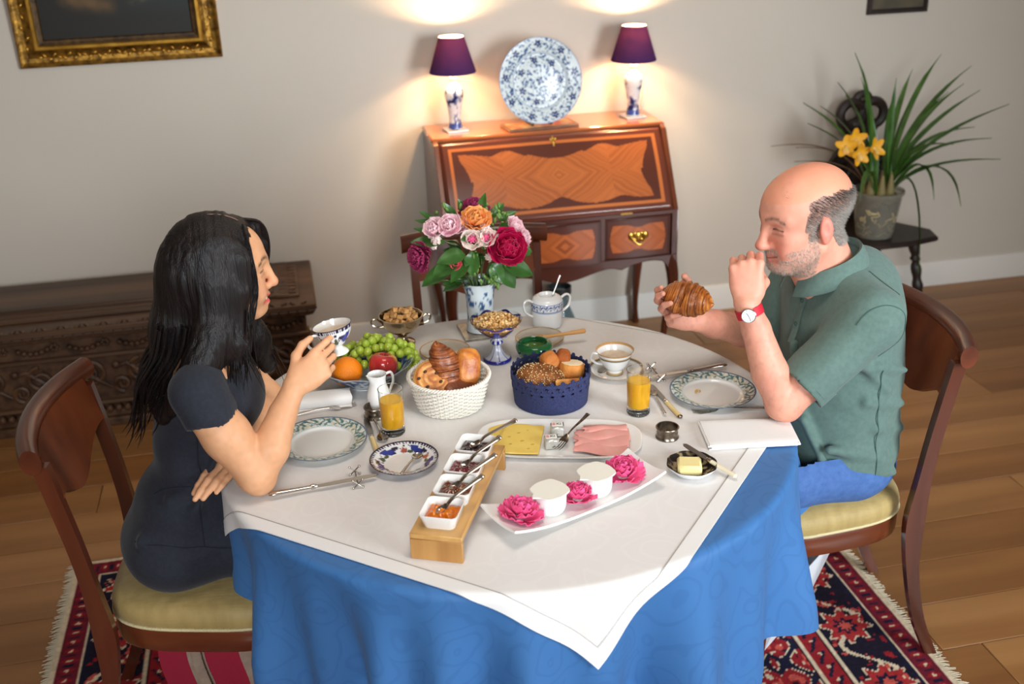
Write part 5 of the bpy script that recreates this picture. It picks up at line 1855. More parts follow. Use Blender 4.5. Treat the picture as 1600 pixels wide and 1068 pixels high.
obj('stem', tube([(-.08, 0, .02), (-.03, .01, .035), (.03, 0, .04), (.09, .01, .03)], .002, 6), 'grape_stem', gb)
M('banana_skin', (232, 192, 62), rough=.45)
bn = thing('banana', 'yellow banana tip behind the grapes in the fruit bowl', 'fruit', (.085, 2.70, T + .03))
obj('peel', tube(smoothprof([(.0, -.03, .010), (-.004, .0, .04), (.0, .02, .066), (.012, .028, .082)], 5), [.012, .014, .015, .016, .016, .016, .0155, .015, .0145, .014, .0125, .011, .009, .007, .005, .004], 8), 'banana_skin', bn)

# ------------------------------------------------------------------ sugar bowl with cubes
M('old_plate_silver', (176, 158, 130), rough=.16, metal=1.0)
sb = thing('sugar_bowl', 'tarnished silver footed bowl with two handles full of sugar cubes', 'bowl', (.268, 2.846, T))
obj('bowl_body', lathe(profile([(0, .003), (.030, .002), (.036, .004), (.034, .009), (.018, .016), (.013, .024), (.018, .032), (.040, .046), (.054, .066), (.0595, .084), (.0615, .088)], 5) + profile([(.0595, .088), (.055, .080), (.048, .064), (.034, .050), (0, .046)], 4), 56), 'old_plate_silver', sb)
for s in (-1, 1):
    obj('handle', tube(smoothprof([(s * .055, 0, .070), (s * .070, 0, .083), (s * .082, 0, .078), (s * .080, 0, .066), (s * .066, 0, .058), (s * .050, 0, .058)], 5), .0026, 8), 'old_plate_silver', sb)
M('brown_sugar', (182, 128, 70), rough=.85, noise=((206, 156, 96), 60, (1, 1, 1)), bump=(.7, 500, (1, 1, 1)))
cm = mesh_data('sugar_cube', *box(.0160, .0150, .0120, (0, 0, 0), .0010), 'brown_sugar')
rf = random.Random(13)
spots = []
for ring, n, z in ((.040, 12, .083), (.022, 7, .090), (.004, 1, .100)):
    for k in range(n):
        a = 2 * PI * k / n + ring * 40
        spots.append((ring * math.cos(a), ring * math.sin(a), z + rf.uniform(-.003, .004)))
spots += [(.012, -.012, .1035), (-.014, .008, .1035), (.026, .014, .098)]
places = ['at the front', 'at the right', 'at the back', 'at the left', 'in the middle']
for k, p in enumerate(spots):
    o = obj('sugar_cube', cm, None, None, (.268 + p[0], 2.846 + p[1], T + p[2]), (rf.uniform(-.5, .5), rf.uniform(-.5, .5), rf.uniform(0, 3)))
    tag(o, 'brown sugar cube heaped in the silver two-handled bowl', 'sugar cube', 'sugar cubes in the silver bowl')

# ------------------------------------------------------------------ pastries in the white wicker basket
def crust_cols(v, base, dark, light, ridge):
    n = vnoise(v, 60, 2) * .6 + vnoise(v, 160, 5) * .4
    c = mixc(np.tile(L(base), (len(v), 1)), L(dark), sstep(.35, .75, n * .6 + ridge * .5))
    return mixc(c, L(light), sstep(.62, .85, (1 - ridge) * .55 + (1 - n) * .45))
M('bread_crust', rough=.68, attr=True, spec=.25, bump=(.7, 110, (1, 1, 1)))
M('crust', rough=.42, attr=True, coat=.12, bump=(.5, 150, (1, 1, 1)))
def croissant_mesh(name, ln, R, bend, segs, dark=(88, 40, 16), base=(160, 88, 36), light=(204, 138, 66)):
    """crescent along x with stepped, finely ridged segments"""
    m, n = 120, 40
    V, ridge = [], []
    for i in range(m + 1):
        t = i / m; s = abs(t - .5) * 2
        env = (1 - s ** 2.2) ** .62 * R
        ph = (1 - s) * segs
        fr_ = ph % 1
        step = 1 + .13 * (1 - fr_) ** .8 - .08
        x = (t - .5) * ln; y = bend * (s ** 2)
        for k in range(n):
            a = 2 * PI * k / n
            fine = .018 * math.sin(40 * t * segs / 4 + 2.2 * math.sin(a)) + .02 * math.sin(3 * a + 9 * t)
            r = max(env * step * (1 + fine), .0008)
            V.append((x + .10 * R * math.sin(a) * (1 if t < .5 else -1), y + r * math.cos(a), r * .86 * math.sin(a)))
            ridge.append(.45 + .16 * math.sin(130 * t + 2.2 * math.sin(a) + 2 * math.sin(2 * a)) + (.30 if fr_ > .86 else 0) - .15 * (1 - fr_))
    V = np.array(V)
    F = [(i * n + k, i * n + (k + 1) % n, (i + 1) * n + (k + 1) % n, (i + 1) * n + k) for i in range(m) for k in range(n)]
    F = np.array(F)
    c = crust_cols(V, base, dark, light, np.clip(np.array(ridge), 0, 1))
    return mesh_data(name, V, F[:, ::-1], 'crust', True, 180, c)
M('white_wicker', (232, 226, 212), rough=.55, coat=.1)
WX, WY = .336, 2.437
wb = thing('wicker_basket', 'round white wicker basket filled with pastries', 'basket', (WX, WY, T))
def wr(z):
    return .078 + (.0985 - .078) * z / .082
nst = 44
for j in range(15):           # woven strands in alternating waves
    z = .005 + j * .0052
    pts = [((wr(z) + .0022 * math.cos(PI * (k / 4 + j)) ) * math.cos(2 * PI * k / (nst * 4)), (wr(z) + .0022 * math.cos(PI * (k / 4 + j))) * math.sin(2 * PI * k / (nst * 4)), z) for k in range(nst * 4)]
    obj('strand', tube(pts, .0025, 5, closed=True), 'white_wicker', wb)
stm = mesh_data('stake', *tube([(wr(0), 0, .001), (wr(.08), 0, .082)], .0018, 5), 'white_wicker')
for k in range(nst):
    obj('stake', stm, None, wb, (0, 0, 0), (0, 0, 2 * PI * k / nst))
for q in range(3):
    obj('rim_braid', tube([((wr(.084) + .0035 * math.cos(k * .9 + q * 2.094)) * math.cos(2 * PI * k / 180), (wr(.084) + .0035 * math.cos(k * .9 + q * 2.094)) * math.sin(2 * PI * k / 180), .083 + .0035 * math.sin(k * .9 + q * 2.094)) for k in range(180)], .0028, 5, closed=True), 'white_wicker', wb)
obj('base_disc', lathe([(0, .001), (.078, .001), (.079, .005), (0, .006)], 40), 'white_wicker', wb)
cro = obj('croissant', croissant_mesh('croissant', .145, .042, .016, 4, dark=(84, 38, 18), base=(146, 76, 34), light=(196, 122, 60)), None, None, (WX - .004, WY - .002, T + .096), (0, math.radians(-66), math.radians(78)))
tag(cro, 'dark golden croissant standing upright in the white wicker basket', 'croissant')
cro.rotation_euler = (math.radians(12), math.radians(-70), math.radians(100))
pr_ = thing('raisin_pastry', 'raisin swirl pastry at the left in the white wicker basket', 'pastry', (WX - .042, WY - .022, T + .086), 0)
pr_.rotation_euler = (.75, -.30, .35)
v, f = lathe(profile([(0, -.014), (.034, -.014), (.046, -.008), (.049, .004), (.043, .014), (.025, .017), (0, .018)], 4), 44)
a = np.arctan2(v[:, 1], v[:, 0]); r = np.hypot(v[:, 0], v[:, 1])
sw = .5 + .5 * np.sin(r * 420 - a)
v[:, 2] += .0035 * (sw - .5) * (v[:, 2] > 0)
obj('dough', mesh_data('dough', v, f, 'crust', True, 80, crust_cols(v, (204, 130, 56), (150, 78, 30), (232, 174, 98), sw * .8)), None, pr_)
M('raisin', (58, 32, 22), rough=.5)
for q, (rr_, aa) in enumerate(((.012, .4), (.024, 2.0), (.030, 3.6), (.021, 5.1), (.034, .9), (.036, 2.7))):
    obj('raisin', ball((rr_ * math.cos(aa), rr_ * math.sin(aa), .0185), (.005, .0035, .003), 8, 6), 'raisin', pr_)
pc_ = obj('chocolate_pastry', None or (np.zeros((0, 3)), []) if False else xf(ball((0, 0, 0), (1, 1, 1), 40, 24)), 'crust', None)
me = pc_.data
v = np.array([q.co for q in me.vertices]); f = [tuple(p.vertices) for p in me.polygons]
def pillow(v, a, b, h, e=.62):
    w = np.sign(v) * np.abs(v) ** e
    return w * [a, b, h]
w = pillow(v, .046, .030, .024)
w[:, 2] *= 1 + .10 * np.sin(w[:, 0] * 90)
me2 = mesh_data('chocolate_pastry', w, f, 'crust', True, 180, crust_cols(w, (222, 146, 62), (170, 88, 36), (240, 184, 104), np.clip(.35 + w[:, 2] * 14, 0, 1)))
pc_.data = me2
pc_.location = (WX + .048, WY - .002, T + .100); pc_.rotation_euler = (math.radians(30), math.radians(-62), math.radians(75))
tag(pc_, 'plump golden chocolate pastry at the right in the white wicker basket', 'pastry')
pc2 = obj('butter_pastry', mesh_data('butter_pastry', pillow(v, .048, .040, .026), f, 'crust', True, 180, crust_cols(pillow(v, .048, .040, .026), (170, 92, 36), (110, 52, 22), (214, 150, 76), np.clip(.5 + v[:, 2] * .3, 0, 1))), None, None, (WX + .016, WY - .026, T + .058), (.5, .15, .2))
tag(pc2, 'flat brown pastry at the bottom front of the white wicker basket', 'pastry')

# glass saucer with a gold line behind the basket
def gold_rim_dish(label, x, y, D):
    t = thing('glass_dish', label, 'dish', (x, y, T), 0, 'flat glass dishes with gold rims')
    obj('glass', lathe(profile([(0, .001), (.032, .001), (.045, .004), (D / 2, .013)], 4) + [(D / 2 - .001, .0145), (.044, .0062), (.032, .0032), (0, .0032)], 56), M('frosted_dish', (232, 222, 206), rough=.12, trans=.6, ior=1.3) if 'frosted_dish' not in MATS else 'frosted_dish', t)
    obj('gold_rim', tube([(D / 2 * math.cos(a), D / 2 * math.sin(a), .0138) for a in np.linspace(0, 2 * PI, 64, endpoint=False)], .0017, 6, closed=True), 'gold_line', t)
gold_rim_dish('flat glass dish with a gold rim behind the wicker basket', .372, 2.745, .136)
gold_rim_dish('flat glass dish with a gold rim under the honey dipper', .642, 2.757, .133)
wood('dipper_wood', (214, 162, 96), (188, 132, 70), axis=0, scale=14, rough=.5, coat=0)
hd = thing('honey_dipper', 'wooden honey dipper with grooved head lying across a glass dish', 'dipper', (.604, 2.716, T + .028))
hd.rotation_euler = (0, -.07, -.055)
prf = []
for k in range(7):
    prf += [(.0055, .004 + k * .0052), (.0105 - .0006 * abs(k - 3), .005 + k * .0052), (.0105 - .0006 * abs(k - 3), .0078 + k * .0052), (.0055, .0088 + k * .0052)]
obj('grooved_head', xf(lathe([(0, .002)] + prf + [(0, .042)], 20), r=(0, PI / 2, 0)), 'dipper_wood', hd)
obj('handle', tube(smoothprof([(.038, 0, 0), (.06, 0, 0), (.10, 0, 0), (.145, 0, 0), (.158, 0, 0)], 4), [.0062, .006, .0056, .0052, .0046, .0044, .0044, .0046, .0050, .0055, .0060, .0064, .0066, .0067, .0067, .0064, .004], 12), 'dipper_wood', hd)
M('green_glass', (44, 118, 66), rough=.06, trans=.55, ior=1.4, coat=.3)
gj = thing('green_bowl', 'green glass honey bowl behind the navy felt basket', 'bowl', (.598, 2.635, T))
obj('glass', lathe(profile([(0, .002), (.022, .002), (.026, .004), (.042, .022), (.0495, .042), (.045, .053), (.036, .057)], 5) + profile([(.034, .055), (.043, .050), (.046, .042), (.039, .023), (.022, .007), (0, .006)], 4), 56), 'green_glass', gj)
obj('honey', lathe([(0, .036), (.0435, .036), (.038, .024), (.022, .009), (0, .0085)], 40), M('honey', (120, 130, 60), rough=.1, trans=.4), gj)
gl = obj('green_leaf', sheet(lambda u, v: ((u - .5) * .018 * math.sin(PI * (.08 + .88 * v)), .034 * v, .004 * math.sin(PI * v)), 6, 8, .0008), M('sprig_green', (66, 120, 62), rough=.4), None, (.402, 2.705, T + .016), (.1, 0, -1.35))
tag(gl, 'small green leaf sticking out behind the wicker basket pastries', 'leaf')

# ------------------------------------------------------------------ navy felt basket with bread
M('navy_felt', (38, 44, 80), rough=.95, noise=((52, 58, 98), 220, (1, 1, 1)), bump=(.5, 400, (1, 1, 1)))
BX, BY = .585, 2.401
nb = thing('felt_basket', 'round navy felt basket with cut-out flower edge holding bread', 'basket', (BX, BY, T))
obj('base', lathe([(0, .001), (.090, .001), (.0915, .004), (0, .0045)], 56), 'navy_felt', nb)
def nr_(z):
    return .0915 + .0075 * z / .08
obj('side_wall', lathe([(nr_(0), .001), (nr_(.05), .050), (nr_(.05) - .003, .050), (nr_(0) - .003, .001), (nr_(0), .001)], 80), 'navy_felt', nb)
def felt_flower(s=1.0):
    o = []
    for k in range(60):
        a = 2 * PI * k / 60
        r = s * (.0062 + .0058 * abs(math.cos(2.5 * a)) ** .8)
        o.append((r * math.sin(a), r * math.cos(a)))
    return prism(o, -.0013, .0013)
v, f = felt_flower(1.22)
ffm = mesh_data('felt_flower', np.stack([v[:, 2], v[:, 0], v[:, 1]], 1), f, 'navy_felt', True, 40)
for row_, z in ((0, .0565), (1, .0765)):
    for k in range(23):
        a = 2 * PI * (k + .5 * row_) / 23
        obj('felt_flower', ffm, None, nb, ((nr_(z) - .0015) * math.cos(a), (nr_(z) - .0015) * math.sin(a), z), (0, 0, a))
M('crumb_white', (236, 216, 178), rough=.8, bump=(.6, 200, (1, 1, 1)))
M('sesame', (232, 206, 150), rough=.6)
def bread(name, label, a, b, h, loc, rot, base, dark, light, e=.6):
    w = pillow(v40, a, b, h, e)
    w *= 1 + .05 * (vnoise(w, 45, 3)[:, None] - .5)
    o = obj(name, mesh_data(name, w, f40, 'bread_crust', True, 180, crust_cols(w, base, dark, light, np.clip(.5 + w[:, 2] / h * .4, 0, 1))), None, None, loc, rot)
    return tag(o, label, 'bread', 'breads in the navy felt basket')
v40, f40 = ball((0, 0, 0), (1, 1, 1), 40, 24)
sr = thing('seeded_roll', 'brown bread roll covered in sesame seeds in the navy felt basket', 'bread', (BX - .030, BY - .014, T + .062))
sr.rotation_euler = (.25, .22, .35)
w = pillow(v40, .062, .044, .038, .75); w *= 1 + .06 * (vnoise(w, 40, 1)[:, None] - .5)
obj('crust', mesh_data('crust', w, f40, 'bread_crust', True, 180, crust_cols(w, (142, 86, 44), (98, 56, 28), (170, 112, 62), np.full(len(w), .5))), None, sr)
rf = random.Random(31)
sd = []
for _ in range(420):
    th = rf.uniform(0, 2 * PI); z = rf.uniform(-.1, 1); s = math.sqrt(1 - z * z) if abs(z) < 1 else 0
    p = pillow(np.array([[s * math.cos(th), s * math.sin(th), z]]), .0632, .0450, .0388, .75)[0]
    sd.append(xf(ball((0, 0, 0), (.0017, .0011, .0008), 5, 3), tuple(p), (rf.uniform(-.5, .5), rf.uniform(-.5, .5), rf.uniform(0, 3))))
o = obj('sesame_seeds', join(*sd), 'sesame', sr); o['kind'] = 'stuff'
bread('bread_roll', 'pointed golden bread roll standing at the back of the navy felt basket', .024, .022, .050, (BX + .008, BY + .034, T + .072), (.35, -.30, .2), (214, 150, 84), (176, 104, 48), (236, 190, 126))
bread('bread_roll', 'darker bread roll piece behind the cut baguette in the navy felt basket', .020, .024, .046, (BX + .040, BY + .042, T + .070), (.3, .15, -.3), (186, 106, 48), (146, 76, 32), (216, 150, 88))
bg = thing('baguette_piece', 'cut baguette piece showing its pale crumb in the navy felt basket', 'bread', (BX + .054, BY + .004, T + .050), 0, 'breads in the navy felt basket')
bg.rotation_euler = (-.12, .10, 0)
v, f = lathe([(0, 0), (.027, 0), (.031, .006), (.032, .020), (.030, .037), (.027, .040), (0, .040)], 40)
v = v * (1 + .05 * (vnoise(v, 50, 1)[:, None] - .5) * [1, 1, 0])
obj('crust', mesh_data('crust', v, f, 'bread_crust', True, 60, crust_cols(v, (206, 136, 66), (164, 92, 38), (230, 178, 112), np.full(len(v), .4))), None, bg)
obj('crumb', lathe([(0, .0415), (.015, .042), (.0262, .0405), (.027, .0395), (0, .0395)], 40), 'crumb_white', bg)
bs = thing('bread_wedge', 'toasted bread wedge at the front right of the navy felt basket', 'bread', (BX + .030, BY - .046, T + .060), 0, 'breads in the navy felt basket')
bs.rotation_euler = (-.45, .1, .1)
obj('wedge', prism([(-.036, -.018), (.036, -.018), (.006, .026), (-.016, .026)], -.012, .012, .003), M('toast', (222, 158, 84), rough=.7, noise=((200, 122, 58), 30, (1, 1, 1)), bump=(.6, 120, (1, 1, 1))), bs)
bread('bread_roll', 'round bread roll hidden low at the left of the navy felt basket', .030, .030, .024, (BX - .055, BY + .014, T + .036), (0, .1, 0), (160, 96, 48), (110, 60, 28), (196, 136, 80))

# ------------------------------------------------------------------ blue glass compote with muesli
glass_mat('cobalt_glass', (40, 44, 150))
M('cobalt_overlay', (32, 36, 128), rough=.08, spec=.6, coat=.5)
cpx, cpy = .503, 2.668
cp = thing('glass_compote', 'cobalt and clear cut glass compote of muesli in front of the vase', 'bowl', (cpx, cpy, T))
pr = profile([(0, .003), (.034, .001), (.0385, .004), (.036, .009), (.022, .019), (.013, .034), (.011, .046), (.017, .052), (.017, .058), (.010, .064), (.012, .070)], 4)
v, f = lathe(pr, 72)
a = np.arctan2(v[:, 1], v[:, 0])
c = np.tile(L((196, 196, 204)), (len(v), 1))
blu = (v[:, 2] < .011) | ((v[:, 2] > .047) & (v[:, 2] < .061) & (np.cos(a * 8) > -.2)) | (np.cos(a * 8) > .82)
oval = (v[:, 2] < .011) & (np.cos(a * 6) > .45) & (np.hypot(v[:, 0], v[:, 1]) > .026) & (np.hypot(v[:, 0], v[:, 1]) < .036)
c[blu] = L((30, 34, 128)); c[oval] = L((196, 196, 206))
obj('stem_and_foot', mesh_data('stem_and_foot', v, f, 'glazed', True, 70, c), None, cp)
def cr_(z):
    return .013 + .057 * (max(z - .068, 0) / .052) ** .62
prof_o = [(cr_(z), z) for z in np.linspace(.069, .120, 14)]
prof_i = [(r - .0022, z + .001) for r, z in prof_o[::-1]]
obj('bowl_glass', lathe(prof_o + prof_i[:-2] + [(0, .0735)], 64), 'clear_glass', cp)
# cobalt arches with round windows, one arch per lobe
for k in range(8):
    a0 = 2 * PI * k / 8 + .2
    V, F = [], []
    na_, nz_ = 22, 16
    for j in range(nz_ + 1):
        for i_ in range(na_ + 1):
            da = (i_ / na_ - .5) * 2 * PI / 8
            zz = .076 + (.116 - .076 + .004 * math.cos(da * 8)) * j / nz_
            r = cr_(zz) + .0012
            V.append((r * math.cos(a0 + da), r * math.sin(a0 + da), zz))
    for j in range(nz_):
        for i_ in range(na_):
            u, w_ = (i_ + .5) / na_ - .5, (j + .5) / nz_ - .52
            if (u / .34) ** 2 + (w_ / .33) ** 2 > 1:
                q = j * (na_ + 1) + i_
                F.append((q, q + 1, q + na_ + 2, q + na_ + 1))
    obj('cobalt_arch', (np.array(V), F), 'cobalt_overlay', cp)
rf = random.Random(17)
flk = []
flc = []
for _ in range(900):
    rr_ = .062 * math.sqrt(rf.random()); aa = rf.uniform(0, 2 * PI)
    z = .108 + .022 * (1 - (rr_ / .062) ** 2) + rf.uniform(-.003, .003)
    s = rf.uniform(.7, 1.4)
    q = xf(ball((0, 0, 0), (.0042 * s, .0030 * s, .0010), 6, 4), (rr_ * math.cos(aa), rr_ * math.sin(aa), z), (rf.uniform(-.9, .9), rf.uniform(-.9, .9), rf.uniform(0, 3)))
    flk.append(q)
    cc = rf.choice(((216, 170, 104), (226, 188, 128), (200, 146, 82), (232, 204, 152), (190, 130, 70), (90, 52, 34) if rf.random() < .3 else (222, 178, 110)))
    flc.append(np.tile(L(cc), (len(q[0]), 1)))
mu = obj('muesli_flakes', mesh_data('muesli_flakes', *join(*flk), 'painted', True, 60, np.concatenate(flc)), None)
mu.location = (cpx, cpy, T)
tag(mu, 'golden muesli flakes heaped in the blue glass compote', 'muesli', None, 'stuff')
obj('muesli_bed', lathe([(0, .122), (.040, .118), (.060, .1085), (.0625, .106), (.035, .082), (0, .0765)], 40), M('muesli_fill', (196, 148, 84), rough=.9, bump=(.9, 160, (1, 1, 1)), noise=((160, 108, 56), 90, (1, 1, 1))), cp)

# ------------------------------------------------------------------ sugar pot
sp = thing('sugar_pot', 'white two-handled china sugar pot with blue scroll band and a spoon', 'pot', (.690, 2.862, T))
v, f = lathe(profile([(0, .003), (.036, .003), (.041, .006), (.044, .03), (.046, .06), (.0455, .078), (.040, .088), (.033, .092)], 6) + [(.028, .096), (.025, .0965), (.0235, .093), (.0215, .087), (0, .0855)], 90)
a = np.arctan2(v[:, 1], v[:, 0]); z = v[:, 2]
c = np.tile(L((230, 229, 226)), (len(v), 1))
bl = L((62, 92, 150))
m = (z > .055) & (z < .0785)
q = (z - .055) / .0235; t_ = (a * 7 / PI) % 1
c[m & (np.abs(q - .35 - .4 * np.abs(np.sin(t_ * PI))) < .10)] = bl
c[m & (np.hypot((t_ - .5) * 1.2, q - .35) < .16)] = bl
c[m & (np.hypot(np.minimum(t_, 1 - t_) * 1.2, q - .75) < .14)] = bl
c[m & ((q < .08) | (q > .93))] = L((110, 134, 176))
obj('pot_body', mesh_data('pot_body', v, f, 'glazed', True, 60, c), None, sp)
for s, rz in ((-1, 0), (1, 0)):
    obj('pot_handle', tube(smoothprof([(s * .043, 0, .080), (s * .060, 0, .088), (s * .072, 0, .078), (s * .066, 0, .052), (s * .045, 0, .036)], 5), .0042, 8, flat=.8), 'white_china', sp, (0, 0, 0), (0, 0, .15))
obj('spoon_handle', tube([(.016, 0, .09), (.03, .004, .12), (.042, .008, .148)], [.0018, .002, .0028], 6), 'silver', sp)
# ------------------------------------------------------------------ tile, vase and bouquet
VX, VY = .497, 2.868
ti = obj('tile_trivet', prism([(-.060, -.060), (.060, -.060), (.060, .060), (-.060, .060)], 0, .009, .0015), M('tile_glaze', (150, 142, 126), rough=.25, noise=((104, 92, 74), 50, (1, 1, 1)), coat=.2), None, (VX, VY, T), (0, 0, .04))
tag(ti, 'square patterned tile under the blue and white flower vase', 'tile')
vz = thing('flower_vase', 'flared blue and white porcelain vase holding the bouquet', 'vase', (VX, VY, T + .009))
v, f = lathe(profile([(0, .002), (.038, .002), (.041, .006), (.0385, .02), (.038, .06), (.0405, .11), (.047, .142), (.0505, .150)], 6) + profile([(.0485, .150), (.044, .138), (.037, .11), (.034, .06), (0, .05)], 4), 96)
c = np.tile(L((212, 220, 222)), (len(v), 1))
n = vnoise(v, 70, 4); n2 = vnoise(v, 140, 2)
c = mixc(c, L((70, 112, 150)), sstep(.56, .66, n * .6 + n2 * .4))
c = mixc(c, L((44, 80, 126)), sstep(.66, .74, n * .6 + n2 * .4))
a = np.arctan2(v[:, 1], v[:, 0]); z = v[:, 2]
for za, aa, rr_ in ((.085, -1.75, .013), (.035, -1.9, .010), (.09, -1.0, .011), (.04, -1.2, .010), (.09, -2.5, .012), (.12, -1.4, .008)):
    d = np.hypot(((a - aa + PI) % (2 * PI) - PI) * .040, z - za); b = np.arctan2(z - za, (a - aa))
    c[d < rr_ * (.7 + .3 * np.cos(5 * b))] = L((52, 88, 132))
    c[d < rr_ * .25] = L((206, 214, 220))
c[(z < .014)] = L((196, 204, 208))
obj('vase_body', mesh_data('vase_body', v, f, 'glazed', True, 70, c), None, vz)

bq = thing('flower_bouquet', 'mixed bouquet of pink roses, magenta peonies and green leaves in the vase', 'bouquet', (VX, VY, T + .10))
B0 = np.array((VX, VY, T + .10))
def PM(name, c1, c2, l, w, cup, ruf):
    M(name, c1, rough=.55, sss=.08, noise=(c2, 45, (1, 1, 1)))
    return [mesh_data('petal', *curl_petal(l, w, cup, ruf, s), name, sharp=80) for s in (0, 2.1)]
P_mag = PM('petal_magenta', (206, 16, 86), (180, 8, 66), .030, .018, .55, .002)
P_dark = PM('petal_burgundy', (120, 24, 62), (160, 50, 92), .024, .008, .35, .002)
P_pink = PM('petal_pink', (240, 166, 184), (250, 210, 214), .020, .013, .55, .001)
P_white = PM('petal_cream', (246, 230, 208), (250, 222, 214), .018, .012, .5, .001)
P_hot = PM('petal_hot_pink', (224, 70, 128), (236, 110, 150), .012, .009, .6, .001)
P_or = PM('petal_orange', (238, 128, 74), (246, 170, 96), .024, .016, .4, .002)
P_cor = PM('petal_coral', (240, 104, 112), (226, 70, 90), .013, .009, .45, .001)
ROSE = [(7, .35, .008, 0, 1.05), (6, .75, .006, .004, .95), (5, 1.15, .004, .007, .85), (4, 1.4, .002, .008, .7)]
PEONY = [(9, .25, .010, 0, 1.1), (8, .6, .009, .005, 1.05), (8, .95, .008, .009, 1.0), (7, 1.25, .006, .012, .95), (6, 1.45, .003, .013, .85)]
MUM = [(18, .1, .006, 0, 1.1), (16, .45, .005, .004, 1.05), (14, .8, .004, .007, 1.0), (12, 1.1, .003, .009, .9), (8, 1.4, .001, .010, .8)]
def bloom(name, p, out, scale, rings, meshes, seed, center=None):
    scale *= 1.14
    """flower head at world point p facing the direction out"""
    q = Vector(out).to_track_quat('Z', 'Y').to_euler()
    return petal_flower(name, None, None, *(np.array(p) - B0), scale, rings, seed, None, meshes, q, bq, center)
FW = np.array((-.12, -.85, .5))
def outd(p, k=.7):
    d = np.array(p) - np.array((VX, VY, 1.0)); d /= np.linalg.norm(d) + 1e-9
    return d * k + FW * (1 - k)
bloom('magenta_peony', (.557, 2.800, 1.022), outd((.557, 2.80, 1.022), .35), 1.25, PEONY, P_mag, 1)
bloom('burgundy_flower', (.493, 2.88, 1.104), (0, -.35, 1), 1.25, MUM, P_dark, 2)
bloom('burgundy_flower', (.340, 2.815, 1.020), (-.75, -.5, .1), 1.2, MUM, P_dark, 3)
bloom('orange_rose', (.484, 2.815, 1.098), (0, -.55, .85), 1.25, ROSE, P_or, 4)
for i, (p, s) in enumerate((((.417, 2.81, 1.095), 1.15), ((.379, 2.82, 1.088), 1.1), ((.443, 2.82, 1.090), .9), ((.593, 2.86, 1.06), 1.0), ((.612, 2.86, 1.028), 1.0), ((.585, 2.85, 1.045), .8))):
    fl = bloom('pink_rose', p, outd(p, .5), s, ROSE, P_pink, 5 + i)
for i, (p, s) in enumerate((((.470, 2.795, 1.058), 1.1), ((.507, 2.795, 1.060), 1.05))):
    fl = bloom('cream_rose', p, FW, s, ROSE[:2], P_white, 15 + i, 'petal_hot_pink')
    for j in range(9):
        obj('inner_petal', P_hot[j % 2], None, fl, (.002 * math.cos(j), .002 * math.sin(j), .004), (1.0 + .05 * j, 0, j * .9))
for i, (p, s) in enumerate((((.506, 2.80, 1.082), .95), ((.531, 2.80, 1.064), .8), ((.512, 2.79, 1.008), .95), ((.379, 2.81, 1.062), 1.0), ((.372, 2.82, 1.040), .6))):
    bloom('cream_rose', p, outd(p, .4), s, [(6, 1.05, .005, 0, 1.0), (5, 1.3, .003, .003, .9)], P_white, 25 + i)
bloom('coral_flower', (.421, 2.795, .995), FW, 1.0, [(9, .55, .004, 0, 1.1), (7, .95, .003, .003, .8)], P_cor, 35, 'raisin')
M('bouquet_leaf', (62, 104, 44), rough=.35, coat=.2, noise=((44, 82, 30), 24, (1, 1, 1)))
M('bouquet_leaf_light', (108, 142, 66), rough=.45, noise=((90, 124, 56), 24, (1, 1, 1)))
M('bouquet_stem', (88, 112, 58), rough=.6)
def leaf_sheet(ln, w, bend, n=9):
    def fn(u, v):
        wx = w * math.sin(PI * (v ** .85)) ** .85 if 0 < v < 1 else 0
        x = (u - .5) * 2 * wx
        return (x, ln * v, -bend * ln * v * v + .25 * abs(x) + .002 * math.sin(8 * v))
    return sheet(fn, 6, n, .0007)
LFM = {k: mesh_data('leaf', *leaf_sheet(*k), 'bouquet_leaf', sharp=80) for k in ((.085, .028, .35), (.065, .022, .3), (.05, .013, .25))}
def leaf_at(root, tip, key, roll=0.0):
    r = np.array(root); t = np.array(tip); d = t - r
    ln = np.linalg.norm(d)
    yv = d / ln
    zv = np.array((-.1, -.6, .8)); zv -= yv * (zv @ yv); zv /= np.linalg.norm(zv)
    xv = np.cross(yv, zv)
    m3 = Matrix(np.stack([xv, yv, zv], 1).tolist()) @ Matrix.Rotation(roll, 3, 'Y')
    o = obj('leaf', LFM[key], None, bq, tuple(r - B0), tuple(m3.to_euler()))
    o.scale = (1, ln / key[0] * 1.02, 1)
    return o
BG, MD, SM = (.085, .028, .35), (.065, .022, .3), (.05, .013, .25)
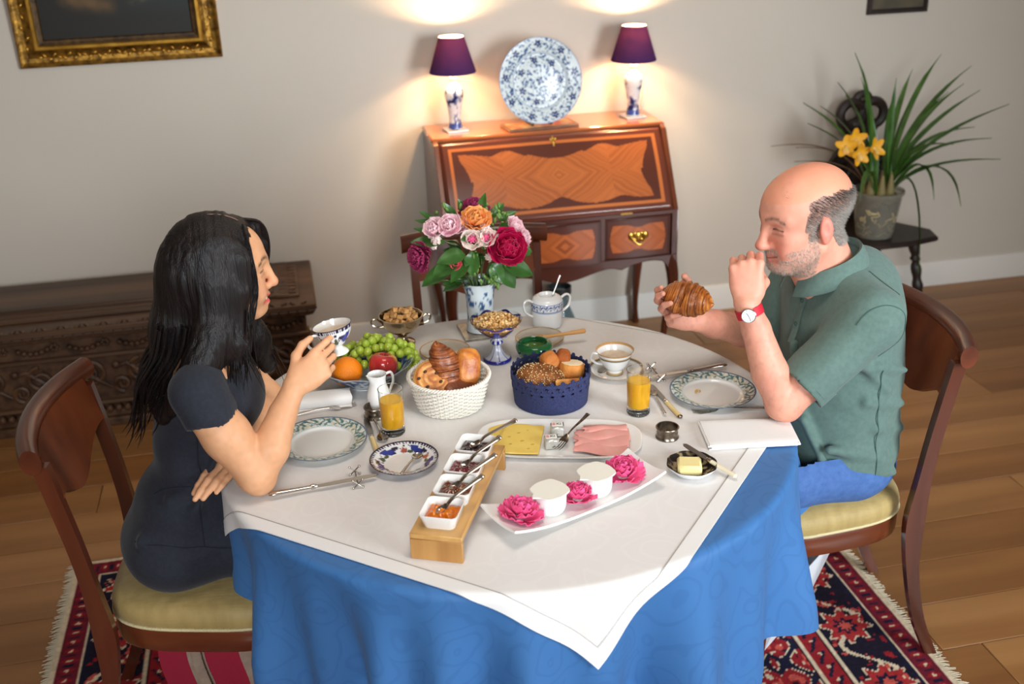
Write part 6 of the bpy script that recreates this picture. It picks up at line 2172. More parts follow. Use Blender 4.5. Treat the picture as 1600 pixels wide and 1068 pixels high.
for r, t, k in (((.53, 2.80, .995), (.588, 2.775, .918), BG), ((.55, 2.80, .985), (.640, 2.785, .955), BG), ((.43, 2.80, 1.00), (.355, 2.775, .990), BG),
                ((.42, 2.81, .985), (.325, 2.79, .962), BG), ((.45, 2.79, 1.02), (.375, 2.775, 1.030), BG), ((.47, 2.785, 1.03), (.455, 2.765, .970), MD),
                ((.40, 2.82, 1.05), (.312, 2.82, 1.072), MD), ((.58, 2.82, 1.02), (.640, 2.81, 1.012), MD), ((.49, 2.80, 1.05), (.448, 2.775, 1.080), MD),
                ((.46, 2.80, 1.0), (.40, 2.77, .965), MD), ((.55, 2.84, 1.06), (.56, 2.80, 1.092), MD), ((.52, 2.79, .99), (.545, 2.765, .94), MD),
                ((.50, 2.86, 1.10), (.516, 2.84, 1.170), SM), ((.42, 2.86, 1.08), (.330, 2.86, 1.115), SM), ((.42, 2.86, 1.07), (.345, 2.87, 1.135), SM),
                ((.40, 2.85, 1.06), (.325, 2.85, 1.095), SM), ((.44, 2.87, 1.10), (.41, 2.87, 1.150), SM), ((.54, 2.88, 1.09), (.575, 2.88, 1.130), SM),
                ((.56, 2.88, 1.08), (.61, 2.88, 1.105), SM), ((.36, 2.83, 1.03), (.305, 2.83, 1.035), SM), ((.47, 2.88, 1.10), (.455, 2.88, 1.150), SM), ((.6, 2.86, 1.0), (.645, 2.85, .985), SM)):
    leaf_at(r, t, k, .15)
rf = random.Random(41)
budm = mesh_data('seed_pod', *ball((0, 0, 0), (.0045, .0045, .009), 8, 6), 'bouquet_leaf_light')
for cx, cy, cz, n, sp_ in ((.473, 2.785, .978, 7, .016), (.518, 2.78, .938, 9, .020), (.50, 2.785, .955, 6, .018), (.535, 2.86, 1.11, 14, .028), (.56, 2.85, 1.085, 10, .025), (.43, 2.86, 1.115, 8, .026), (.545, 2.79, .985, 5, .012), (.39, 2.84, 1.11, 5, .02), (.45, 2.80, 1.03, 5, .02), (.485, 2.79, 1.02, 6, .02)):
    for k in range(n):
        p = np.array((cx + rf.uniform(-sp_, sp_), cy + rf.uniform(-.012, .012), cz + rf.uniform(-sp_, sp_)))
        obj('seed_pod', budm, None, bq, tuple(p - B0), (rf.uniform(-.8, .8), rf.uniform(-.8, .8), 0))
for k in range(16):           # stems gathered into the vase neck, and a dark heart of foliage
    a = k / 16 * 2 * PI
    obj('stem', tube([(.018 * math.cos(a), .018 * math.sin(a), -.03), (.03 * math.cos(a), .03 * math.sin(a), .06), (.085 * math.cos(a), .05 * math.sin(a) - .01, .16)], .0022, 5), 'bouquet_stem', bq)
for k in range(46):
    a = rf.uniform(0, 2 * PI); r = rf.uniform(.02, .085); z = rf.uniform(.07, .19)
    o = obj('leaf', LFM[SM if k % 2 else MD], None, bq, (r * math.cos(a) * .8, r * math.sin(a) * .55, z - .02), (rf.uniform(-.2, 1.0), rf.uniform(-.6, .6), a - PI / 2))

# ------------------------------------------------------------------ things on the floor under the table
M('bag_red', (150, 22, 48), rough=.8, bump=(.3, 300, (1, 1, 1)))
M('bag_linen', (160, 140, 122), rough=.9, noise=((146, 124, 106), 40, (1, 1, 1)), bump=(.4, 260, (1, 1, 1)))
hb = thing('shoulder_bag', 'red and beige striped cloth bag standing under the woman\'s chair', 'bag', (-.285, 2.36, .012), .05)
def bagface(x0, x1, dz=0):
    def fn(u, v):
        x = x0 + (x1 - x0) * u
        return (x + .01 * math.sin(6 * v), -.055 - .012 * math.sin(PI * v) + .006 * math.sin(9 * x * 10) * (1 - v) + dz, .30 * v)
    return sheet(fn, 8, 14, .004)
obj('red_panel', bagface(-.035, .045), 'bag_red', hb)
obj('red_panel', bagface(-.14, -.075), 'bag_red', hb)
obj('linen_panel', bagface(.045, .13), 'bag_linen', hb)
obj('linen_panel', bagface(-.075, -.035, -.002), 'bag_linen', hb)
obj('bag_back', sheet(lambda u, v: (-.14 + .27 * u, .05 + .01 * math.sin(PI * v), .30 * v), 8, 8, .004), 'bag_linen', hb)
obj('strap', tube(smoothprof([(-.06, -.07, .29), (-.062, -.082, .22), (-.04, -.088, .10), (-.02, -.085, .01)], 5), .012, 8, flat=.3, hint=(0, 1, 0)), 'bag_linen', hb)
wsn = thing('paper_bag', 'plain white paper carrier leaning on the rug beside the man\'s chair', 'bag', (1.316, 2.373, .0115))
M('white_paper', (226, 230, 236), rough=.7)
d0 = np.array((-.19, -.155, 0)); dn = np.array((.08, -.10, 0)); lean = np.array((.067, -.030, 0))
def pan(a, b, h=.245):
    a = np.array(a); b = np.array(b)
    return sheet(lambda u, v: tuple(a * (1 - u) + b * u + (lean * v) + np.array((0, 0, h * v))), 2, 4, .002)
bq_ = -dn * .6
obj('front_panel', pan(d0, (0, 0, 0)), 'white_paper', wsn)
obj('back_panel', pan(d0 + bq_, bq_), 'white_paper', wsn)
obj('side_panel', pan((0, 0, 0), bq_), 'white_paper', wsn)
obj('side_panel', pan(d0, d0 + bq_), 'white_paper', wsn)
# ------------------------------------------------------------------ people
M('skin', rough=.48, attr=True, sss=.08, spec=.4, bump=(.06, 220, (1, 1, 1)))
M('hair_strands', rough=.5, attr=True, spec=.3)
M('black_hair', (17, 13, 13), rough=.42, spec=.4, noise=((30, 22, 20), 60, (1, 1, .05)), bump=(.6, 420, (1, 1, .03)))
M('eye_white', (226, 220, 212), rough=.15)
M('eye_dark', (40, 28, 22), rough=.1)
M('teeth', (238, 232, 222), rough=.2)


def unit(v):
    v = np.array(v, float)
    return v / np.linalg.norm(v)


def put_hand(F, wrist, d, n, right, curls, thumb, s=1.0, spread=0.0, wr=(.026, .020)):
    """wrist point, direction to the knuckles, back-of-hand normal; curls per finger: three joint angles"""
    d = unit(d); n = np.array(n, float); n -= d * (n @ d); n = unit(n)
    lat = np.cross(n, d) * (1 if right else -1)
    w = np.array(wrist, float)
    offs = np.array((.029, .0098, -.0095, -.0275)) * s
    fwd = np.array((.086, .089, .085, .077)) * s
    for o, fd in zip(offs, fwd):
        F.cone(w + lat * o * .45, w + d * fd + lat * o, .0135 * s, .0105 * s, .010)
    F.ell(w + d * .045 * s, (.036 * s, .045 * s, .0145 * s), np.stack([lat, d, n], 1), .008)
    F.ell(w + d * .035 * s + lat * .024 * s - n * .008 * s, (.016 * s, .03 * s, .014 * s), np.stack([lat, d, n], 1), .010)
    L3 = ((.041, .025, .021), (.046, .029, .022), (.043, .027, .021), (.034, .020, .018))
    tips = []
    for i in range(4):
        p = w + d * fwd[i] + lat * offs[i]
        a = 0.0
        rr = np.array((.0092, .0083, .0076, .0062)) * s * (.90 if i == 3 else 1)
        for j in range(3):
            a += curls[i][j]
            dr = unit(d * math.cos(a) - n * math.sin(a) + lat * spread * (1.5 - i) * .12)
            q = p + dr * L3[i][j] * s
            F.cone(p, q, rr[j], rr[j + 1], .0032)
            p = q
        tips.append(p)
    p = w + d * .022 * s + lat * .024 * s - n * .006 * s
    rr = (.0125 * s, .0112 * s, .0098 * s, .0080 * s)
    for j, (a, b, c) in enumerate(thumb):
        dr = unit(d * a + lat * b + n * c)
        q = p + dr * (.040, .032, .026)[j] * s
        F.cone(p, q, rr[j], rr[j + 1], .005)
        p = q
    tips.append(p)
    return tips


def head_frame(face, tilt_up=(0, 0, 1)):
    f = unit(face)
    l = unit(np.cross((0, 0, 1), f))
    u = np.cross(f, l)
    return np.stack([f, l, u], 1)


def put_head(F, C, B, s, male):
    def W(x, y, z):
        return np.array(C) + B @ (np.array((x, y, z)) * s)
    def E(c, r, k=.012, cut=False):
        F.ell(W(*c), np.array(r) * s, B, k * s, cut)
    def K(a, b, ra, rb, k=.008, cut=False):
        F.cone(W(*a), W(*b), ra * s, rb * s, k * s, cut)
    E((-.018 if male else -.014, 0, .046), (.106 if male else .100, .078, .082), .004)                      # cranium
    E((.034, 0, .030), (.056, .064, .062), .03)                        # forehead
    E((.034, 0, -.022), (.054, .058, .066), .03)                       # mid face
    E((.030, 0, -.066), (.052, .052 if male else .046, .040), .03)     # jaw
    E((.072, 0, -.090), (.020, .024 if male else .018, .017), .022)    # chin
    for y in (-1, 1):
        K((-.005, y * .056, -.052), (.060, y * .026, -.088), .016 if male else .012, .013, .03)   # jaw line
        E((.058, y * .043, -.020), (.024, .020, .020), .022)           # cheekbone
        E((.066, y * .036, -.044), (.020 if male else .023, .018 if male else .021, .020), .020)           # smiling cheek
        K((.086, y * .010, .030), (.066, y * .050, .030), .0095 if male else .007, .007, .018)    # brow
        E((.092, y * .032, .011), (.013, .016, .0095), .010, True)     # eye socket
        E((.0745, y * .032, .0105), (.0125, .0135, .0115), .003)       # closed-in eye ball with lids
        K((.084, y * .021, .0175), (.074, y * .047, .014), .0040, .0032, .004)       # upper lid fold
        K((.084, y * .022, .003), (.076, y * .046, .003), .0034, .003, .005)         # lower lid
        K((.096, y * .0085, -.036), (.088, y * .014, -.036), .0075, .0065, .006)     # nostril wing
        # ear: a rim around a hollow
        E((-.012, y * .079, -.004), (.017, .008, .030), .006)
        E((-.008, y * .089, .000), (.009, .006, .017), .004, True)
        E((-.008, y * .079, -.030), (.008, .006, .009), .006)
    K((.090, 0, .022), (.108, 0, -.024), .0085, .0105 if male else .0088, .012)      # nose bridge
    E((.110, 0, -.030), (.0145 if male else .0100, .0150 if male else .0105, .0120 if male else .0100), .008)        # nose tip
    K((.088, -.004, -.0515), (.088, .004, -.0515), .006, .006, .012)                 # philtrum
    for y in (-1, 1):
        K((.094, 0, -.0590), (.079 if male else .069, y * (.025 if male else .033), -.0565 if male else -.0520), .0048 if male else .0056, .0028, .006)     # upper lip
        K((.091, 0, -.0745 if not male else -.069), (.079 if male else .069, y * (.023 if male else .0325), -.0595 if male else -.0545), .0056 if male else .0062, .003, .006)   # lower lip
    if not male:
        for y in (-1, 1):
            K((.101, 0, -.0665), (.0775, y * .0315, -.0550), .0050, .0030, .003, True)          # parted smile
    return W


def head_local(P, C, B, s):
    return ((P - np.array(C)) @ B) / s


def skin_cols(P, base, warm, seed):
    n = vnoise(P, 22, seed); n2 = vnoise(P, 110, seed + 3)
    c = mixc(np.tile(L(base), (len(P), 1)), L(warm), n * .6)
    return c * (.94 + .12 * n2)[:, None]


def face_cols(c, q, male, lip, brow):
    x, y, z = q[:, 0], q[:, 1], q[:, 2]
    ay = np.abs(y)
    inh = (np.abs(x) < .16) & (ay < .11) & (z > -.13) & (z < .15)
    f = inh & (x > .03)
    def mix(m, colr, t):
        c[m] = mixc(c[m], L(colr), t[m] if hasattr(t, '__len__') else np.full(m.sum(), t))
    mix(f, warm_col[male], .55 * np.exp(-((ay - .042) / .02) ** 2 - ((z + .030) / .022) ** 2))
    mix(f, (206, 116, 98) if male else (206, 132, 100), .6 * np.exp(-((z + .030) / .018) ** 2 - (ay / .016) ** 2) * (x > .09))
    zl = z if male else z - .0065 * (ay / .033) ** 1.6
    t = np.exp(-((zl + .0585) / .0042) ** 2) + np.exp(-((zl + .0715) / .0058) ** 2)
    mix(f & (x > (.074 if male else .063)) & (ay < (.0265 if male else .0345)), lip, np.clip(t, 0, 1) * (.85 if not male else .55))
    mix(f & (x > .070) & (ay < .028), (70, 24, 24), .85 * np.exp(-((z + .0642 - .006 * (ay / .026) ** 2) / .0017) ** 2) * (1 if male else .35))
    bz = .0325 + .006 * np.sin(np.clip((ay - .012) / .042, 0, 1) * PI) - .004 * (ay > .045)
    mix(f & (ay > .010) & (ay < .056), brow, .85 * np.exp(-((z - bz) / (.0045 if male else .0042)) ** 2) * (.6 + .6 * vnoise(q, 300, 3)))
    ez = .0085 + .0035 * np.sin(np.clip((ay - .019) / .028, 0, 1) * PI)
    mix(f & (ay > .018) & (ay < .048), (34, 22, 20), .95 * np.exp(-((z - ez) / .0019) ** 2))
    mix(f & (ay > .018) & (ay < .050), (150, 92, 78) if male else (176, 118, 88), .5 * np.exp(-((z + .001) / .0028) ** 2))
    return c


warm_col = {True: (214, 126, 108), False: (214, 140, 106)}


def strands(name, roots, dirs, ln, rad, cols_, parent, base, mat='hair_strands', curve=.3, down=(0, 0, -1), seed=1):
    """short tapering hairs, one three-sided spike each"""
    n = len(roots)
    rg = np.random.RandomState(seed)
    D = dirs / np.linalg.norm(dirs, axis=1)[:, None]
    ref = rg.normal(size=(n, 3)); X = np.cross(D, ref); X /= np.linalg.norm(X, axis=1)[:, None]
    Y = np.cross(D, X)
    ln = np.asarray(ln)[:, None] if hasattr(ln, '__len__') else np.full((n, 1), ln)
    V = np.zeros((n, 4, 3))
    for k in range(3):
        a = 2 * PI * k / 3
        V[:, k] = roots + (X * math.cos(a) + Y * math.sin(a)) * rad
    V[:, 3] = roots + D * ln + np.array(down) * curve * ln
    i = np.arange(n)[:, None] * 4
    F = np.concatenate([i + np.array((0, 1, 3)), i + np.array((1, 2, 3)), i + np.array((2, 0, 3))])
    C = np.repeat(cols_, 4, 0)
    o = obj(name, mesh_data(name, V.reshape(-1, 3) - base, F, mat, True, 180, C), None, parent)
    return o


# ================================================================== the man
MB_ = np.array((1.30, 2.32, 0.0))
man = thing('person', 'balding man in a green polo shirt holding a croissant at the table', 'person', tuple(MB_))
HC = np.array((1.170, 2.285, 1.203)); HS = 1.02
HB = head_frame((-.975, -.10, -.16))
F = Field((.83, 2.02, .42), (1.50, 2.68, 1.37), .0027)
W = put_head(F, HC, HB, HS, True)
F.cone((1.262, 2.30, 1.06), W(-.02, 0, -.02), .062, .060, .03)                 # neck
F.cone((1.215, 2.295, 1.05), W(.02, 0, -.06), .046, .044, .03)
F.ell((1.305, 2.32, .96), (.115, .185, .12), None, .03)                        # torso inside the shirt
F.ell((1.31, 2.32, .76), (.125, .165, .20), None, .05)
F.ell((1.34, 2.32, .55), (.125, .17, .10), None, .05)
SHL, ELL, WRL = np.array((1.285, 2.135, .985)), np.array((1.078, 2.128, .812)), np.array((.998, 2.188, 1.048))
F.chain([SHL, SHL * .45 + ELL * .55, ELL], [.060, .050, .041], .03)
F.cone(ELL, ELL + (.012, .0, -.014), .038, .030, .02)
F.chain([ELL, ELL * .68 + WRL * .32 + np.array((-.006, -.004, 0)), ELL * .25 + WRL * .75, WRL], [.039, .0425, .033, .0275], .008)
fist = [(1.15, 1.45, .9), (1.2, 1.5, .9), (1.25, 1.5, .9), (1.0, 1.3, .8)]
put_hand(F, WRL, (.06, .32, .94), (-.40, -.88, .22), False, fist, [(.55, .35, -.75), (.6, -.3, -.75), (.3, -.8, -.5)], 1.06)
SHR, ELR, WRR = np.array((1.285, 2.505, .985)), np.array((1.200, 2.520, .812)), np.array((.975, 2.425, .915))
F.chain([SHR, SHR * .45 + ELR * .55, ELR], [.060, .050, .042], .03)
F.chain([ELR, ELR * .70 + WRR * .30, ELR * .25 + WRR * .75, WRR], [.040, .0435, .034, .0285], .018)
hold = [(.30, .55, .5), (.40, .60, .5), (.55, .65, .5), (.75, .75, .55)]
put_hand(F, WRR, (-.86, -.10, .40), (.30, .62, -.62), True, hold, [(.45, .70, -.35), (.7, .5, -.5), (.8, .1, -.6)], 1.06)
V, Q = F.mesh(1)
q = head_local(V, HC, HB, HS)
c = skin_cols(V, (222, 158, 132), (206, 132, 112), 2)
c = face_cols(c, q, True, (176, 92, 88), (110, 86, 72))
x, y, z = q.T
hd = (np.abs(x) < .17) & (np.abs(y) < .115) & (z > -.14) & (z < .16)
top = hd & (z > .07)
c[top] = mixc(c[top], L((222, 146, 112)), np.full(top.sum(), .6))
ear = hd & (np.abs(y) > .0775) & (np.hypot((x + .012) / .021, (z + .006) / .036) < 1)
c[ear] = mixc(c[ear], L((220, 112, 98)), np.full(ear.sum(), .6))
# greying hair around the sides and back, a trace on the forehead, and a short beard
wob = .010 * (vnoise(V, 90, 3) - .5)
hairline = .074 - .012 * sstep(.0, .04, x) - .014 * sstep(-.04, -.12, x) + wob
edge = .034 - .012 * sstep(.02, .075, z) + wob
side = hd & (z > -.004 - .062 * sstep(-.02, -.06, x)) & (z < hairline) & (x < edge) & ~ear & (np.abs(y) > .0)
side |= hd & (np.abs(y) > .055) & (x > .006) & (x < .026 + wob) & (z < .02) & (z > -.03)
burn = hd & (np.abs(y) > .05) & (x > .002) & (x < .026) & (z < -.02) & (z > -.060)
isl = hd & (np.hypot((x - .050) / .020, (np.abs(y) - .036) / .016) < 1 + 8 * wob) & (z > .07)
jaw = hd & (z < -.040) & (z > -.125) & (x > .002) & (x + np.abs(y) * .2 > .012) & (V[:, 0] > 1.085)
must = hd & (z < -.038) & (z > -.057) & (x > .072) & (x < .100) & (np.abs(y) < .034) & (V[:, 0] > 1.07)
lipz = hd & (z < -.053) & (z > -.077) & (np.abs(y) < .026) & (x > .072)
cheek = hd & (z > -.064) & (np.abs(y) < .054) & (x > .042) & ~must
beard = ((jaw & ~cheek) | must | burn) & ~lipz
for m, cc, t in ((side, (84, 68, 60), .75), (isl, (170, 124, 102), .14), (beard, (182, 150, 134), .5)):
    c[m] = mixc(c[m], L(cc), np.full(m.sum(), t) * (.6 + .6 * vnoise(V[m], 200, 4)))
wr_ = (V[:, 0] < 1.14) & (V[:, 2] < 1.06) & (V[:, 2] > .74) & (vnoise(V * [1, 1, .5], 210, 6) > .66)
c[wr_] = mixc(c[wr_], L((150, 104, 84)), np.full(wr_.sum(), .14))
body = obj('body', mesh_data('body', V - MB_, Q, 'skin', True, 180, c), None, man)
me = body.data
NV = np.zeros(len(me.vertices) * 3); me.vertices.foreach_get('normal', NV); NV = NV.reshape(-1, 3)
def hair_from(mask, count, seed):
    rg = np.random.RandomState(seed)
    idx = np.where(mask)[0]
    k = rg.choice(idx, min(count, len(idx) * 3))
    T1 = rg.normal(size=(len(k), 3)) * .0011
    return k, V[k] + T1 - NV[k] * .001, rg
k, R_, rg = hair_from(side, 9000, 1)
back = -HB[:, 0] * .9 - HB[:, 2] * .6
gz = sstep(.058, .005, q[k, 2] + .2 * q[k, 0]) * .8 + rg.uniform(-.25, .25, len(k))
cc = mixc(np.tile(L((62, 50, 43)), (len(k), 1)), L((186, 176, 166)), gz)
strands('hair', R_, NV[k] * .55 + back, .009 + rg.uniform(0, .004, len(k)), .00055, cc, man, MB_, curve=.15, seed=2)
k, R_, rg = hair_from(isl, 260, 8)
strands('forehead_hair', R_, NV[k] * .4 + back, .006 + rg.uniform(0, .003, len(k)), .0004, np.tile(L((120, 96, 82)), (len(k), 1)), man, MB_, curve=.1, seed=6)
k, R_, rg = hair_from(beard, 5200, 3)
gz = sstep(-.085, -.06, q[k, 2]) * .2 + sstep(.06, .09, q[k, 0]) * .5 + rg.uniform(.1, .7, len(k))
cc = mixc(np.tile(L((128, 98, 80)), (len(k), 1)), L((224, 212, 198)), gz)
strands('beard', R_, NV[k] * .8 - HB[:, 2] * .7, .0042 + rg.uniform(0, .002, len(k)), .00042, cc, man, MB_, curve=.2, seed=4)

# polo shirt
M('polo_cotton', (90, 113, 104), rough=.85, sheen=.12, noise=((82, 105, 97), 90, (1, 1, 1)), bump=(.18, 420, (1, 1, 1)))
M('polo_seam', (62, 90, 82), rough=.9)
S = Field((1.02, 1.98, .42), (1.56, 2.68, 1.16), .0040)
S.ell((1.312, 2.32, .955), (.132, .185, .125), None, .03)
S.ell((1.318, 2.32, .78), (.146, .178, .20), None, .07)
S.ell((1.330, 2.32, .60), (.150, .186, .125), None, .07)
S.ell((1.300, 2.32, .70), (.150, .150, .12), None, .06)                       # stomach
for sy in (-1, 1):
    S.cone((1.275, 2.315, 1.045), (1.290, 2.32 + sy * .165, 1.005), .062, .066, .05)
S.cone((1.36, 2.32, 1.02), (1.40, 2.32, .80), .075, .07, .07)                 # upper back
dl = unit(ELL - SHL); dr_ = unit(ELR - SHR)
SE, SR = SHL + dl * .145, SHR + dr_ * .145
S.cone(SHL + (.01, .01, .01), SE + dl * .08, .072, .064, .035)
S.cone(SHR + (.01, -.01, .01), SR + dr_ * .08, .072, .064, .035)
rf = random.Random(9)
for (a, b, r) in (((1.20, 2.158, .60), (1.40, 2.150, .565), .012), ((1.22, 2.150, .655), (1.36, 2.140, .62), .010), ((1.34, 2.145, .70), (1.44, 2.20, .66), .010), ((1.30, 2.140, .78), (1.42, 2.18, .74), .008),
                  ((1.26, 2.136, .90), (1.36, 2.150, .80), .010), ((1.36, 2.15, .60), (1.46, 2.25, .60), .011), ((1.32, 2.14, .87), (1.42, 2.18, .83), .009), ((1.17, 2.20, .72), (1.22, 2.16, .60), .010),
                  ((1.16, 2.26, .90), (1.17, 2.22, .72), .010), ((1.23, 2.10, .985), (1.14, 2.085, .90), .007), ((1.29, 2.085, 1.0), (1.19, 2.075, .88), .007)):
    S.cone(a, b, r, r * .6, .022)
for sh, e, r in ((SHL, SE, .071), (SHR, SR, .071)):                           # open the sleeve ends around the arms
    d_ = unit(e - sh)
    S.cone(e + d_ * .05, e + d_ * .20, r - .014, r - .010, .003, True)
    S.cone(e + d_ * (.055 + .14), e + d_ * .24, .14, .14, .003, True)
S.cone((1.232, 2.30, 1.065), (1.20, 2.295, 1.16), .066, .075, .010, True)       # neck opening
S.cone((1.175, 2.30, 1.055), (1.10, 2.30, 1.11), .034, .05, .010, True)
S.half((1.36, 2.20, .485), (0.16, -.10, -1))
SV, SQ = S.mesh(1)
# soft creases in the jersey
nrm_off = (vnoise(SV * [1, 1, 1.6], 16, 5) - .5) * .006
polo = obj('polo_shirt', mesh_data('polo_shirt', SV - MB_, SQ, 'polo_cotton', True, 180), None, man)
ncl = np.zeros(len(SV) * 3); polo.data.vertices.foreach_get('normal', ncl); ncl = ncl.reshape(-1, 3)
polo.data.vertices.foreach_set('co', (SV - MB_ + ncl * nrm_off[:, None]).astype(np.float32).ravel()); polo.data.update()
# collar: a folded band that rises round the neck and falls to two points in front
ncx, ncy, ncz = 1.248, 2.300, 1.075
def collar_ring(r, zf, zb, drop, n=40):
    pts = []
    for k in range(n + 1):
        a = math.radians(200) + math.radians(320) * k / n      # opening towards -x
        ca, sa = math.cos(a), math.sin(a)
        t = (1 + ca) / 2                                        # 1 at the back, 0 at the front
        pts.append((ncx + r * ca * 1.05, ncy + r * sa * 1.0, zf + (zb - zf) * t - drop * (1 - t) ** 2))
    return pts
rings = [collar_ring(.074, ncz - .02, ncz + .030, .010), collar_ring(.071, ncz + .006, ncz + .056, .010), collar_ring(.076, ncz + .010, ncz + .060, .012), collar_ring(.086, ncz + .0, ncz + .045, .016), collar_ring(.100, ncz - .026, ncz + .012, .030), collar_ring(.098, ncz - .029, ncz + .009, .030), collar_ring(.084, ncz - .004, ncz + .040, .016)]
m = len(rings[0])
CV = np.array([p for r in rings for p in r])
CF = []
for r in range(len(rings)):
    r2 = (r + 1) % len(rings)
    for i_ in range(m - 1):
        CF.append((r * m + i_, r * m + i_ + 1, r2 * m + i_ + 1, r2 * m + i_))
CF.append(tuple(r * m for r in range(len(rings)))); CF.append(tuple(r * m + m - 1 for r in range(len(rings)))[::-1])
obj('collar', (CV - MB_, CF), 'polo_cotton', polo, sharp=60)
for sh, e, r in ((SHL, SE, .0665), (SHR, SR, .0665)):
    d_ = unit(e - sh); Bq = basis(d_)
    ring_ = [e + d_ * .052 + Bq[:, 0] * r * math.cos(a) + Bq[:, 1] * r * math.sin(a) for a in np.linspace(0, 2 * PI, 40, endpoint=False)]
    v_, f_ = lathe([(r - .006, .022), (r - .0005, .022), (r - .0008, .054), (r - .006, .054), (r - .006, .022)], 40)
    obj('sleeve_rib', (v_ @ Bq.T + e - MB_, f_), 'polo_cotton', polo)
def surf_line(pts, off=.0012):
    """lay a seam on the shirt surface: nearest vertex of each point"""
    out = []
    for p in pts:
        i_ = np.argmin(((SV - np.array(p)) ** 2).sum(1)); out.append(SV[i_] + ncl[i_] * (nrm_off[i_] + off))
    return np.array(out)
def smooth_path(P, it=3):
    P = P.copy()
    for _ in range(it):
        P[1:-1] = P[1:-1] * .5 + .25 * (P[:-2] + P[2:])
    return P
lin = lambda a, b, n: [np.array(a) * (1 - t) + np.array(b) * t for t in np.linspace(0, 1, n)]
for pts in (lin((1.33, 2.13, .86), (1.345, 2.12, .49), 40), [np.array((1.285 + .075 * math.cos(a), 2.09, .965 + .085 * math.sin(a))) for a in np.linspace(2.6, -1.15, 36)], lin((1.31, 2.22, 1.07), (1.325, 2.14, 1.03), 12)):
    obj('seam', tube(smooth_path(surf_line(pts)) - MB_, .0013, 5), 'polo_seam', polo)
pl_pts = smooth_path(surf_line(lin((1.165, 2.285, 1.035), (1.150, 2.285, .90), 14), .0015))
obj('placket', tube(pl_pts - MB_, .013, 8, flat=.12, hint=(-1, 0, 0)), 'polo_cotton', polo)
for k in (3, 9):
    obj('button', ball(tuple(pl_pts[k] - MB_ + np.array((-.004, -.003, .001))), (.003, .005, .005), 10, 6), 'polo_seam', polo)

# trousers and shoes
M('blue_chino', (70, 104, 158), rough=.85, noise=((60, 92, 146), 60, (1, 1, 1)), bump=(.25, 300, (1, 1, 1)))
T_ = Field((.66, 2.05, .03), (1.56, 2.60, .62), .0055)
T_.ell((1.335, 2.32, .545), (.142, .182, .088), None, .04)
for sy in (-1, 1):
    T_.chain([(1.31, 2.32 + sy * .095, .560), (1.12, 2.32 + sy * .105, .560), (.90, 2.32 + sy * .10, .545)], [.092, .086, .068], .04)
    T_.chain([(.90, 2.32 + sy * .10, .540), (.86, 2.32 + sy * .11, .32), (.84, 2.32 + sy * .12, .10)], [.066, .060, .052], .03)
T_.half((0, 0, .492), (0, 0, -1)) if False else None
TV, TQ = T_.mesh(1)
obj('trousers', mesh_data('trousers', TV - MB_, TQ, 'blue_chino', True, 180), None, man)
M('shoe_leather', (60, 44, 34), rough=.4)
for sy in (-1, 1):
    S2 = Field((.62, 2.32 + sy * .12 - .09, .0), (.95, 2.32 + sy * .12 + .09, .16), .006)
    S2.ell((.84, 2.32 + sy * .12, .075), (.06, .042, .055), None, .02)
    S2.cone((.84, 2.32 + sy * .12, .052), (.70, 2.32 + sy * .13, .040), .038, .032, .03)
    S2.half((0, 0, .013), (0, 0, -1))
    a_, b_ = S2.mesh(1)
    obj('shoe', mesh_data('shoe', a_ - MB_, b_, 'shoe_leather', True, 180), None, man)

# wrist watch
WD = unit(WRL - ELL); wc_ = ELL * .07 + WRL * .93
Bw = basis(WD, (-.45, -.88, .1))
wt = obj('wristwatch', (lathe([(.0300, -.0105), (.0318, -.0105), (.0318, .0105), (.0300, .0105), (.0300, -.0105)], 40)[0] @ Bw.T + wc_ - MB_, lathe([(.0300, -.0105), (.0318, -.0105), (.0318, .0105), (.0300, .0105), (.0300, -.0105)], 40)[1]), M('red_strap', (196, 22, 44), rough=.6, bump=(.3, 300, (1, 1, 1))), man, label='red strap watch with a white dial')
fn_ = unit(Bw[:, 0] + 0 * WD)
Bf = basis(fn_, WD)
fc = wc_ + fn_ * .0315 - MB_
def onface(s):
    return s[0] @ Bf.T + fc, s[1]
obj('watch_case', onface(lathe([(0, -.002), (.0165, -.002), (.0172, .002), (.0168, .0055), (.0155, .0062), (.0150, .0050), (0, .0050)], 40)), 'silver', wt)
obj('watch_dial', onface(lathe([(0, .0052), (.0150, .0052), (.0150, .0054), (0, .0056)], 40)), M('dial_white', (240, 242, 246), rough=.3), wt)
for k in range(12):
    a = k * PI / 6
    obj('hour_mark', onface(xf(box(.0026 if k % 3 else .0034, .0008, .0003, (.0122, 0, .0058)), r=(0, 0, a))), 'ink_dark', wt)
obj('watch_hand', onface(xf(box(.0085, .0012, .0003, (.0036, 0, .0060)), r=(0, 0, .30))), 'ink_dark', wt)
obj('watch_hand', onface(xf(box(.0120, .0009, .0003, (.0052, 0, .0062)), r=(0, 0, PI + .10))), 'ink_dark', wt)

# the croissant in his hand
hcr = obj('croissant', croissant_mesh('croissant', .125, .046, .012, 4, dark=(96, 44, 14), base=(176, 98, 36), light=(214, 146, 70)), None, None, (.922, 2.370, 1.000))
hcr.rotation_euler = (math.radians(20), math.radians(10), math.radians(-38))
tag(hcr, 'golden croissant held up in the man\'s hand', 'croissant')

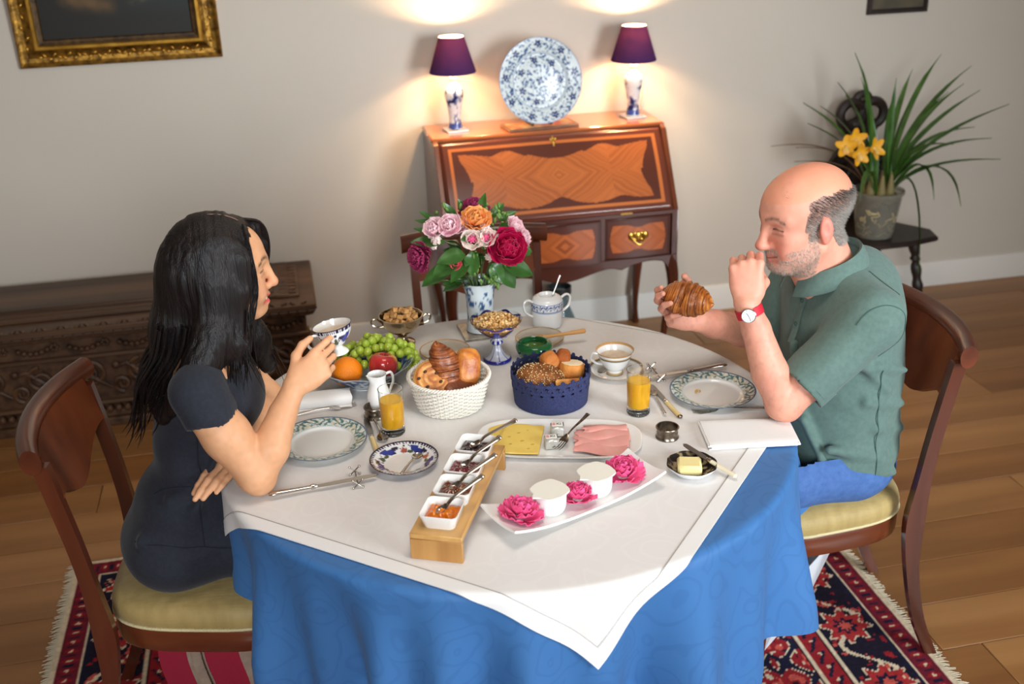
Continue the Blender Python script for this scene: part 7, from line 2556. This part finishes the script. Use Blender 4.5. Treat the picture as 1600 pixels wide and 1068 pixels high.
# ================================================================== the woman
WB = np.array((-.27, 2.32, 0.0))
wom = thing('person', 'dark haired woman in a navy dress raising a teacup at the table', 'person', tuple(WB))
GC = np.array((-.156, 2.318, 1.200)); GS = .965
GB = head_frame((.992, .07, -.045))
F = Field((-.46, 2.02, .50), (.14, 2.62, 1.36), .0027)
G = put_head(F, GC, GB, GS, False)
F.cone((-.205, 2.32, 1.04), G(-.012, 0, -.03), .047, .046, .025)
F.cone((-.175, 2.32, 1.03), G(.012, 0, -.065), .034, .032, .025)
F.ell((-.225, 2.32, .955), (.085, .150, .10), None, .03)
for sy in (-1, 1):
    F.cone((-.205, 2.32, 1.03), (-.228, 2.32 + sy * .150, 1.005), .040, .044, .04)
F.ell((-.265, 2.32, .78), (.085, .120, .16), None, .05)
F.ell((-.32, 2.32, .60), (.10, .150, .08), None, .05)
SR_, ER_, WR_ = np.array((-.232, 2.158, .990)), np.array((-.132, 2.122, .808)), np.array((-.034, 2.196, .968))
F.chain([SR_, SR_ * .5 + ER_ * .5, ER_], [.050, .0475, .040], .025)
F.cone(ER_, ER_ + (.004, .004, -.014), .037, .032, .02)
F.chain([ER_, ER_ * .70 + WR_ * .30 + np.array((.004, -.002, 0)), ER_ * .3 + WR_ * .7, WR_], [.039, .0415, .030, .0235], .007)
cupf = [(.20, .40, .30), (.50, .70, .45), (.70, .85, .55), (.85, .90, .6)]
ctips = put_hand(F, WR_, (.80, .36, .46), (.26, -.86, .44), True, cupf, [(.75, .62, -.20), (.90, .25, -.35), (.95, -.05, -.30)], .95)
SL_, EL_, WL_ = np.array((-.232, 2.482, .990)), np.array((-.105, 2.500, .806)), np.array((-.148, 2.262, .806))
F.chain([SL_, SL_ * .5 + EL_ * .5, EL_], [.050, .046, .039], .025)
F.chain([EL_, EL_ * .65 + WL_ * .35, WL_], [.038, .036, .0235], .016)
relax = [(.16, .14, .1), (.14, .14, .1), (.16, .15, .1), (.18, .18, .1)]
put_hand(F, WL_, (-.60, -.76, -.10), (-.20, -.42, .88), False, relax, [(.75, .60, -.25), (.9, .35, -.2), (.95, .2, -.2)], 1.0, -.55)
V, Q = F.mesh(1)
q = head_local(V, GC, GB, GS)
c = skin_cols(V, (222, 166, 124), (208, 148, 108), 7)
c = face_cols(c, q, False, (206, 66, 74), (52, 36, 32))
wbody = obj('body', mesh_data('body', V - WB, Q, 'skin', True, 180, c), None, wom)
tv = []
for k in range(10):           # upper teeth in the smile
    y_ = (k - 4.5) * .0058
    tv.append(xb(box(.004, .0058, .0082, (0, 0, 0), .0012), GB, G(.0905 - 20 * y_ * y_, y_, -.0636 + 8 * y_ * y_)))
obj('teeth', (lambda s: (s[0] - WB, s[1]))(join(*tv)), 'teeth', wom)['kind'] = 'stuff'
# dress
M('navy_wool', (34, 37, 48), rough=.85, sheen=.08, noise=((27, 30, 40), 120, (1, 1, 1)), bump=(.25, 500, (1, 1, 1)))
M('navy_seam', (24, 26, 36), rough=.9)
D = Field((-.55, 2.04, .40), (.20, 2.60, 1.09), .0042)
D.ell((-.222, 2.32, .940), (.104, .150, .110), None, .03)
D.ell((-.195, 2.32, .905), (.092, .128, .075), None, .04)                     # bust
D.ell((-.262, 2.32, .80), (.098, .128, .14), None, .06)
D.ell((-.300, 2.32, .665), (.122, .158, .10), None, .05)                      # peplum
D.ell((-.345, 2.32, .575), (.125, .172, .088), None, .05)
for sy in (-1, 1):
    D.cone((-.212, 2.32 + sy * .07, 1.022), (-.232, 2.32 + sy * .155, 1.000), .038, .052, .03)
    D.cone((-.232, 2.32 + sy * .158, .995), (-.212, 2.32 + sy * .172, .955), .056, .059, .02)   # cap sleeve
    D.chain([(-.34, 2.32 + sy * .085, .572), (-.16, 2.32 + sy * .080, .585), (.05, 2.32 + sy * .07, .575)], [.084, .078, .062], .045)
D.cone((-.16, 2.32, .61), (.05, 2.32, .60), .06, .05, .05)
for (a, b, r) in (((-.40, 2.19, .640), (-.20, 2.18, .625), .012), ((-.30, 2.16, .600), (-.14, 2.20, .645), .012), ((-.34, 2.16, .57), (-.12, 2.22, .625), .010), ((-.28, 2.175, .70), (-.20, 2.19, .86), .008), ((-.33, 2.2, .73), (-.22, 2.19, .76), .007)):
    D.cone(a, b, r, r * .5, .02)
for sy, sh_, el_ in ((-1, SR_, ER_), (1, SL_, EL_)):
    d_ = unit(el_ - sh_)
    D.cone(sh_ + d_ * .070, sh_ + d_ * .20, .0510, .0515, .003, True)
    D.cone((-.212, 2.32 + sy * .218, .874), (-.19, 2.32 + sy * .225, .78), .074, .080, .003, True)
D.cone((-.165, 2.32, 1.045), (-.09, 2.32, 1.10), .066, .09, .006, True)       # round neckline
D.cone((-.20, 2.32, 1.06), (-.19, 2.32, 1.12), .062, .07, .006, True)
DV, DQ = D.mesh(1)
nrm_off = (vnoise(DV, 18, 8) - .5) * .004
dress = obj('dress', mesh_data('dress', DV - WB, DQ, 'navy_wool', True, 180), None, wom)
ncl = np.zeros(len(DV) * 3); dress.data.vertices.foreach_get('normal', ncl); ncl = ncl.reshape(-1, 3)
dress.data.vertices.foreach_set('co', (DV - WB + ncl * nrm_off[:, None]).astype(np.float32).ravel()); dress.data.update()
SV, SB = DV, WB
for pts in (lin((-.385, 2.22, .752), (-.17, 2.20, .755), 30), lin((-.435, 2.20, .640), (-.17, 2.16, .605), 30), lin((-.25, 2.17, .90), (-.27, 2.17, .62), 24)):
    obj('seam', tube(smooth_path(surf_line(pts, .0004)) - WB, .0012, 5), 'navy_seam', dress)
# lower legs and shoes under the table
for sy in (-1, 1):
    LG = Field((-.05, 2.32 + sy * .075 - .09, .0), (.25, 2.32 + sy * .075 + .09, .62), .006)
    LG.chain([(.06, 2.32 + sy * .07, .56), (.085, 2.32 + sy * .075, .32), (.07, 2.32 + sy * .08, .09)], [.055, .048, .034], .02)
    a_, b_ = LG.mesh(1)
    obj('lower_leg', mesh_data('lower_leg', a_ - WB, b_, 'skin', True, 180, skin_cols(a_, (222, 166, 124), (208, 148, 108), 3)), None, wom)
for sy in (-1, 1):
    S2 = Field((.0, 2.32 + sy * .08 - .07, .0), (.28, 2.32 + sy * .08 + .07, .14), .006)
    S2.ell((.075, 2.32 + sy * .08, .06), (.045, .034, .045), None, .02)
    S2.cone((.09, 2.32 + sy * .08, .042), (.20, 2.32 + sy * .075, .032), .028, .024, .03)
    S2.half((0, 0, .013), (0, 0, -1))
    a_, b_ = S2.mesh(1)
    obj('shoe', mesh_data('shoe', a_ - WB, b_, 'eye_dark', True, 180), None, wom)

# long straight hair: one sleek mass parted on top, with loose ends
Hf = Field((-.43, 2.12, .82), (.02, 2.52, 1.37), .0036)
def GE(c_, r_, k_=.012, cut=False):
    Hf.ell(G(*c_), np.array(r_) * GS, GB, k_, cut)
GE((-.020, 0, .050), (.102, .084, .092))
GE((-.050, 0, .0), (.080, .086, .090), .03)
Hf.chain([G(-.070, 0, .0), (-.258, 2.315, 1.08), (-.288, 2.30, .99), (-.320, 2.285, .92)], [.072, .064, .050, .030], .03)
Hf.chain([G(-.015, .074, -.01), (-.145, 2.398, 1.09), (-.115, 2.410, 1.00), (-.092, 2.415, .93)], [.030, .036, .034, .020], .03)
Hf.cone(G(.030, 0, -.10), G(.10, 0, .02), .046 * GS, .066 * GS, .012, True)     # keep the face clear
GE((.082, -.004, .004), (.046, .066, .077), .010, True)
GE((-.006, -.068, .020), (.072, .022, .086), .022)                             # near curtain over ear and cheek
Hf.chain([G(.034, -.070, .05), G(.030, -.074, -.02), G(.014, -.072, -.09), (-.142, 2.238, 1.065), (-.150, 2.225, 1.02)], [.020, .019, .020, .022, .013], .02)
GE((.000, -.070, -.055), (.040, .020, .065), .02)
Hf.chain([G(.040, .018, .108), G(.074, .046, .086), G(.088, .066, .040), G(.078, .076, -.02), G(.045, .080, -.08)], [.014, .014, .015, .018, .022], .014)
Hf.chain([G(-.020, -.072, .0), (-.190, 2.236, 1.09), (-.215, 2.215, 1.045), (-.262, 2.205, .98), (-.315, 2.23, .92)], [.030, .038, .034, .030, .020], .03)
HV, HQ = Hf.mesh(2)
hair = obj('hair', mesh_data('hair', HV - WB, HQ, 'black_hair', True, 180), None, wom)
hn = np.zeros(len(HV) * 3); hair.data.vertices.foreach_get('normal', hn); hn = hn.reshape(-1, 3)
tw = sstep(.55, .85, hn[:, 2])
fall_x = HV[:, 0] + (1.2 - HV[:, 2]).clip(0) ** 2 * .9
side_n = np.stack([fall_x, HV[:, 1], HV[:, 2] * .05], 1)
top_n = np.stack([HV[:, 0], HV[:, 1] * .06, HV[:, 2] * 0], 1)
def two(sc, sd):
    return vnoise(side_n, sc, sd) * (1 - tw) + vnoise(top_n, sc, sd) * tw - .5
hd_ = .0040 * two(95, 1) + .0030 * two(210, 2)
hair.data.vertices.foreach_set('co', (HV - WB + hn * hd_[:, None]).astype(np.float32).ravel()); hair.data.update()
def cap(x, y, z, off=.0):
    p = np.array((x + .020, y, z - .050)); r = np.array((.102 + off, .084 + off, .092 + off))
    return p / np.sqrt(((p / r) ** 2).sum()) + np.array((-.020, 0, .050))
obj('parting', tube([G(*cap(xx, -.014, .14, -.0005)) - WB for xx in np.linspace(.058, -.035, 10)], [.0006, .0014, .0016, .0016, .0016, .0016, .0014, .0012, .001, .0005], 6), M('scalp', (116, 88, 74), rough=.6), wom)
rf = random.Random(77)
locks = []
U = rf.uniform
for i in range(150):
    if i < 95:                                       # down the back
        x0 = U(-.32, -.20); y0 = U(2.215, 2.37)
        sx = (x0 + .32) / .12
        e = np.array((-.395 + .11 * sx + U(-.02, .02), y0 + U(-.02, .0), .86 + .09 * sx + U(-.035, .05)))
        pts = [(x0 + .02, y0, 1.12), (x0, y0 - .005, 1.06), ((x0 * 1.1 + e[0]) / 2.1, y0 - .008, 1.0), e * .75 + np.array((x0, y0, 1.02)) * .25, e]
    elif i < 115:                                    # near front, over the collar bone
        x0 = U(-.165, -.120)
        e = np.array((x0 + U(-.03, .03), U(2.185, 2.225), U(.955, 1.02)))
        pts = [(x0 + .01, 2.236, 1.14), (x0, 2.232, 1.08), ((x0 + e[0]) / 2, 2.220, 1.04), e]
    else:                                            # far side, over the chest
        x0 = U(-.165, -.105)
        e = np.array((x0 + U(-.01, .075), U(2.385, 2.43), U(.85, .97)))
        pts = [(x0, 2.395, 1.12), (x0 + .005, 2.405, 1.05), ((x0 + e[0]) / 2, 2.41, .99), e]
    P = np.array(smoothprof(pts, 5)); m = len(P)
    r0 = U(.003, .0065)
    locks.append(tube(P - WB, [r0 * (1 - .92 * max(0, (k_ / (m - 1) - .45) / .55) ** 1.3) for k_ in range(m)], 5, flat=.6))
for i in range(30):                                  # fine loose strands by the temples
    if i < 18:
        P = smoothprof([G(*cap(.050, .004 + i * .0012, .14, -.006)), G(.086 + U(-.006, .006), .044, .098), G(.104 + U(-.006, .006), .066, .045), G(.096 + U(-.006, .006), .080, -.02), G(.06, .088, -.09), (-.10 + U(-.02, .02), 2.405, 1.05)], 5)
        r_ = U(.0016, .0034)
    else:
        P = smoothprof([G(.050, -.030, .118), G(.062 + U(-.008, .004), -.072, .06), G(.060 + U(-.010, .010), -.084, -.03), (-.118 + U(-.012, .012), 2.232, 1.07), (-.125 + U(-.02, .03), 2.205 + U(0, .03), .98 + U(-.03, .03))], 5)
        r_ = U(.0010, .0024)
    P = np.array(P)
    locks.append(tube(P - WB, [r_] * (len(P) - 5) + [r_ * .9, r_ * .75, r_ * .55, r_ * .35, r_ * .15], 4))
lk = obj('hair_locks', join(*locks), 'black_hair', wom)
lk['kind'] = 'stuff'

# the teacup she holds
ct = thing('teacup', 'footed white teacup with cobalt leaf pattern in the woman\'s raised hand', 'cup', (.073, 2.300, .990))
ct.rotation_euler = (math.radians(-4), math.radians(-9), 0)
pr = profile([(0, .003), (.020, .001), (.0225, .003), (.0195, .008), (.0125, .015), (.0135, .020), (.026, .030), (.037, .046), (.0425, .062), (.0445, .070)], 5) + profile([(.0432, .070), (.041, .061), (.035, .046), (.024, .032), (0, .027)], 4)
v, f = lathe(pr, 120)
r = np.hypot(v[:, 0], v[:, 1]); a = np.arctan2(v[:, 1], v[:, 0]); z = v[:, 2]
outer = np.arange(len(v)) < 120 * 46
c = np.tile(L((234, 230, 222)), (len(v), 1))
qq = (z - .022) / .048
c2 = imari(np.stack([a * .05, z, z * 0], 1), 1 - .5 * np.clip(qq, 0, 1), a * 1.0, 1.0)
rr_ = .52 + .46 * np.clip(qq, 0, 1)
c2 = imari(np.stack([r * np.cos(a) * 1.2, r * np.sin(a) * 1.2, z], 1), rr_, a, 1.0)
m = outer & (z > .024)
c[m] = c2[m]
c[(z > .0685)] = L((42, 34, 62))
obj('cup_body', mesh_data('cup_body', v, f, 'glazed', True, 70, c), None, ct)
obj('cup_handle', tube(smoothprof([(-.033, -.018, .060), (-.052, -.028, .062), (-.060, -.032, .046), (-.048, -.026, .030), (-.026, -.014, .028)], 5), .0032, 8), 'white_china', ct)
obj('tea', lathe([(0, .054), (.0380, .054), (.0355, .047), (0, .047)], 40), 'coffee_milk', ct)
